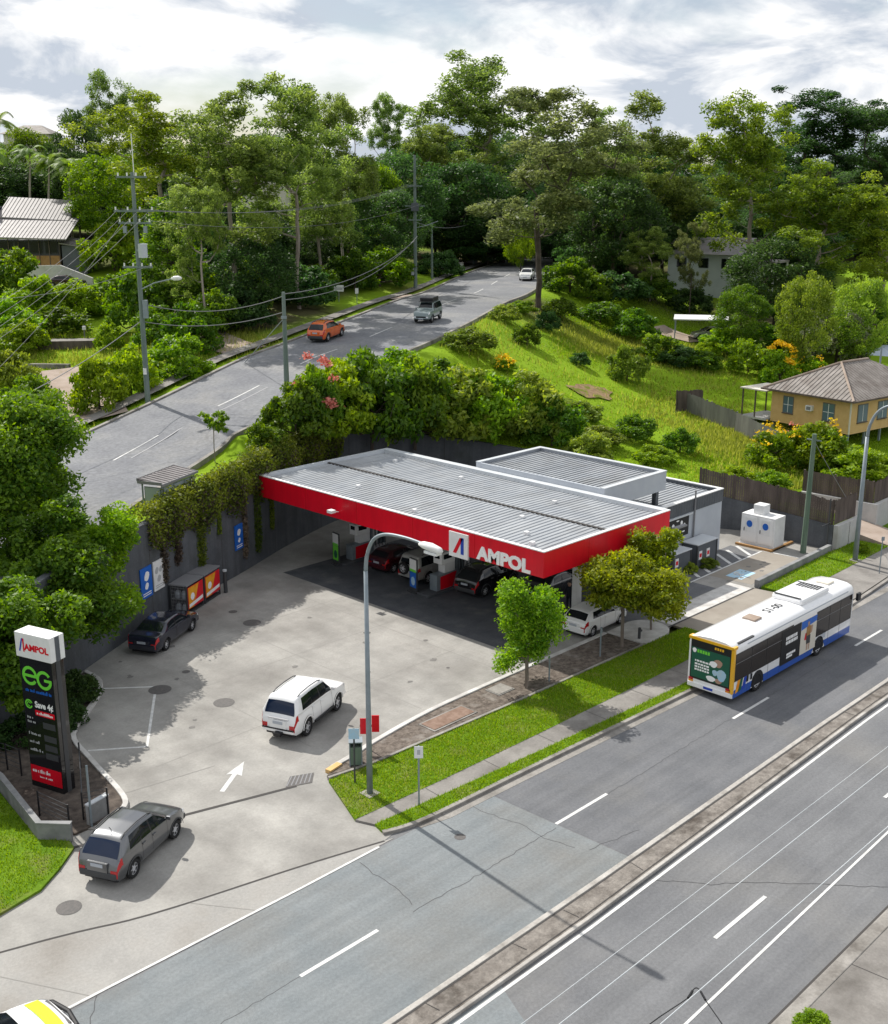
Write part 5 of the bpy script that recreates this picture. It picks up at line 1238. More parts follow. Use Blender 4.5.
# road-facing side: window band split into panes, adverts
for i, (x0, x1) in enumerate(((.16, 1.55), (1.6, 2.95), (3.0, 4.3), (4.35, 5.55), (8.05, 9.4), (9.45, 10.6), (10.65, 11.95))):
    w = box('window', 'darkgrey', bus, x0 - .02, x1 + .02, -.018, .02, 1.12, 2.5); box('pane', 'glass_bus', w, x0, x1, -.026, -.015, 1.35, 2.4) if False else None
    mb = MB(); mb.box(x0, x1, -.026, -.015, 1.15, 2.48); mb.build('pane', MATS.get('glass_bus') or mat('glass_bus', (.03, .024, .02), .12, spec=.6), w)
    MB().box(x0, x1, -.03, -.0262, 2.0, 2.025).build('window_rail', 'midgrey', w)
    w2 = box('window', 'darkgrey', bus, x0 - .02, x1 + .02, BW - .02, BW + .018, 1.32, 2.42)
    MB().box(x0, x1, BW + .015, BW + .026, 1.35, 2.4).build('pane', M['glass_bus'], w2)
ad = box('advert_panel', 'black', bus, 4.42, 6.35, -.034, .0, .62, 2.42)
def adpoly(m, pts, off=.038, par=None):
    mb = MB(); mb.face([(x, -off, z) for x, z in pts]); mb.build('advert_print', m, par or ad)
rr_ = random.Random(3)
for z in (1.85, 1.62):
    x = 4.85
    while x < 5.95:
        w = rr_.uniform(.08, .16); adpoly('white_text', [(x, z), (x + w, z), (x + w, z + .17), (x, z + .17)]); x += w + .03
for z, x1 in ((1.0, 5.8), (.85, 5.6)):
    x = 5.0
    while x < x1: w = rr_.uniform(.08, .2); adpoly('white_text', [(x, z), (x + w, z), (x + w, z + .12), (x, z + .12)]); x += w + .02
ad2 = box('advert_panel', 'cream', bus, 6.37, 8.0, -.034, .0, .62, 2.42)
adpoly('blue_sign', [(6.38, 1.95), (7.99, 2.1), (7.99, 2.41), (6.38, 2.41)], .038, ad2)
fig = lambda m, pts: adpoly(m, pts, .041, ad2)
fig('skin', [(7.05, 2.05), (7.2, 2.05), (7.24, 2.2), (7.12, 2.27), (7.02, 2.2)])
fig('timber_warm', [(6.92, 1.5), (7.35, 1.5), (7.42, 1.95), (7.2, 2.06), (6.95, 2.0)])
fig('skin', [(7.35, 1.55), (7.55, 1.6), (7.6, 1.95), (7.42, 2.0)])
fig('darkgrey', [(7.0, 1.05), (7.4, 1.05), (7.4, 1.5), (6.95, 1.5)])
fig('skin', [(7.03, .72), (7.13, .72), (7.17, 1.05), (7.04, 1.05)]); fig('skin', [(7.25, .72), (7.34, .72), (7.37, 1.05), (7.24, 1.05)])
fig('red', [(6.75, 1.35), (6.95, 1.3), (6.98, 1.65), (6.85, 1.7)])
# swirl of colours near the rear wheel
for k, (m_, x0) in enumerate((('advert_orange', .25), ('green_dark', .5), ('blue_text', .85))):
    mb = MB(); mb.face([(x0, -.012, .5), (x0 + .3, -.012, .55), (x0 + .45, -.012, 1.2), (x0 + .2, -.012, 1.15)]); mb.build('livery_mark', m_, bus)
for x, hgt in ((1.25, .35), (1.6, .3)): MB().box(x, x + .18, -.014, -.004, .8, .8 + hgt).build('livery_mark', 'black', bus)
for x in (1.35, 3.25, 4.4, 8.02, 9.45, 10.7): MB().box(x - .006, x + .006, -.008, .0, .32, 1.1).build('panel_seam', 'seam', bus)
for x in (1.5, 5.0, 8.9): MB().box(x - .25, x + .25, -.008, .0, .85, 1.12).build('service_flap', 'grey_clad', bus) if x != 5.0 else None
# rear
box('rear_panel', 'black', bus, -.012, .03, .14, BW - .14, .75, 2.72)
MB().box(-.03, .12, -.012, .14, .55, 2.75).build('corner_trim', yel, bus); MB().box(-.03, .3, .0, BW, 2.73, 2.86).build('corner_trim', yel, bus)
ra = MB(); ra.box(-.022, -.011, .2, BW - .2, .85, 2.35); ra = ra.build('rear_advert', 'green_dark', bus)
def rearpoly(m, pts, off=.026):
    mb = MB(); mb.face([(-off, y, z) for y, z in pts][::-1]); mb.build('advert_print', m, ra)
for z in (1.66, 1.5, 1.36, 1.22):
    y = 2.05
    while y > 1.3: w = rr_.uniform(.06, .16); rearpoly('white_text', [(y, z), (y - w, z), (y - w, z + .09), (y, z + .09)][::-1]); y -= w + .03
y = 1.95
while y > 1.35: w = .11; rearpoly('green_text', [(y, 2.12), (y - w, 2.12), (y - w, 2.28), (y, 2.28)][::-1], .027); y -= .14
for cy, cz, rx, rz, m_ in ((2.1, 2.2, .11, .12, 'white_text'), (1.05, 1.75, .2, .16, 'white_text'), (.8, 1.85, .22, .2, 'skin'), (.95, 1.35, .14, .15, 'paint_blue'), (.6, 1.3, .25, .3, 'paint_blue'), (1.15, 1.0, .25, .14, 'white_text'), (.75, .98, .2, .12, 'skin')):
    rearpoly(m_, [(cy + rx * math.cos(q) * (1 + .15 * math.sin(3 * q)), cz + rz * math.sin(q)) for q in np.linspace(0, 2 * PI, 13)[:-1]], .028 + .001 * rr_.random())
box('destination_sign', 'black', bus, -.02, -.005, .45, 1.1, 2.45, 2.66); 
for k in range(4): MB().box(-.026, -.02, .55 + k * .13, .64 + k * .13, 2.5, 2.62).build('destination_digit', yel, bus)
for y in (.22, BW - .22):
    for z, m_ in ((.72, 'lamp_red'), (.6, 'advert_orange')): MB().box(-.03, .02, y - .12, y + .12, z - .05, z + .05).build('tail_light', m_, bus)
box('rear_bumper', bw, bus, -.05, .2, .05, BW - .05, .32, .58, .04); MB().box(-.06, -.045, 1.0, 1.5, .4, .52).build('number_plate', 'blue_text', bus)
# roof equipment
box('air_conditioner', bw, bus, 7.0, 10.0, .35, BW - .35, 2.95, 3.32, .15)
for x in (7.05, 9.5): MB().box(x, x + .1, .5, BW - .5, 3.3, 3.34).build('vent_slot', 'darkgrey', bus)
for k in range(8): MB().box(8.9, 9.5, .55 + k * .16, .65 + k * .16, 3.315, 3.335).build('vent_slot', 'darkgrey', bus)
for x in (3.6, 11.2): box('roof_hatch', 'dirt_path' if x < 5 else 'cream', bus, x - .35, x + .35, BW / 2 - .35, BW / 2 + .35, 3.0, 3.12, .03)
box('vent_strip', 'darkgrey', bus, .5, 1.9, .1, .22, 2.86, 2.93)
MB().box(1.2, 11.5, .03, .06, 2.7, 2.76).build('gutter_strip', 'grey_clad', bus)
text('roof_number', 'S1-00', 'darkgrey', .66, bus, face_mtx((5.6, 1.2, 3.062), (1, 0, 0), (0, 1, 0)), depth=.004)
box('windscreen', 'glass', bus, BL - .06, BL + .01, .2, BW - .2, 1.1, 2.6); box('mirror', 'black', bus, BL - .1, BL + .25, -.25, -.12, 2.1, 2.5)
# ---------------------------------------------------------------- houses
def fwd(p):
    c, s = math.cos(HEAD - PI / 2), math.sin(HEAD - PI / 2)
    return -(p[0] - CAMX) * s + (p[1] - CAMY) * c
def at(u, v, dist):
    d = sight(u, v); t = dist / d[4]
    return Vector((CAMX + d[0] * t, CAMY + d[1] * t, CH + d[2] * t))
def hip_roof(x0, x1, y0, y1, z, rise, run, ribs=.5):
    mb = MB(); xa, xb, ym = x0 + run, x1 - run, (y0 + y1) / 2
    A, B, D, E_ = (x0, y0, z), (x1, y0, z), (x1, y1, z), (x0, y1, z); r0, r1 = (xa, ym, z + rise), (xb, ym, z + rise)
    mb.face([A, B, r1, r0]); mb.face([B, D, r1]); mb.face([D, E_, r0, r1]); mb.face([E_, A, r0])
    mb.face([A, E_, D, B])
    return mb
def house_window(par, face, c, z0, z1, w, m='glass', x=0.0):
    if face == 'x':
        f = MB().box(x - .05, x + .02, c - w / 2 - .07, c + w / 2 + .07, z0 - .07, z1 + .07).build('window', 'paling_grey', par); MB().box(x - .06, x - .045, c - w / 2, c + w / 2, z0, z1).build('pane', m, f)
        MB().box(x - .075, x - .058, c - .025, c + .025, z0, z1).build('glazing_bar', 'white', f); MB().box(x - .075, x - .058, c - w / 2, c + w / 2, (z0 + z1) / 2 - .02, (z0 + z1) / 2 + .02).build('glazing_bar', 'white', f)
        MB().box(x - .12, x + .0, c - w / 2 - .1, c + w / 2 + .1, z0 - .13, z0 - .07).build('sill', 'paling', f)
    else:
        f = MB().box(c - w / 2 - .07, c + w / 2 + .07, x - .05, x + .02, z0 - .07, z1 + .07).build('window', 'paling_grey', par); MB().box(c - w / 2, c + w / 2, x - .06, x - .045, z0, z1).build('pane', m, f)
        MB().box(c - .025, c + .025, x - .075, x - .058, z0, z1).build('glazing_bar', 'white', f)
        MB().box(c - w / 2 - .1, c + w / 2 + .1, x - .12, x, z0 - .13, z0 - .07).build('sill', 'paling', f)
mat('pane_blue', (.1, .16, .19), .15, spec=.7)
FZ, EZ = 3.8, 6.55
yh = thing('yellow_house', 'yellow weatherboard house on stumps with brown hipped iron roof', 'house', (48.64, 7.2, 0), R(-8.5))
HX, HY = 12.0, 8.0
MB().box(.1, HX - .1, .1, HY - .1, FZ - .1, EZ + .1).build('core', 'yellow_board', yh)
mb = MB(); z = FZ - .15
while z < EZ:
    z1 = z + .17
    for (p, q, n) in (((0, 0), (0, HY), (-1, 0)), ((0, 0), (HX, 0), (0, -1))):
        o0, o1 = .1 - .1, .06
        a0 = (p[0] + n[0] * .02, p[1] + n[1] * .02); b0 = (q[0] + n[0] * .02, q[1] + n[1] * .02)
        a1 = (p[0] - n[0] * .012, p[1] - n[1] * .012); b1 = (q[0] - n[0] * .012, q[1] - n[1] * .012)
        mb.face([(*a0, z), (*b0, z), (*b1, z1), (*a1, z1)]); mb.face([(*a0, z), (*b0, z), (*b1, z), (*a1, z)])
    z = z1
mb.build('weatherboards', 'yellow_board', yh)
box('corner_board', 'cream', yh, -.03, .08, -.03, .08, FZ - .15, EZ)
rf = hip_roof(-.6, HX + .6, -.6, HY + .6, EZ, 2.35, 4.6).build('roof', 'house_roof', yh)
mb = MB()
for k in range(1, 22):
    y = -.6 + k * (HY + 1.2) / 22; f = min(y + .6, HY + .6 - y) / ((HY + 1.2) / 2)
    mb.tube([(-.6, y, EZ + .02), (-.6 + 4.6 * f, y, EZ + 2.35 * f + .02)], .03, 4, False)
for k in range(1, 32):
    x = -.6 + k * (HX + 1.2) / 32; f = min(1, min(x + .6, HX + .6 - x) / 4.6)
    mb.tube([(x, -.6, EZ + .02), (x, -.6 + (HY + 1.2) / 2 * f, EZ + 2.35 * f + .02)], .03, 4, False)
mb.build('roof_ribs', 'house_roof', rf)
for q in ((-.6, -.6), (-.6, HY + .6)): MB().tube([(*q, EZ + .04), (4.0, HY / 2, EZ + 2.4)], .1, 6).build('ridge_cap', 'dirt_path', rf)
MB().tube([(4.0, HY / 2, EZ + 2.4), (HX - 4, HY / 2, EZ + 2.4)], .1, 6).build('ridge_cap', 'dirt_path', rf)
mb = MB(); mb.box(-.72, -.6, -.72, HY + .72, EZ - .1, EZ + .04); mb.box(-.6, HX + .7, -.72, -.6, EZ - .1, EZ + .04); mb.build('gutter', 'paling', rf)
house_window(yh, 'x', 6.2, FZ + .85, FZ + 2.2, .95, 'pane_blue'); house_window(yh, 'x', 2.1, FZ + .75, FZ + 2.15, 1.05, 'pane_blue')
house_window(yh, 'y', 1.7, FZ + .8, FZ + 2.2, 1.3, 'pane_blue'); house_window(yh, 'y', 4.6, FZ + .8, FZ + 2.2, 1.3, 'pane_blue')
ac = box('air_conditioner', 'white', yh, -.35, .0, 3.6, 4.2, FZ + 1.35, FZ + 1.8); box('grille', 'midgrey', ac, -.36, -.345, 3.68, 4.12, FZ + 1.42, FZ + 1.72)
for x in np.linspace(.2, HX - .2, 6):
    for y in np.linspace(.2, HY - .2, 4): box('stump', 'galv', yh, x - .08, x + .08, y - .08, y + .08, 1.2, FZ - .1)
MB().tube([(9, 3.4, EZ + 1.9), (9, 3.4, EZ + 3.4)], .08, 8).build('vent_pipe', 'galv', yh)
box('porch_roof', 'cream', yh, -.4, 3.4, HY + .3, HY + 3.2, EZ - .35, EZ - .25)
for x, y in ((-.2, HY + 3), (-.2, HY + 1.6), (1.6, HY + 3), (3.2, HY + 3)): box('porch_post', 'paling', yh, x - .05, x + .05, y - .05, y + .05, 2.6, EZ - .35)
box('porch_floor', 'wall_conc', yh, -.3, 3.3, HY + .3, HY + 3.1, FZ - .2, FZ - .05)

def cam_thing(name, label, cat, u, dist, z, turn=0.0, group=None):
    a, b = ground_at(u, dist)
    return thing(name, label, cat, (a, b, z), HEAD - PI / 2 + turn, group)
# iron-roofed house on the left
d0 = 156.0; hz = lambda v: height_at(v, d0) 
lh = cam_thing('hillside_house', 'low iron roofed house with timber balcony on the upper left slope', 'house', 20, d0, 0)
g0 = 11.5
mb = MB(); mb.box(-9, 5.6, 1.0, 9, g0 - 1, hz(240) - .2); mb.build('wall', 'darkgrey', lh)
MB().box(-2.6, 5.6, .82, 1.0, hz(268), hz(256)).build('balcony_front', 'timber_warm', lh)
for k in range(7): MB().box(-2.6 + k * 1.35, -2.5 + k * 1.35, .76, .82, hz(268), hz(238)).build('balcony_post', 'paling', lh)
for k in range(4):
    w = MB().box(-2.4 + k * 2, -.7 + k * 2, .9, .99, hz(254), hz(241)).build('window', 'black', lh); MB().box(-2.3 + k * 2, -.8 + k * 2, .87, .9, hz(253), hz(242)).build('pane', 'glass', w)
def skillion(m, x0, x1, y0, y1, z0, z1, name='roof'):
    mb = MB(); mb.face([(x0, y0, z0), (x1, y0, z0 - .5), (x1, y1, z1 - .5), (x0, y1, z1)]); mb.face([(x0, y0, z0 - .15), (x0, y1, z1 - .15), (x1, y1, z1 - .65), (x1, y0, z0 - .65)])
    for (p, q) in (((x0, y0, z0), (x1, y0, z0 - .5)), ((x1, y0, z0 - .5), (x1, y1, z1 - .5)), ((x0, y1, z1), (x0, y0, z0))): mb.face([p, q, (q[0], q[1], q[2] - .15), (p[0], p[1], p[2] - .15)])
    x = x0 + .2
    while x < x1:
        k = (x - x0) / (x1 - x0) * .5; mb.tube([(x, y0, z0 - k + .02), (x, y1, z1 - k + .02)], .04, 4, False); x += .5
    return mb.build(name, m, lh)
skillion('roof_iron', -10, 7.0, -.6, 6.0, hz(235), hz(222) + .9)
skillion('roof_iron', -4, 5.8, 5.0, 10.5, hz(222) + .6, hz(208) + 1.4)
MB().box(-12, -4.1, 5.2, 9.5, hz(222), hz(213) + .8).build('skylight_box', 'glass_blue', lh)
skillion('roof_iron', 5.6, 9.2, .5, 4, hz(243), hz(240) + .3, 'side_roof')
MB().box(5.8, 9.0, 1.0, 3.8, g0 - 1, hz(246)).build('side_wall', 'dark_clad', lh)
t = thing('concrete_wall', 'grey sloping concrete wall behind the maroon sedan', 'wall'); q0, q1, q2 = at(20, 285, 150), at(62, 286, 149.5), at(94, 291, 149)
wall_mesh([(q0.x, q0.y, at(20, 266, 150).z), (q1.x, q1.y, at(62, 265, 149.5).z), (q2.x, q2.y, at(94, 278, 149).z)], -.2, .2, 9).build('wall_face', 'wall_conc', t)
# far grey house among the trees
fh = cam_thing('far_house', 'pale grey gabled house half hidden by trees above the carport', 'house', 702, 160, 0, R(-34))
z_ = lambda v: height_at(v, 160)
MB().box(-5.2, 5.2, 0, 8, 9, z_(252)).build('wall', 'grey_clad', fh)
mb = MB(); e_, rz = z_(254), z_(238)
mb.face([(-5.8, -.8, e_), (5.8, -.8, e_), (5.8, 4, rz), (-5.8, 4, rz)]); mb.face([(-5.8, 4, rz), (5.8, 4, rz), (5.8, 8.8, e_), (-5.8, 8.8, e_)]); mb.face([(-5.2, 0, e_), (-5.2, 4, rz), (-5.2, 8, e_)]); mb.face([(5.2, 0, e_), (5.2, 4, rz), (5.2, 8, e_)]); mb.build('roof', 'roof_iron', fh)
for x in (-3.2, 0, 3.2): w = MB().box(x - .7, x + .7, -.06, .02, z_(268), z_(258)).build('window', 'dark_clad', fh); MB().box(x - .6, x + .6, -.08, -.055, z_(267.5), z_(258.5)).build('pane', 'glass', w)
MB().box(5.2, 9.5, 1, 7, z_(262), z_(260)).build('veranda_roof', 'roof_iron', fh)
for x, y in ((9.3, 1.2), (9.3, 6.8)): box('veranda_post', 'white', fh, x - .1, x + .1, y - .1, y + .1, 8.5, z_(262))
# carport
cp = on_hill(703, 341)
ct = thing('carport', 'flat white carport roof on thin posts below the grey house', 'carport', (cp.x + .6, cp.y + .2, cp.z), HEAD - PI / 2 + R(-12))
box('roof', 'white', ct, -3.6, 2.6, -2.6, 2.8, 2.5, 2.62)
for x in (-3.4, 2.4):
    for y in (-2.4, 2.6): box('post', 'galv', ct, x - .06, x + .06, y - .06, y + .06, -.4, 2.5)
# blue roof behind the yellow house; far roof on the ridge
bh = cam_thing('blue_roof_house', 'house with blue grey iron roof behind the yellow house', 'house', 885, 128, 0, R(10))
zb = lambda v: height_at(v, 128)
MB().box(-4, 9, 0, 8, 3, zb(366)).build('wall', 'cream', bh); hip_roof(-4.6, 9.6, -.6, 8.6, zb(366), zb(350) - zb(366), 4).build('roof', 'roof_blue', bh)
rh = cam_thing('ridge_house', 'house roof showing above the trees at the top left', 'house', 38, 215, 0)
zc = lambda v: height_at(v, 215)
MB().box(-4, 4, 0, 8, 15, zc(134)).build('wall', 'cream', rh); hip_roof(-4.6, 4.6, -.6, 8.6, zc(134), zc(124) - zc(134), 3).build('roof', 'house_roof', rh)
wb_ = cam_thing('pale_house', 'pale wall of a house glimpsed through the tall gum trees', 'house', 262, 205, 0)
MB().box(-4.5, 4.5, 0, 8, 14, height_at(160, 205)).build('wall', 'cream', wb_); hip_roof(-5, 5, -.6, 8.6, height_at(160, 205), 2, 3).build('roof', 'roof_iron', wb_)
# low slab and edging in the left garden
p = on_hill(66, 346); t = thing('garden_slab', 'flat grey concrete slab edged in timber in the left garden', 'slab', tuple(p), HEAD - PI / 2 + R(8)); box('slab', 'footpath', t, -2.6, 2.6, -1.0, 1.4, -.3, .45); box('edge', 'paling', t, -2.7, 2.7, -1.1, -1.0, -.5, .5)
p = on_hill(50, 367); t = thing('garden_slab', 'narrow concrete edging strip above the dirt driveway', 'slab', tuple(p), HEAD - PI / 2 + R(-5)); box('slab', 'footpath', t, -1.8, 1.8, -.3, .3, -.2, .22); box('edge', 'kerb', t, -1.85, 1.85, -.36, -.3, -.3, .25)
p = on_hill(85, 340); t = thing('garden_post', 'small pale post light in the left garden', 'post', tuple(p)); MB().tube([(0, 0, -.2), (0, 0, .9)], .06, 6).build('post', 'paling_grey', t); box('cap', 'white', t, -.12, .12, -.12, .12, .9, 1.25)
# walls up the road
for u, v, w, hh, lb in ((451, 270, 3.6, 1.0, 'pale retaining block wall under grass beside the upper road'), (470, 262, 2.4, 1.0, 'low pale block wall at the foot of the dark wood')):
    q = on_hill(u, v); t = thing('block_wall', lb, 'wall', tuple(q), HEAD - PI / 2 + R(-10))
    box('wall_face', 'wall_conc', t, -w / 2, w / 2, -.2, .2, -.5, hh); box('coping', 'kerb', t, -w / 2 - .05, w / 2 + .05, -.25, .25, hh, hh + .1)
q = on_hill(395, 290); t = thing('block_wall', 'pale grey block fence wall among shrubs above the upper road', 'wall', (*on_hill(318, 283).xy, on_hill(318, 283).z), HEAD - PI / 2 + R(15)); box('wall_face', 'wall_conc', t, -2.5, 2.5, -.15, .15, -.4, 1.6); box('coping', 'kerb', t, -2.6, 2.6, -.2, .2, 1.6, 1.7)

# ---------------------------------------------------------------- bus shelter
ang = R(24); bs = thing('bus_shelter', 'small bus shelter with ribbed grey roof above the retaining wall', 'bus shelter', (-7.4, 22.1, 5.12), ang); bs.scale = (.92, .9, .9)
mb = MB(); mb.face([(-2.0, -.85, 2.35), (2.0, -.85, 2.35), (2.0, .95, 2.6), (-2.0, .95, 2.6)]); mb.face([(-2.0, -.85, 2.27), (-2.0, .95, 2.52), (2.0, .95, 2.52), (2.0, -.85, 2.27)])
for k in range(11): x = -1.9 + k * .38; mb.tube([(x, -.84, 2.38), (x, .94, 2.63)], .035, 4)
mb.build('roof', 'roof_iron', bs); mb = MB(); mb.box(-2.04, 2.04, .93, 1.0, 2.46, 2.64); mb.box(-2.04, 2.04, -.9, -.84, 2.22, 2.38); mb.box(-2.05, -1.99, -.85, .95, 2.3, 2.5); mb.build('roof_edge', 'midgrey', bs)
for x in (-1.8, 1.8):
    for y in (-.7, .75): box('post', 'galv', bs, x - .04, x + .04, y - .04, y + .04, -.3, 2.4)
for k in range(3):
    f = MB().box(-1.75 + k * 1.18, -.6 + k * 1.18, -.74, -.7, .2, 2.1).build('back_panel', 'galv', bs); MB().box(-1.7 + k * 1.18, -.65 + k * 1.18, -.755, -.745, .25, 2.05).build('pane', M.get('shelter_glass') or mat('shelter_glass', (.35, .4, .4), .1, spec=.6), f)
f = MB().box(-1.83, -1.79, -.6, .6, .2, 2.1).build('end_panel', 'galv', bs); MB().box(-1.84, -1.83, -.55, .55, .25, 2.05).build('pane', 'shelter_glass', f)
box('bench', 'timber_warm', bs, -1.4, 1.4, -.55, -.15, .42, .48)
for x in (-1.2, 1.2): box('bench_leg', 'galv', bs, x - .03, x + .03, -.45, -.25, -.1, .42)

# ---------------------------------------------------------------- poles and wires on the hill
def pole(label, u, v, vtop, r=.17, m='timber_pole', base=None):
    p = base or on_hill(u, v); h = height_at(vtop, fwd(p)) - p.z
    t = thing('power_pole', label, 'power pole', tuple(p), HEAD - PI / 2)
    MB().tube([(0, 0, -.4), (0, 0, h * .5), (0, 0, h)], [r * 1.25, r, r * .75], 10).build('pole', m, t)
    return t, p, h
def hv(p, v): return height_at(v, fwd(p)) - p.z
pl, pp, ph = pole('tall green grey power pole with crossarms and transformer on the left verge', 148, 403, 172, .17, 'timber_pole')
for v, w in ((177, 2.2), (211, 2.9), (223, 2.4), (267, 2.2)):
    z = hv(pp, v); f = box('crossarm', 'timber_pole', pl, -w / 2, w / 2, -.3, -.18, z - .07, z + .07)
    for x in np.linspace(-w / 2 + .12, w / 2 - .12, 4): MB().tube([(x, -.24, z + .07), (x, -.24, z + .3)], .06, 6).build('insulator', 'white', f)
z = hv(pp, 250); tr = MB(); tr.tube([(.42, -.1, z - .55), (.42, -.1, z + .45)], .34, 12); tr.build('transformer', 'grey_clad', pl); box('transformer_bracket', 'galv', pl, 0, .5, -.2, 0, z - .1, z + .1)
for x in (-.75, .75): box('fuse_unit', 'galv', pl, x - .12, x + .12, -.35, -.1, hv(pp, 226) - .5, hv(pp, 226))
z = hv(pp, 290); MB().tube([(0, -.1, z), (1.2, -.5, z + .55), (2.7, -1.0, z + .9)], .05, 6).build('lamp_arm', 'galv', pl); MB().tube([(2.6, -.95, z + .9), (2.8, -1.02, z + .92), (3.2, -1.15, z + .95), (3.4, -1.2, z + .95)], [.07, .16, .17, .08], 8).build('lamp_head', 'white', pl)
MB().tube([(.12, 0, ph - .3), (.12, 0, hv(pp, 134))], .035, 6).build('aerial', 'white', pl)
box('junction_box', 'galv', pl, .15, .5, -.25, .05, hv(pp, 318), hv(pp, 300)); box('number_tag', 'white', pl, -.12, .12, -.3, -.2, hv(pp, 374), hv(pp, 368))
p2, q2, h2 = pole('plain round timber pole rising from the hedge by the upper road', 287, 394, 292, .17, 'timber_pole', base=P(287, 393, 8.9))
box('cable_clamp', 'galv', p2, -.2, .2, -.25, -.1, h2 - 1.9, h2 - 1.7)
p3, q3, h3 = pole('tall power pole with crossarm halfway up the upper road', 415.5, 289, 155, .2)
for v, w in ((186, 1.8), (206, 2.4), (220, 1.6)): z = hv(q3, v); box('crossarm', 'timber_pole', p3, -w / 2, w / 2, -.3, -.18, z - .07, z + .07)
box('transformer', 'dark_clad', p3, -.45, .45, -.5, .1, hv(q3, 211), hv(q3, 203)); box('cable_box', 'grey_clad', p3, -.5, -.15, -.4, 0, hv(q3, 275), hv(q3, 268))
MB().tube([(0, -.1, hv(q3, 228)), (1.5, -.5, hv(q3, 225)), (2.8, -.8, hv(q3, 221))], .045, 6).build('lamp_arm', 'galv', p3)
p4_, q4, h4 = pole('shorter grey pole in front of the dark wood', 432, 278, 223, .15)
p5_, q5, h5 = pole('distant pole with crossarm at the edge of the dark wood', 474, 264, 220, .18)
z = hv(q5, 221); box('crossarm', 'timber_pole', p5_, -2.2, 1.0, -.1, .1, z - .1, z + .1)
def wire(label, p, q, sag, r=.022, m='midgrey', group='overhead wires', n=14):
    p, q = Vector(p), Vector(q)
    pts = [tuple(p.lerp(q, t) - Vector((0, 0, sag * 4 * t * (1 - t)))) for t in np.linspace(0, 1, n)]
    return tag(MB().tube(pts, r, 5).build('power_line', m), label, 'wire', group)
def onp(q, v, side, off=0): 
    c, s = math.cos(HEAD - PI / 2), math.sin(HEAD - PI / 2); return Vector((q.x + c * side, q.y + s * side, height_at(v, fwd(q)) + off))
for k, (x, v, ue, ve) in enumerate(((-1.2, 209, -30, 318), (-.4, 209, -30, 332), (.4, 209, -30, 345), (1.2, 209, -30, 358), (-.9, 221, -30, 395), (.9, 265, -30, 300))):
    wire('%s overhead wire running from the left power pole towards the picture edge' % ('first', 'second', 'third', 'fourth', 'fifth', 'sixth')[k], onp(pp, v, x), at(ue, ve, 70), .6, .014)
for k in range(4):
    wire('%s overhead wire between the left power pole and the pole up the road' % ('first', 'second', 'third', 'fourth')[k], onp(pp, 209 if k < 3 else 221, -1 + k * .7), onp(q3, 184 if k < 3 else 204, -.7 + k * .5), 1.4, .016)
wire('upper cable from the left power pole to the plain round pole', onp(pp, 304, .2), onp(q2, 296, 0), .8, .03)
wire('lower cable from the left power pole to the plain round pole', onp(pp, 322, .2), onp(q2, 312, 0), .6, .03)
wire('cable rising from the plain round pole to the pole up the road', onp(q2, 294, 0), onp(q3, 240, 0), 1.2, .035)
wire('second cable rising from the plain round pole to the pole up the road', onp(q2, 300, 0), onp(q3, 236, .3), 1.6, .03)
wire('stay wire slanting down from the plain round pole to the verge', onp(q2, 318, 0), on_hill(245, 366) + Vector((0, 0, .1)), 0, .03, 'galv')
wire('cable from the left power pole down to the left picture edge', onp(pp, 322, -.2), at(-30, 420, 68), .5, .03)
wire('cable from the pole up the road to the distant pole', onp(q3, 222, 0), onp(q5, 222, 0), .8, .03)
wire('service wire crossing from the green pole to the garden shrubs', Vector((26.6, -.65, 7.6)), Vector((29.8, -1.7, 3.4)), .05, .02)
for k, (b_w, r_) in enumerate(((-24.85, .010), (-26.05, .010), (-24.4, .007))):
    wire('%s pale overhead wire above the near carriageway' % ('middle', 'outermost', 'innermost')[k], (-75, b_w - .05, 10.4), (60, b_w + .3, 10.4), .8, r_, 'gutter', n=30)
s1 = [P(u, v, 9.0) for u, v in ((610, 1060), (650, 1024), (688, 998), (693, 990), (697, 988), (701, 992), (706, 1001), (722, 1024), (745, 1060))]
sq = thing('service_cable', 'black looped service cable with two clamps at the bottom edge', 'cable'); MB().tube(smooth_line([tuple(p) for p in s1], 4), .011, 5).build('cable', 'black', sq)
for i in (2, 5): MB().tube([tuple(s1[i]), tuple(s1[i].lerp(s1[i + 1], .9))], .024, 6).build('clamp', 'black', sq)
# small signs by the upper road
for u, v, w, hh, mm, lb in ((339, 301, 1.1, .7, 'white', 'small white notice board at the kerb of the upper road'), (357, 303, .35, .6, 'white', 'narrow white sign on a post by the upper road')):
    p = on_hill(u, v); t = thing('road_sign', lb, 'sign', tuple(p), HEAD - PI / 2); MB().tube([(0, 0, -.1), (0, 0, 1.5)], .04, 6).build('post', 'galv', t); box('panel', mm, t, -w / 2, w / 2, -.06, -.03, 1.0, 1.0 + hh)
    if w > 1: box('print', 'grey_text', t, -w * .4, w * .4, -.066, -.06, 1.2, 1.45)

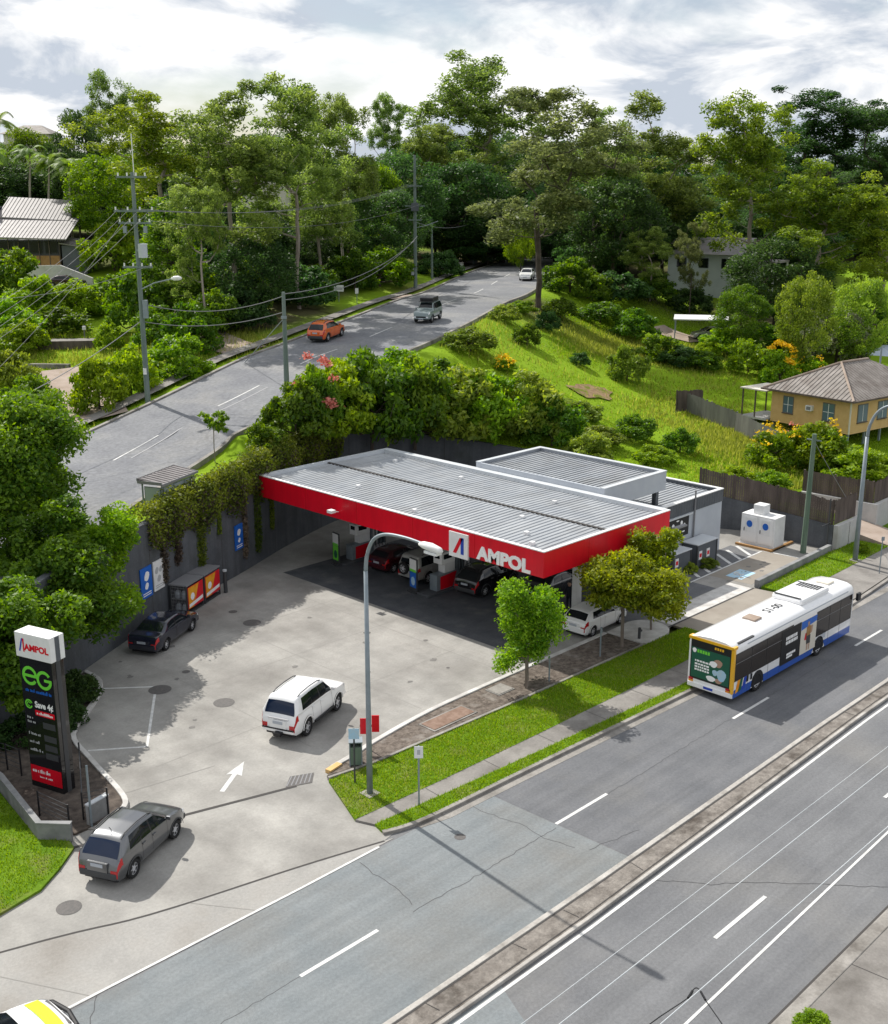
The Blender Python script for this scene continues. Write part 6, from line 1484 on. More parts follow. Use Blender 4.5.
# ---------------------------------------------------------------- person by the canopy column
pe = thing('person', 'person in dark clothes standing by the canopy column behind the white hatchback', 'person', (6.75, 3.55, .02), R(200))
def skin_body(name, verts, edges, radii, m, par, root=0, sub=2):
    me = bpy.data.meshes.new(name); me.from_pydata(verts, edges, []); me.materials.append(M[m])
    o = link(name, me, par)
    o.modifiers.new('skin', 'SKIN'); s = o.modifiers.new('sub', 'SUBSURF'); s.levels = 1; s.render_levels = sub
    for i, r in enumerate(radii): me.skin_vertices[0].data[i].radius = (r, r) if not hasattr(r, '__len__') else r
    for i in range(len(verts)): me.skin_vertices[0].data[i].use_root = (i == root)
    return o
V = [(0, 0, .95), (0, 0, 1.15), (0, 0, 1.4), (0, 0, 1.5), (.02, 0, 1.62), (.02, 0, 1.74),
     (0, .19, 1.41), (.03, .25, 1.15), (.12, .26, .92), (0, -.19, 1.41), (.06, -.26, 1.16), (.2, -.2, 1.0),
     (0, .1, .9), (.02, .11, .5), (0, .11, .08), (.13, .12, .04), (0, -.1, .9), (.01, -.12, .5), (-.03, -.12, .08), (.1, -.13, .04)]
E_ = [(0, 1), (1, 2), (2, 3), (3, 4), (4, 5), (2, 6), (6, 7), (7, 8), (2, 9), (9, 10), (10, 11), (0, 12), (12, 13), (13, 14), (14, 15), (0, 16), (16, 17), (17, 18), (18, 19)]
Rr = [(.13, .16), (.12, .15), (.12, .17), (.055, .055), (.09, .085), (.075, .07), .07, .05, .035, .07, .05, .035, .09, .065, .045, .04, .09, .065, .045, .04]
skin_body('body', V, E_, Rr, 'cloth_navy', pe)
mb = MB(); mb.tube([(.03, 0, 1.5), (.035, 0, 1.56), (.04, 0, 1.64), (.03, 0, 1.72), (.03, 0, 1.76)], [.06, .095, .105, .09, .04], 12); mb.build('face', 'skin', pe, smooth=True)
for s in (-1, 1): MB().tube([(.02, s * .1, 1.62), (.02, s * .125, 1.64)], .025, 6).build('ear', 'skin', pe); MB().box(.128, .14, s * .035 - .012, s * .035 + .012, 1.645, 1.66).build('eye', 'black', pe)
MB().tube([(.13, 0, 1.65), (.165, 0, 1.6)], .014, 6).build('nose', 'skin', pe); MB().box(.125, .14, -.025, .025, 1.555, 1.565).build('mouth', 'red', pe)
mb = MB(); mb.tube([(-.03, 0, 1.6), (-.02, 0, 1.7), (.0, 0, 1.78), (.0, 0, 1.82)], [.1, .118, .1, .03], 12); mb.build('hair', 'black', pe, smooth=True)
for (hx, hy, hz_) in ((.14, .26, .88), (.25, -.18, .98)):
    hm = MB(); hm.tube([(hx - .03, hy, hz_ + .05), (hx, hy, hz_), (hx + .02, hy, hz_ - .05)], [.028, .04, .032], 8)
    for k in range(4): hm.tube([(hx + .02, hy - .03 + k * .02, hz_ - .04), (hx + .035, hy - .03 + k * .02, hz_ - .1), (hx + .02, hy - .03 + k * .02, hz_ - .125 + .01 * abs(k - 1.5))], .009, 5)
    hm.tube([(hx + .01, hy - .035, hz_ + .02), (hx + .05, hy - .055, hz_ - .02), (hx + .06, hy - .05, hz_ - .055)], .01, 5); hm.build('hand', 'skin', pe, smooth=True)
# ---------------------------------------------------------------- vegetation
NPR = np.random.default_rng(11)
def quads_mesh(name, V, tint, m, nv=4):
    n = len(V) // nv
    me = bpy.data.meshes.new(name)
    me.vertices.add(len(V)); me.vertices.foreach_set('co', V.astype(np.float32).ravel())
    me.loops.add(len(V)); me.loops.foreach_set('vertex_index', np.arange(len(V), dtype=np.int32))
    me.polygons.add(n); me.polygons.foreach_set('loop_start', np.arange(0, len(V), nv, dtype=np.int32))
    at_ = me.attributes.new('tint', 'FLOAT', 'FACE'); at_.data.foreach_set('value', np.clip(tint, 0, 1).astype(np.float32))
    me.materials.append(M[m]); me.update(calc_edges=True); me.validate()
    return me
def unit(n): v = NPR.normal(size=(n, 3)); return v / np.linalg.norm(v, axis=1, keepdims=True)
def leaf_quads(pos, size, droop=0.0, outward=None, aspect=.5, vary=.35):
    n = len(pos); ax = unit(n); ax[:, 2] = ax[:, 2] * (1 - droop) - droop * NPR.uniform(.4, 1.0, n)
    ax /= np.linalg.norm(ax, axis=1, keepdims=True)
    nr = unit(n)
    if outward is not None: nr = nr * .8 + outward * .7
    nr[:, 2] += .35
    sd = np.cross(ax, nr); sd /= np.linalg.norm(sd, axis=1, keepdims=True) + 1e-9
    l = size * NPR.uniform(1 - vary, 1 + vary, (n, 1)); w = l * aspect
    V = np.empty((n, 4, 3)); V[:, 0] = pos - ax * l / 2; V[:, 1] = pos + sd * w / 2 - ax * l * .05; V[:, 2] = pos + ax * l / 2; V[:, 3] = pos - sd * w / 2 - ax * l * .05
    return V.reshape(-1, 3)
def clumps(centers, radii, per, size, droop=.3, shell=.45, aspect=.5, up=.25):
    P_, T_, O_ = [], [], []
    for c, r in zip(centers, radii):
        k = int(per * NPR.uniform(.7, 1.3)); d = unit(k); d[:, 2] += up; d /= np.linalg.norm(d, axis=1, keepdims=True)
        rad = NPR.uniform(0, 1, (k, 1)) ** shell
        P_.append(np.array(c) + d * rad * np.array(r)); O_.append(d)
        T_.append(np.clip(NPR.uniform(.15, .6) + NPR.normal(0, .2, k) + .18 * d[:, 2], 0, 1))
    pos = np.concatenate(P_)
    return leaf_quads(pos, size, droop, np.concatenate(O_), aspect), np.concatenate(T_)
def skeleton(base_pts, tips, rtip, pw_=.5, bow=.12, sides=6):
    nodes = [np.array(p, float) for p in base_pts]; par = [-1] + list(range(len(base_pts) - 1)); load = [0] * len(nodes)
    tr = nodes[-1]
    order = sorted(tips, key=lambda t: np.linalg.norm(np.array(t) - tr))
    first = max(1, int(len(base_pts) * .45))
    for t in order:
        t = np.array(t, float); arr = np.array(nodes[first:]); dv = t - arr; d = np.linalg.norm(dv, axis=1)
        pen = d + np.maximum(0, (arr[:, 2] + .35 * d) - t[2]) * 1.3
        j = int(pen.argmin()) + first; s = nodes[j]; L = np.linalg.norm(t - s); prev = j
        k = max(2, min(4, int(L / 1.2)))
        for q in range(1, k + 1):
            f = q / k; p = s + (t - s) * f + NPR.normal(0, .05 * L, 3) * (f < 1); p[2] += bow * L * math.sin(PI * f) * -.6
            nodes.append(p); par.append(prev); load.append(0); prev = len(nodes) - 1
        load[prev] = 1
    for i in range(len(nodes) - 1, 0, -1): load[par[i]] += load[i]
    rad = [rtip * max(1, l) ** pw_ for l in load]
    mb = MB()
    for i in range(1, len(nodes)):
        p, q = nodes[par[i]], nodes[i]
        if np.linalg.norm(q - p) < 1e-3: continue
        mb.tube([p, q], [rad[par[i]] if par[i] < len(base_pts) and i < len(base_pts) else min(rad[par[i]], rad[i] * 1.35), rad[i]], sides if rad[i] > .08 else 4, False)
    return mb
def trunk_line(h, lean=.06, n=8):
    x = y = 0; out = []
    for i in range(n + 1):
        out.append((x, y, h * i / n)); x += NPR.normal(0, lean * h / n); y += NPR.normal(0, lean * h / n)
    out[0] = (0, 0, -.6); return out
def sample_tips(n, fn, sep):
    pts = []; tries = 0
    while len(pts) < n and tries < n * 60:
        tries += 1; p = fn()
        if all(np.linalg.norm(p - q) > sep for q in pts): pts.append(p)
    return pts
PROTO = {}
def proto(kind, seed, H=20.0):
    """one tree of a kind, H metres tall, returned as (trunk mesh, crown mesh, crown width)"""
    global NPR
    key = (kind, seed)
    if key in PROTO: return PROTO[key]
    NPR = np.random.default_rng(seed * 97 + len(kind))
    U = NPR.uniform
    if kind.startswith('gum'):
        W = H * .56
        lobes = [(U(-.5, .5) * W * .7, U(-.5, .5) * W * .7, U(.36, .9) * H, U(.1, .16) * H) for _ in range(13)] + [(0, 0, .9 * H, .1 * H), (0, 0, .7 * H, .14 * H)]
        def fn():
            l = lobes[NPR.integers(len(lobes))]; d = unit(1)[0]; return np.array(l[:3]) + d * l[3] * U(.3, 1.0) * np.array((1, 1, .8))
        tips = [t for t in sample_tips(115, fn, .04 * H) if t[2] > .24 * H]
        tr = trunk_line(H * .5, .07)
        sk = skeleton(tr, tips, .019, .5)
        rad = [np.array((1, 1, .7)) * U(.036, .066) * H for _ in tips]
        leafm = {'gum': 'leaf_gum', 'gumy': 'leaf_gum_yellow', 'gumg': 'leaf_gum_grey'}[kind]; bark = 'bark_pale' if kind != 'gumg' else 'bark_dark'
        V, T = clumps(tips, rad, 235, .31, .55, .55, .42)
    elif kind in ('dense', 'mid', 'oldmid'):
        W = H * .8
        def fn():
            d = unit(1)[0]; r = U(.55, 1) ** .5; p = np.array((d[0] * W / 2 * r, d[1] * W / 2 * r, .58 * H + d[2] * .40 * H * r)); return p
        tips = sample_tips(95, fn, .07 * H)
        tr = trunk_line(H * .5, .03); sk = skeleton(tr, tips, .04, .45)
        rad = [np.array((1, 1, .75)) * U(.075, .12) * H for _ in tips]
        leafm = 'leaf_dark' if kind == 'dense' else 'leaf_mid'; bark = 'bark_dark'
        V, T = clumps(tips, rad, 190, .5, .2, .4, .55)
    elif kind == 'cone':
        W = H * .55
        def fn():
            z = U(.12, 1); r = W / 2 * (1 - z) ** .75 * U(.6, 1) + .1; a = U(0, 2 * PI); return np.array((r * math.cos(a), r * math.sin(a), z * H * .97))
        tips = sample_tips(110, fn, .05 * H); tr = trunk_line(H * .9, .02); sk = skeleton(tr, tips, .03, .45)
        rad = [np.array((1, 1, .8)) * U(.05, .085) * H for _ in tips]; leafm, bark = 'leaf_mid', 'bark_dark'
        V, T = clumps(tips, rad, 150, .42, .3, .45, .5)
    elif kind == 'palm':
        W = H * .3; tr = [(0.02 * H * math.sin(i * .5), 0, H * .86 * i / 8 - (.5 if i == 0 else 0)) for i in range(9)]
        sk = MB(); sk.tube(tr, [.2 - .008 * i for i in range(9)], 8); top = np.array(tr[-1]); Vs, Ts = [], []
        for k in range(20):
            a = U(0, 2 * PI); el = U(-.1, 1.2); L = U(3.2, 4.4); q = top.copy(); dirn = np.array((math.cos(a) * math.cos(el), math.sin(a) * math.cos(el), math.sin(el)))
            prev = q
            for s in range(11):
                d2 = dirn + np.array((0, 0, -.16 * s)); d2 /= np.linalg.norm(d2); nx = prev + d2 * L / 11
                side = np.cross(d2, (0, 0, 1)); side /= np.linalg.norm(side) + 1e-6; ll = .85 * (1 - abs(s - 4) / 9)
                for sg in (-1, 1):
                    for jj in (0, .5):
                        b0 = prev + (nx - prev) * jj; tip = b0 + side * sg * ll + d2 * ll * .45 + np.array((0, 0, -.35 * ll)); w = d2 * .09
                        Vs += [b0 - w, b0 + w, tip + w * .2, tip - w * .2]; Ts.append(U(.2, .9))
                Vs += [prev + side * .03, prev - side * .03, nx - side * .03, nx + side * .03]; Ts.append(.5); prev = nx
        V, T = np.array(Vs), np.array(Ts); leafm, bark = 'leaf_palm', 'bark_pale'
    elif kind in ('bush', 'bushb', 'busho', 'bushs', 'bushd'):           # H is height too, low and broad
        W = H * 1.3
        def fn():
            d = unit(1)[0]; d[2] = abs(d[2]); r = U(.4, 1) ** .5; return np.array((d[0] * W / 2 * r, d[1] * W / 2 * r, .12 * H + d[2] * .78 * H * r))
        tips = sample_tips(46, fn, .12 * H); sk = skeleton([(0, 0, -.4), (0, 0, .1 * H), (0, 0, .25 * H)], tips, .012 * H / 3, .5, sides=5)
        rad = [np.array((1, 1, .85)) * U(.12, .2) * H for _ in tips]; leafm = {'bush': 'leaf_mid', 'bushb': 'leaf_bright', 'busho': 'leaf_olive', 'bushs': 'leaf_silver', 'bushd': 'leaf_dark'}[kind]; bark = 'bark_dark'
        V, T = clumps(tips, rad, 120, .062 * H + .07, .15, .45, .5)
    lim = MB
    tm = sk.build('trunk', bark); cm_ = quads_mesh('crown', V, T, leafm); td = tm.data; bpy.data.objects.remove(tm)
    PROTO[key] = (td, cm_, W, H)
    return PROTO[key]
def plant(name, label, cat, kind, seed, a, b, z, H, W=None, rot=None, group=None, crown_mat=None):
    td, cd, w0, h0 = proto(kind, seed, 20.0 if not kind.startswith('bush') else 3.0)
    t = thing(name, label, cat, (a, b, z), rnd.uniform(0, 2 * PI) if rot is None else rot, group)
    s = H / h0; sx = (W / w0) if W else s
    t.scale = (sx, sx, s)
    link('trunk', td, t)
    cr = link('crown', cd, t)
    if crown_mat:
        cr.material_slots[0].link = 'OBJECT'; cr.material_slots[0].material = M[crown_mat]
    return t
TREES = []
def tree_px(label, u, vtop, wpx, dist, kind, seed, group=None, name='gum_tree', zb=None, crown_mat=None, vb=None):
    a, b = ground_at(u, dist)
    if vb: p = on_hill(u, vb); a, b = p.x, p.y; dist = fwd(p)
    z = tz(a, b) if zb is None else zb
    TREES.append((a, b, wpx / FPX * dist))
    H = height_at(vtop, dist) - z
    W = wpx / FPX * (dist * math.cos(TH) + 10 * math.sin(TH))
    return plant(name, label, 'tree', kind, seed, a, b, z - .1, max(2, H), W, group=group, crown_mat=crown_mat)
def bush_px(label, u, vbase, wpx, hpx, kind, seed, name='shrub', group=None, z=None, base=None, cat='shrub', crown_mat=None):
    p = base or (on_hill(u, vbase) if z is None else P(u, vbase, z)); k = fwd(p) / FPX * 1.05
    return plant(name, label, cat, kind, seed, p.x, p.y, p.z - .05, hpx * k, wpx * k * 1.05, group=group, crown_mat=crown_mat)

BACK = 'tall trees on the ridge behind the roads'
tree_px('tall open gum with pale crown left of the skyline house', 118, 68, 58, 200, 'gum', 1, BACK)
tree_px('dense dark round tree on the ridge at the far left', 84, 108, 60, 185, 'dense', 1, BACK, 'round_tree')
tree_px('big yellow green gum behind the left power pole', 165, 88, 135, 150, 'gumy', 2, BACK)
tree_px('big full crowned gum over the bend of the left garden', 238, 78, 140, 146, 'gum', 3, BACK, vb=318)
tree_px('tall gum with bare reddish trunks at the road bend', 300, 74, 120, 132, 'gum', 4, BACK, vb=308)
tree_px('slim open gum leaning over the upper road', 343, 88, 74, 126, 'gum', 5, BACK, vb=282)
tree_px('tiny lone gum standing clear on the skyline', 387, 91, 46, 270, 'gum', 6, BACK)
tree_px('very tall pale gum highest on the skyline', 482, 54, 140, 205, 'gum', 7, BACK)
tree_px('grey brown gum with dark trunk on the lawn edge of the upper road', 538, 72, 158, fwd(P(537, 305, 11.2)), 'gumg', 8, BACK, zb=None)
tree_px('mid green gum left of the tallest skyline gum', 440, 118, 90, 195, 'gum', 9, BACK)
tree_px('tall gum with airy spreading top right of the road', 640, 86, 118, 170, 'gum', 10, BACK)
tree_px('shaggy gum right beside the grey brown gum', 592, 108, 86, 160, 'gum', 3, BACK)
tree_px('yellow green gum towering over the grey gabled house', 742, 86, 118, 152, 'gumy', 11, BACK)
tree_px('dark broad gum on the right skyline', 818, 88, 130, 205, 'gumg', 12, BACK, crown_mat='leaf_dark')
tree_px('dark gum cut off by the right picture edge on the skyline', 880, 98, 96, 200, 'gumg', 13, BACK, crown_mat='leaf_dark')
tree_px('broad yellow green gum below the right skyline', 812, 156, 130, 143, 'gumy', 2, BACK)
tree_px('yellow green gum at the right picture edge', 882, 176, 96, 140, 'gumy', 9, BACK)
tree_px('dark conical tree behind the left power pole', 172, 196, 96, 116, 'cone', 1, BACK, 'conical_tree')
tree_px('dark bushy tree hiding the right side of the grey house', 775, 236, 96, 138, 'dense', 2, BACK, 'round_tree')
tree_px('blue green rounded tree right of the carport', 742, 285, 54, 128, 'dense', 3, BACK, 'round_tree', crown_mat='leaf_mid')
tree_px('small upright olive tree behind the orange flowering tree', 806, 272, 56, 118, 'mid', 1, BACK, 'round_tree', crown_mat='leaf_olive')
tree_px('small olive tree above the silver shrub', 862, 278, 60, 122, 'mid', 2, BACK, 'round_tree', crown_mat='leaf_olive')
tree_px('dense tree left of the grey gabled house', 612, 175, 92, 155, 'dense', 4, BACK, 'round_tree')
tree_px('mid green tree in front of the grey gabled house', 650, 225, 50, 148, 'gum', 1, BACK)
tree_px('thin young gum before the grey house wall', 690, 215, 30, 144, 'gumg', 8, BACK)
tree_px('bright leafy tree beside the bend of the upper road', 520, 205, 36, 165, 'mid', 3, BACK, 'round_tree', crown_mat='leaf_bright')
tree_px('dark round tree at the end of the upper road', 560, 180, 90, 178, 'dense', 1, BACK, 'round_tree')
tree_px('dark leafy tree behind the second power pole', 400, 150, 90, 172, 'dense', 2, BACK, 'round_tree')
tree_px('bright green rounded tree left of the second power pole', 372, 158, 64, 165, 'mid', 1, BACK, 'round_tree')
tree_px('dark tree in the dip below the tiny skyline gum', 350, 165, 70, 175, 'dense', 3, BACK, 'round_tree')
tree_px('dark tree in the wood below the tallest gum', 465, 160, 100, 185, 'dense', 4, BACK, 'round_tree')
tree_px('mid green tree filling the dark wood behind the left gums', 215, 190, 110, 140, 'mid', 2, BACK, 'round_tree', crown_mat='leaf_dark')
tree_px('dark tree filling the wood under the bare reddish trunks', 285, 210, 100, 138, 'dense', 1, BACK, 'round_tree')
tree_px('leafy tree at the verge under the bare reddish trunks', 255, 235, 80, 120, 'mid', 3, BACK, 'round_tree', crown_mat='leaf_dark', vb=322)
tree_px('pale trunked gum beside the conical tree', 207, 180, 60, 110, 'gum', 2, BACK, vb=340)
tree_px('open gum shading the notice board by the upper road', 322, 120, 84, 120, 'gum', 10, BACK, vb=292)
tree_px('broad dark tree behind the bright hedge by the second power pole', 388, 190, 80, 130, 'mid', 2, BACK, 'round_tree', crown_mat='leaf_dark', vb=278)
tree_px('yellow green tree above the iron roofed house', 120, 150, 84, 165, 'mid', 1, BACK, 'round_tree', crown_mat='leaf_bright')
tree_px('leafy tree screening the roof of the ridge house', 40, 128, 60, 200, 'mid', 2, BACK, 'round_tree')
tree_px('dark tree above the iron roofed house at the picture edge', 20, 160, 80, 190, 'dense', 3, BACK, 'round_tree')
for k, (u, v, d_, w) in enumerate(((12, 100, 188, 'tall palm cut by the left picture edge against the sky'), (58, 145, 172, 'palm leaning beside the dark round ridge tree'), (40, 135, 176, 'palm left of the leaning one above the iron roof'), (78, 150, 168, 'short palm between the ridge tree and the yellow gum'), (352, 175, 150, 'dark palm at the edge of the road wood'), (5, 135, 175, 'palm at the left edge behind the iron roofed house'))):
    tree_px(w, u, v, 40, d_, 'palm', 1 + k % 2, 'palms on the ridge', 'palm_tree')
# the wood that closes the view
rw_ = random.Random(4)
for k in range(54):
    u = -40 + k * 18.5 + rw_.uniform(-10, 10); d_ = rw_.uniform(215, 275); v = 148 + rw_.uniform(-16, 24)
    if 350 < u < 425: v += 30
    if 655 < u < 715: v += 46
    tree_px('dark green tree in the continuous wood along the ridge behind the taller gums', u, v, rw_.uniform(75, 110), d_, ('dense', 'mid', 'dense')[k % 3], 1 + k % 4 if k % 3 != 1 else 1 + k % 3, 'wood along the ridge', 'ridge_tree', crown_mat='leaf_dark' if k % 3 == 1 else None)
for k in range(26):
    u = 560 + k * 14.5 + rw_.uniform(-8, 8); d_ = rw_.uniform(165, 200); v = 205 + rw_.uniform(-25, 25)
    tree_px('shaded understorey tree in the wood on the right hand hill', u, v, rw_.uniform(60, 90), d_, ('dense', 'mid')[k % 2], 1 + k % 3, 'wood on the right hand hill', 'ridge_tree', crown_mat='leaf_dark' if k % 2 else None)
for k in range(22):
    u = -20 + k * 25 + rw_.uniform(-8, 8); d_ = rw_.uniform(158, 195) + (26 if u < 110 else 0); v = 212 + rw_.uniform(-25, 20) - (24 if u < 110 else 0)
    tree_px('shaded understorey tree in the wood on the left hand hill', u, v, rw_.uniform(60, 90), d_, ('dense', 'mid')[k % 2], 1 + k % 3, 'wood on the left hand hill', 'ridge_tree', crown_mat='leaf_dark' if k % 2 else None)

# ---- near trees
def near_tree(label, a, b, z, H, W, leafm, seed, clump_n, per, leaf, trunk_f=.3, zc=.6, zr=.42, name='street_tree', lean=.04, bark='bark', rt=.0085):
    global NPR
    NPR = np.random.default_rng(seed); U = NPR.uniform
    lob = [(unit(1)[0] * np.array((W * .34, W * .34, zr * H * .9)) * U(.45, 1.05) + np.array((0, 0, zc * H)), U(.5, 1.0)) for _ in range(9)] + [(np.array((0, 0, zc * H)), 1.0)]
    def fn():
        c, q_ = lob[NPR.integers(len(lob))]; d = unit(1)[0]; r = U(.3, 1) ** .5 * q_; return c + d * np.array((W * .2, W * .2, zr * H * .34)) * r
    tips = sample_tips(clump_n, fn, .085 * H * (60 / clump_n) ** .3)
    sk = skeleton(trunk_line(H * trunk_f * 1.5, lean), tips, rt, .5)
    rad = [np.array((1, 1, .8)) * U(.055, .115) * max(H, W) for _ in tips]
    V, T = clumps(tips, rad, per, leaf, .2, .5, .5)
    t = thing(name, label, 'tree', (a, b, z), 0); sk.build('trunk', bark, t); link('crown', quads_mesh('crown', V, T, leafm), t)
    return t
near_tree('bright green young street tree in the garden bed left of the hatchback', -3.25, -1.75, .05, 5.6, 4.2, 'leaf_street_green', 17, 120, 130, .17, zc=.56, zr=.5)
near_tree('yellow green rounded street tree in front of the white hatchback', 4.32, -1.9, .05, 6.7, 6.8, 'leaf_street', 5, 130, 180, .2, zc=.63, zr=.36)
near_tree('second yellow green tree on the white concrete nib', 7.3, -1.7, .12, 5.9, 4.8, 'leaf_street', 6, 70, 160, .2, zc=.62, zr=.36)
near_tree('huge dark spreading tree at the left edge overhanging the wall', -16.6, 22.6, 4.7, 8.2, 12.0, 'leaf_mid', 8, 170, 340, .25, zc=.56, zr=.44, name='spreading_tree', bark='bark_dark', rt=.02)
near_tree('feathery bright green tree spilling over the wall above the blue notice', -14.6, 18.0, 1.8, 6.2, 8.0, 'leaf_bright', 9, 110, 240, .23, zc=.5, zr=.5, name='feathery_tree', bark='bark_dark')
near_tree('dark leafy tree behind the price sign', -21.8, 11.4, .1, 7.4, 5.6, 'leaf_mid', 10, 80, 260, .25, zc=.55, zr=.45, name='leafy_tree', bark='bark_dark')
near_tree('dark leafy tree at the left picture edge beside the price sign', -25.4, 11.8, .1, 7.8, 5.6, 'leaf_mid', 12, 80, 260, .25, zc=.55, zr=.45, name='leafy_tree', bark='bark_dark')
near_tree('dense dark tree hanging over the wall near the parked sedan', -18.6, 15.8, 1.2, 7.6, 8.6, 'leaf_mid', 13, 130, 280, .24, zc=.5, zr=.5, name='leafy_tree', bark='bark_dark')
q = P(209, 446, 7.0); near_tree('small thin young tree between bus shelter and hedge', q.x, q.y - .6, 6.5, 3.0, 2.5, 'leaf_mid', 14, 18, 45, .28, trunk_f=.4, zc=.74, zr=.2, name='young_tree')
# ---- hedge and shrubs on top of the wall
def leafy_mass(name, label, line, n, spread, size, m, seed, droop=.5, cat='hedge', twig=None, density=None):
    global NPR
    NPR = np.random.default_rng(seed); pts = np.array(line); seg = NPR.integers(0, len(pts) - 1, n); f = NPR.uniform(0, 1, (n, 1))
    c = pts[seg] * (1 - f) + pts[seg + 1] * f
    d = unit(n); rad = NPR.uniform(0, 1, (n, 1)) ** .45
    lump = 1 + .28 * np.sin(c[:, :1] * 2.1 + 1) + .2 * np.sin(c[:, 1:2] * 4.3)
    pos = c + d * rad * np.array(spread) * lump
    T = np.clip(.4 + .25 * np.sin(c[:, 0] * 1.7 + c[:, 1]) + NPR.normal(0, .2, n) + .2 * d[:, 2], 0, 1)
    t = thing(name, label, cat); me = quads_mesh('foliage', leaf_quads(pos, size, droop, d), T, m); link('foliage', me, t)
    if twig:
        mb = MB()
        for i in range(0, len(line) - 1): mb.tube([line[i], line[i + 1]], .04, 5)
        mb.build('stems', 'bark_dark', t)
    return t
off = lambda pts, dn, dz: [(p[0] + dn * math.sin(R(25)), p[1] - dn * math.cos(R(25)), p[2] + dz) for p in pts]
top = [WS[i] for i in range(len(WS)) if -12 < WS[i][0] < 10.5]
leafy_mass('creeper_hedge', 'yellow green creeper hedge along the top of the dark wall', off(top, .05, .5), 17000, (.8, .8, .7), .19, 'leaf_creeper', 21, .4, twig=True)
leafy_mass('hanging_creeper', 'brown dry creeper hanging down the face of the dark wall', off(top, .45, -.7), 9500, (.42, .42, 1.15), .2, 'leaf_brown', 22, .8, 'creeper', twig=True)
leafy_mass('hanging_creeper', 'green creeper mixed into the brown one on the wall face', off(top, .5, -.6), 15000, (.45, .45, 1.35), .19, 'leaf_creeper', 23, .7, 'creeper', twig=True)
for k, (x, l) in enumerate(((-8.6, 1.6), (-6.4, 2.6), (-4.6, 1.2), (-2.0, 3.6), (-.5, 3.8), (1.3, 3.0), (-9.9, 2.2))):
    p, an = wall_point(x); n = Vector((math.sin(an), -math.cos(an), 0)); c_ = p + n * .42
    leafy_mass('creeper_strand', '%s long creeper strand hanging below the creeper on the dark wall' % ('first', 'second', 'third', 'fourth', 'fifth', 'sixth', 'seventh')[k], [(c_.x, c_.y, p.z - .8), (c_.x + .05, c_.y, p.z - 1.4 - l * .5), (c_.x, c_.y, p.z - 1.5 - l)], int(420 * l), (.3, .14, .3), .16, 'leaf_creeper' if k % 3 else 'leaf_brown', 30 + k, .8, 'creeper', twig=True)
# big shrubs between canopy and upper road
sh = [(296, 440, 62, 62, 'bush', 1, 'glossy dark green shrub at the left end of the row behind the canopy'), (330, 436, 74, 76, 'bushb', 2, 'bright green shrub beside the pink flowering tree'), (372, 440, 84, 92, 'bush', 3, 'tall green shrub in the middle of the row behind the canopy'), (345, 405, 60, 50, 'bushb', 1, 'bright rounded shrub crest beside the upper road'), (415, 440, 80, 84, 'bush', 1, 'broad green shrub right of the tall one behind the canopy'), (396, 400, 66, 50, 'bushb', 3, 'bright shrub by the kerb of the upper road'),
      (455, 438, 80, 74, 'busho', 2, 'olive green shrub behind the middle of the canopy roof'), (440, 395, 56, 36, 'bush', 2, 'low green shrub at the road edge above the olive one'), (490, 436, 74, 68, 'bushb', 1, 'bright shrub above the back of the shop'), (526, 438, 76, 64, 'busho', 3, 'olive shrub at the right end of the row behind the shop'), (552, 446, 60, 54, 'bush', 2, 'green shrub just above the raised entry roof'), (480, 395, 50, 26, 'busho', 1, 'low olive shrub on the slope under the upper road'), (585, 462, 50, 34, 'busho', 2, 'low olive shrub behind the right of the entry roof'), (265, 455, 40, 34, 'bush', 3, 'small dark shrub where the hedge meets the shrub row')]
for u, v, w, hh, kd, sd, lb in sh: bush_px(lb, u, v, w, hh, kd, sd, group='shrubs behind the canopy')
# flowering heads: a pink flowering tree beside the pole
def flowers(name, label, u, v, w, hh, m, kind, seed, n=380, crown=None):
    p = on_hill(u, v); k = fwd(p) / FPX * 1.05; t = bush_px(label, u, v, w, hh, kind, seed, name=name, cat='tree' if 'tree' in name else 'shrub', crown_mat=crown)
    global NPR
    NPR = np.random.default_rng(seed + 50); W_, H_ = w * k, hh * k
    d = unit(n); d[:, 2] = np.abs(d[:, 2]); cl = np.array([unit(1)[0] for _ in range(14)]); cl[:, 2] = np.abs(cl[:, 2]) + .2; pick = cl[NPR.integers(0, 14, n)]
    pos = (pick * np.array((W_ * .46, W_ * .46, H_ * .78)) + d * .45 * NPR.uniform(.2, 1.2, (n, 1)) + np.array((0, 0, .15 * H_)))
    me = quads_mesh('flowers', leaf_quads(pos, .22, 0, d, .8), NPR.uniform(0, 1, n), m); o = link('flowers', me, t); o['kind'] = 'stuff'; s_ = t.scale; o.scale = (1 / s_[0], 1 / s_[1], 1 / s_[2])
    return t
flowers('flowering_tree', 'tree with salmon pink flower clusters beside the plain round pole', 316, 438, 50, 72, 'flower_pink', 'bush', 1, 800)
flowers('flowering_tree', 'golden orange flowering tree behind the yellow house', 779, 384, 36, 36, 'flower_yellow', 'bushb', 2, 900)
flowers('flowering_shrub', 'low shrub with yellow flowers on the slope above the shop', 505, 369, 22, 11, 'flower_yellow', 'bushb', 1, 160)
flowers('flowering_shrub', 'yellow flowered shrub at the foot of the yellow house', 815, 466, 62, 44, 'flower_yellow', 'bushb', 3, 110)
flowers('flowering_shrub', 'yellow flowered shrub left of the green pole', 776, 464, 52, 38, 'flower_yellow', 'bushb', 2, 130)
flowers('flowering_shrub', 'pinkish yellow flowered shrub below the leaning fence', 793, 452, 34, 26, 'flower_pink', 'bushb', 1, 60)
flowers('flowering_shrub', 'yellow flowered bush right of the orange flowering tree', 808, 380, 44, 22, 'flower_yellow', 'bushb', 3, 90)
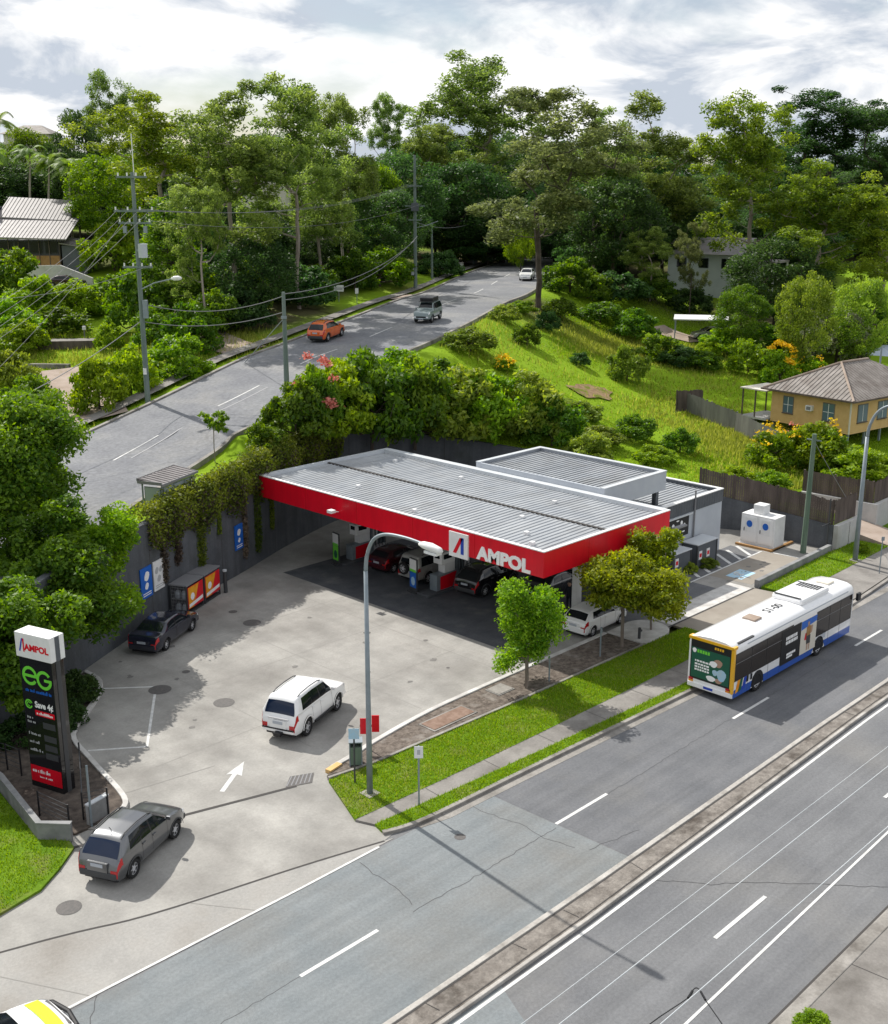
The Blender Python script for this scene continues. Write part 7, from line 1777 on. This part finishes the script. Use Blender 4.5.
lawnb = [(627, 380, 38, 38, 'busho', 1, 'round grey green shrub alone on the bright lawn'), (635, 338, 42, 30, 'bush', 2, 'dark green shrub on the far lawn edge'), (580, 365, 18, 14, 'bushd', 1, 'small dark tuft on the lawn near the soil patch'), (547, 330, 24, 20, 'bushd', 2, 'dark small shrub near the gum trunk on the lawn'), (527, 345, 26, 22, 'bush', 3, 'green shrub below the gum on the slope'), (600, 322, 50, 20, 'bush', 1, 'long low shrub on the upper lawn'), (660, 360, 40, 26, 'bush', 3, 'green shrub beside the carport driveway'), (592, 300, 36, 30, 'bush', 3, 'shrub at the foot of the dark wood'), (680, 365, 44, 20, 'bushd', 1, 'dark low shrub at the end of the lawn'),
         (700, 368, 40, 18, 'bush', 2, 'low green shrub below the carport'), (722, 352, 44, 26, 'bushb', 1, 'bright shrub row right of the carport'), (748, 372, 40, 34, 'bushb', 2, 'rounded bright shrub left of the orange flowering tree'), (752, 348, 50, 26, 'bush', 1, 'green shrub bank above the orange flowering tree'), (708, 356, 24, 16, 'bushb', 3, 'small bright shrub below the carport posts'), (836, 362, 66, 58, 'bushs', 1, 'silver leaved shrub tree behind the yellow house'), (800, 352, 50, 30, 'bush', 2, 'green shrub before the olive tree'), (870, 345, 50, 40, 'bush', 3, 'green shrub above the blue roof'),
         (600, 446, 44, 20, 'busho', 3, 'olive scrub on the bank above the shop corner'), (655, 462, 40, 18, 'bushb', 1, 'bright scrub behind the shop parapet'), (680, 452, 34, 26, 'bush', 2, 'green shrub behind the dark shop band'), (636, 440, 40, 26, 'bush', 1, 'feathery green shrub on the bank behind the shop'), (735, 484, 36, 22, 'bushb', 1, 'bright shrub over the fence behind the cabinet'), (770, 492, 40, 22, 'bushb', 3, 'bright weeds over the fence beside the green pole'), (850, 478, 60, 34, 'bushb', 2, 'bright shrub beneath the yellow house corner'), (884, 474, 40, 22, 'bushb', 1, 'bright grass bush at the right picture edge'), (828, 470, 44, 40, 'bushb', 3, 'bright shrub left of the right street light'),
         (505, 320, 30, 16, 'busho', 2, 'pale scrub at the downhill kerb of the upper road'), (470, 350, 50, 22, 'busho', 3, 'scrub on the bank below the upper road'), (575, 420, 50, 22, 'busho', 1, 'dry olive scrub below the soil patch'), (560, 318, 36, 20, 'bush', 1, 'green shrub right of the gum trunk'), (520, 312, 30, 12, 'bushb', 2, 'bright weeds near the gum trunk'), (620, 300, 50, 30, 'bushd', 2, 'dark shrub under the dense wood'), (690, 312, 40, 26, 'bushd', 1, 'dark shrub below the grey house'), (655, 300, 44, 26, 'bush', 2, 'shrub on the rise left of the carport')]
for u, v, w, hh, kd, sd, lb in lawnb: bush_px(lb, u, v, w, hh, kd, sd, group='shrubs on the lawn slope')
leftb = [(60, 333, 50, 26, 'bush', 2, 'low green bush behind the flat garden slab'), (25, 352, 44, 30, 'bushb', 3, 'bright bush left of the flat garden slab'), (215, 335, 50, 44, 'bush', 1, 'leafy roadside bush under the pale trunked gum'), (160, 345, 50, 40, 'bush', 2, 'leafy bush just right of the power pole foot'), (320, 296, 40, 30, 'bush', 1, 'leafy bush behind the small white notice board'), (240, 312, 60, 50, 'bush', 3, 'leafy bank of bush at the bend of the upper road'), (282, 300, 50, 44, 'bushd', 3, 'dark bush at the foot of the bare reddish trunks'), (100, 412, 52, 60, 'bushb', 1, 'tall ginger like shrub beside the dirt driveway'), (132, 400, 50, 54, 'bushb', 3, 'bright shrub left of the power pole'), (176, 378, 60, 46, 'bushb', 2, 'bright shrub bank right of the power pole'), (190, 352, 60, 50, 'bush', 2, 'green shrub bank under the conical tree'), (30, 420, 60, 46, 'bush', 1, 'leafy shrub at the left end of the dirt driveway'), (10, 395, 50, 50, 'busho', 1, 'olive shrub at the left picture edge'), (40, 320, 60, 46, 'bushb', 1, 'rounded bright shrub below the concrete slope'), (12, 300, 60, 50, 'bush', 3, 'green bush below the iron roofed house'), (75, 318, 56, 36, 'bushb', 3, 'bright bush in front of the maroon sedan'), (108, 312, 44, 36, 'bush', 1, 'green bush left of the power pole behind the slab'), (8, 340, 60, 46, 'bushb', 2, 'bright bush at the left edge above the lawn'), (110, 348, 26, 26, 'bushb', 2, 'small bright bush behind the small post light'), (140, 330, 60, 60, 'bush', 3, 'dark green bush behind the power pole'), (20, 262, 50, 40, 'busho', 2, 'olive bush beside the iron roofed house wall'), (115, 270, 60, 46, 'bushb', 1, 'bright bush right of the concrete slope'), (130, 240, 50, 50, 'bushb', 3, 'yellow green bush above the concrete slope'), (100, 216, 70, 34, 'bushb', 2, 'pale green bank above the iron roof'),
         (380, 286, 60, 40, 'bushb', 1, 'clipped bright hedge shrub left of the second power pole'), (355, 290, 40, 40, 'bush', 2, 'green hedge shrub by the narrow sign'), (332, 262, 30, 24, 'bushb', 3, 'yellowish shrub above the notice board'), (345, 285, 44, 30, 'bushd', 1, 'dark undergrowth behind the notice board'), (300, 305, 60, 40, 'bushd', 2, 'dark undergrowth behind the orange SUV'), (240, 330, 60, 44, 'bushd', 3, 'dark undergrowth under the bare reddish trunks'), (270, 290, 70, 60, 'bushd', 1, 'dark thicket behind the verge of the upper road'), (220, 290, 70, 70, 'bushd', 2, 'dark thicket right of the conical tree'), (440, 276, 40, 26, 'bushd', 1, 'dark hedge behind the shorter grey pole'), (500, 262, 44, 30, 'bushd', 2, 'dark hedge at the foot of the wood'), (465, 262, 40, 26, 'bushb', 1, 'bright hedge by the block wall up the road'), (545, 258, 60, 40, 'bushd', 3, 'dark thicket beside the end of the upper road'), (590, 275, 60, 46, 'bushd', 1, 'dark thicket right of the road end'), (570, 292, 50, 34, 'bush', 3, 'green thicket by the white hatchback')]
for u, v, w, hh, kd, sd, lb in leftb: bush_px(lb, u, v, w, hh, kd, sd, group='shrubs on the left slope and roadside')
for k, (u, v, lb) in enumerate(((60, 725, 'dark shrub at the foot of the wall behind the price sign'), (20, 740, 'dark shrub left of the price sign by the rail fence'), (75, 700, 'low dark shrub in the soil beside the pale kerb'))):
    bush_px(lb, u, v, 50, 34, 'bushd', 1 + k, z=.1, group='shrubs on the sign island')
bush_px('low yellow leaved shrub in front of the storage lockers', 706, 566, 22, 12, 'busho', 2, z=.02); bush_px('small yellow leaved shrub at the corner of the lower locker', 690, 572, 16, 12, 'busho', 1, z=.02)
bush_px('bright tuft of weeds beside the dirt driveway', 862, 552, 14, 12, 'bushb', 1, z=.15)
bush_px('bright weed clump on the kerb at the bottom corner', 812, 1030, 40, 26, 'bushb', 3, z=.14)
# ---- grass blades
def blades(name, label, pos, h, w, m, seed, lean=.5):
    global NPR
    NPR = np.random.default_rng(seed); n = len(pos); a = NPR.uniform(0, 2 * PI, n); hh = h * NPR.uniform(.5, 1.4, (n, 1)); d = np.stack([np.cos(a), np.sin(a), 0 * a], 1); s = np.stack([-np.sin(a), np.cos(a), 0 * a], 1) * w * NPR.uniform(.6, 1.3, (n, 1))
    V = np.empty((n, 3, 3)); V[:, 0] = pos - s; V[:, 1] = pos + s; V[:, 2] = pos + d * hh * lean * NPR.uniform(0, 1.4, (n, 1)) + np.array((0, 0, 1)) * hh
    me = quads_mesh(name, V.reshape(-1, 3), NPR.uniform(0, 1, n), m, 3); o = link(name, me); tag(o, label, None, kind='stuff'); return o
def scatter_poly(poly, dens, z, seed):
    r_ = np.random.default_rng(seed); p = np.array(poly); lo, hi = p.min(0), p.max(0); n = int(dens * np.prod(hi - lo)); q = r_.uniform(lo, hi, (n, 2)); ins = np.zeros(n, bool)
    for i in range(len(p)):
        (x0, y0), (x1, y1) = p[i], p[(i + 1) % len(p)]
        if y0 == y1: continue
        c_ = (y0 > q[:, 1]) != (y1 > q[:, 1]); ins ^= c_ & (q[:, 0] < (x1 - x0) * (q[:, 1] - y0) / (y1 - y0) + x0)
    q = q[ins]; return np.column_stack([q, np.full(len(q), z)])
V1 = [(-15.8, -1.95), (-13.5, -2.23), (-4.2, -2.55), (5.4, -2.68), (9.0, -2.75), (8.9, -5.35)] + FU[::-1]
blades('grass', 'short green grass on the verge between garden bed and footpath', scatter_poly(V1, 400, VZ, 1), .09, .018, 'blade_green', 1)
blades('grass', 'dry yellowish blades mixed into the verge grass', scatter_poly(V1, 60, VZ, 11), .1, .018, 'blade_dry', 11)
blades('grass', 'short green grass strip between footpath and kerb', scatter_poly(FLo + KB[::-1], 420, VZ - .004, 2), .1, .018, 'blade_green', 2)
blades('grass', 'short green grass on the verge behind the bus', scatter_poly([(18.0, -2.3), (28.2, -1.95), (31.5, -2.0), (31.5, -4.2), (22.0, -4.4), (18.2, -4.9)], 160, VZ, 3), .1, .025, 'blade_green', 3)
blades('grass', 'short green grass on the verge below the price sign', scatter_poly([(-25.4, 1.3), (-26.5, 0.0), (-29.25, -1.1), (-31, -0.6), (-40, 1.5), (-40, 10), (-29, 10.4), (-25.6, 7.0), (-26.1, 2.6)], 260, VZ, 4), .09, .018, 'blade_green', 4)
r_ = np.random.default_rng(7); q = []
for u0, u1, v0, v1, n in ((455, 760, 300, 470, 42000), (700, 888, 430, 500, 9000), (0, 260, 330, 440, 9000), (560, 720, 300, 360, 5000)):
    uv = np.column_stack([r_.uniform(u0, u1, n), r_.uniform(v0, v1, n)])
    grid = {}
    for (u, v) in uv[:600]:
        p = on_hill(u, v); q.append((p.x, p.y))
q = np.array(q); reps = 70; base = np.repeat(q, reps, 0) + r_.normal(0, 1.3, (len(q) * reps, 2))
zz = np.concatenate([terrain(base[i:i + 20000]) for i in range(0, len(base), 20000)])
d2 = np.concatenate([((base[i:i + 20000, None] - RC[None, :, :2]) ** 2).sum(-1).min(1) for i in range(0, len(base), 20000)])
inner_b = np.array([(p[0], p[1]) for p in WS] + [(28.5, 5), (28.5, -1.7), (31.6, -1.7), (34.8, -1.5), (60, -1.5)])
wl_b = np.interp(base[:, 0], inner_b[:, 0], inner_b[:, 1])
keep = (d2 > 6.8 ** 2) & (base[:, 1] > wl_b + .8) & ~((base[:, 0] > 31) & (base[:, 0] < 35.5) & (base[:, 1] < 4.5))
base, zz = base[keep], zz[keep]
nz = np.sin(base[:, 0] * .21 + 1) * np.cos(base[:, 1] * .17) + np.sin(base[:, 0] * .07 + base[:, 1] * .11)
pd = P(700, 430, 3.6); near_ = np.exp(-(((base[:, 0] - pd.x) / 12) ** 2 + ((base[:, 1] - pd.y) / 9) ** 2)) * 2.2
dry = nz + near_ + r_.normal(0, .6, len(nz)) > .85
pos = np.column_stack([base, zz - .1])
blades('grass', 'bright green lawn grass across the hillside', pos[~dry], .1, .045, 'blade_green', 8)
blades('grass', 'long dry yellowish grass patches on the slope', pos[dry], .38, .05, 'blade_dry', 9)

# leaf litter under the woods, also darkening the ground in place of shade
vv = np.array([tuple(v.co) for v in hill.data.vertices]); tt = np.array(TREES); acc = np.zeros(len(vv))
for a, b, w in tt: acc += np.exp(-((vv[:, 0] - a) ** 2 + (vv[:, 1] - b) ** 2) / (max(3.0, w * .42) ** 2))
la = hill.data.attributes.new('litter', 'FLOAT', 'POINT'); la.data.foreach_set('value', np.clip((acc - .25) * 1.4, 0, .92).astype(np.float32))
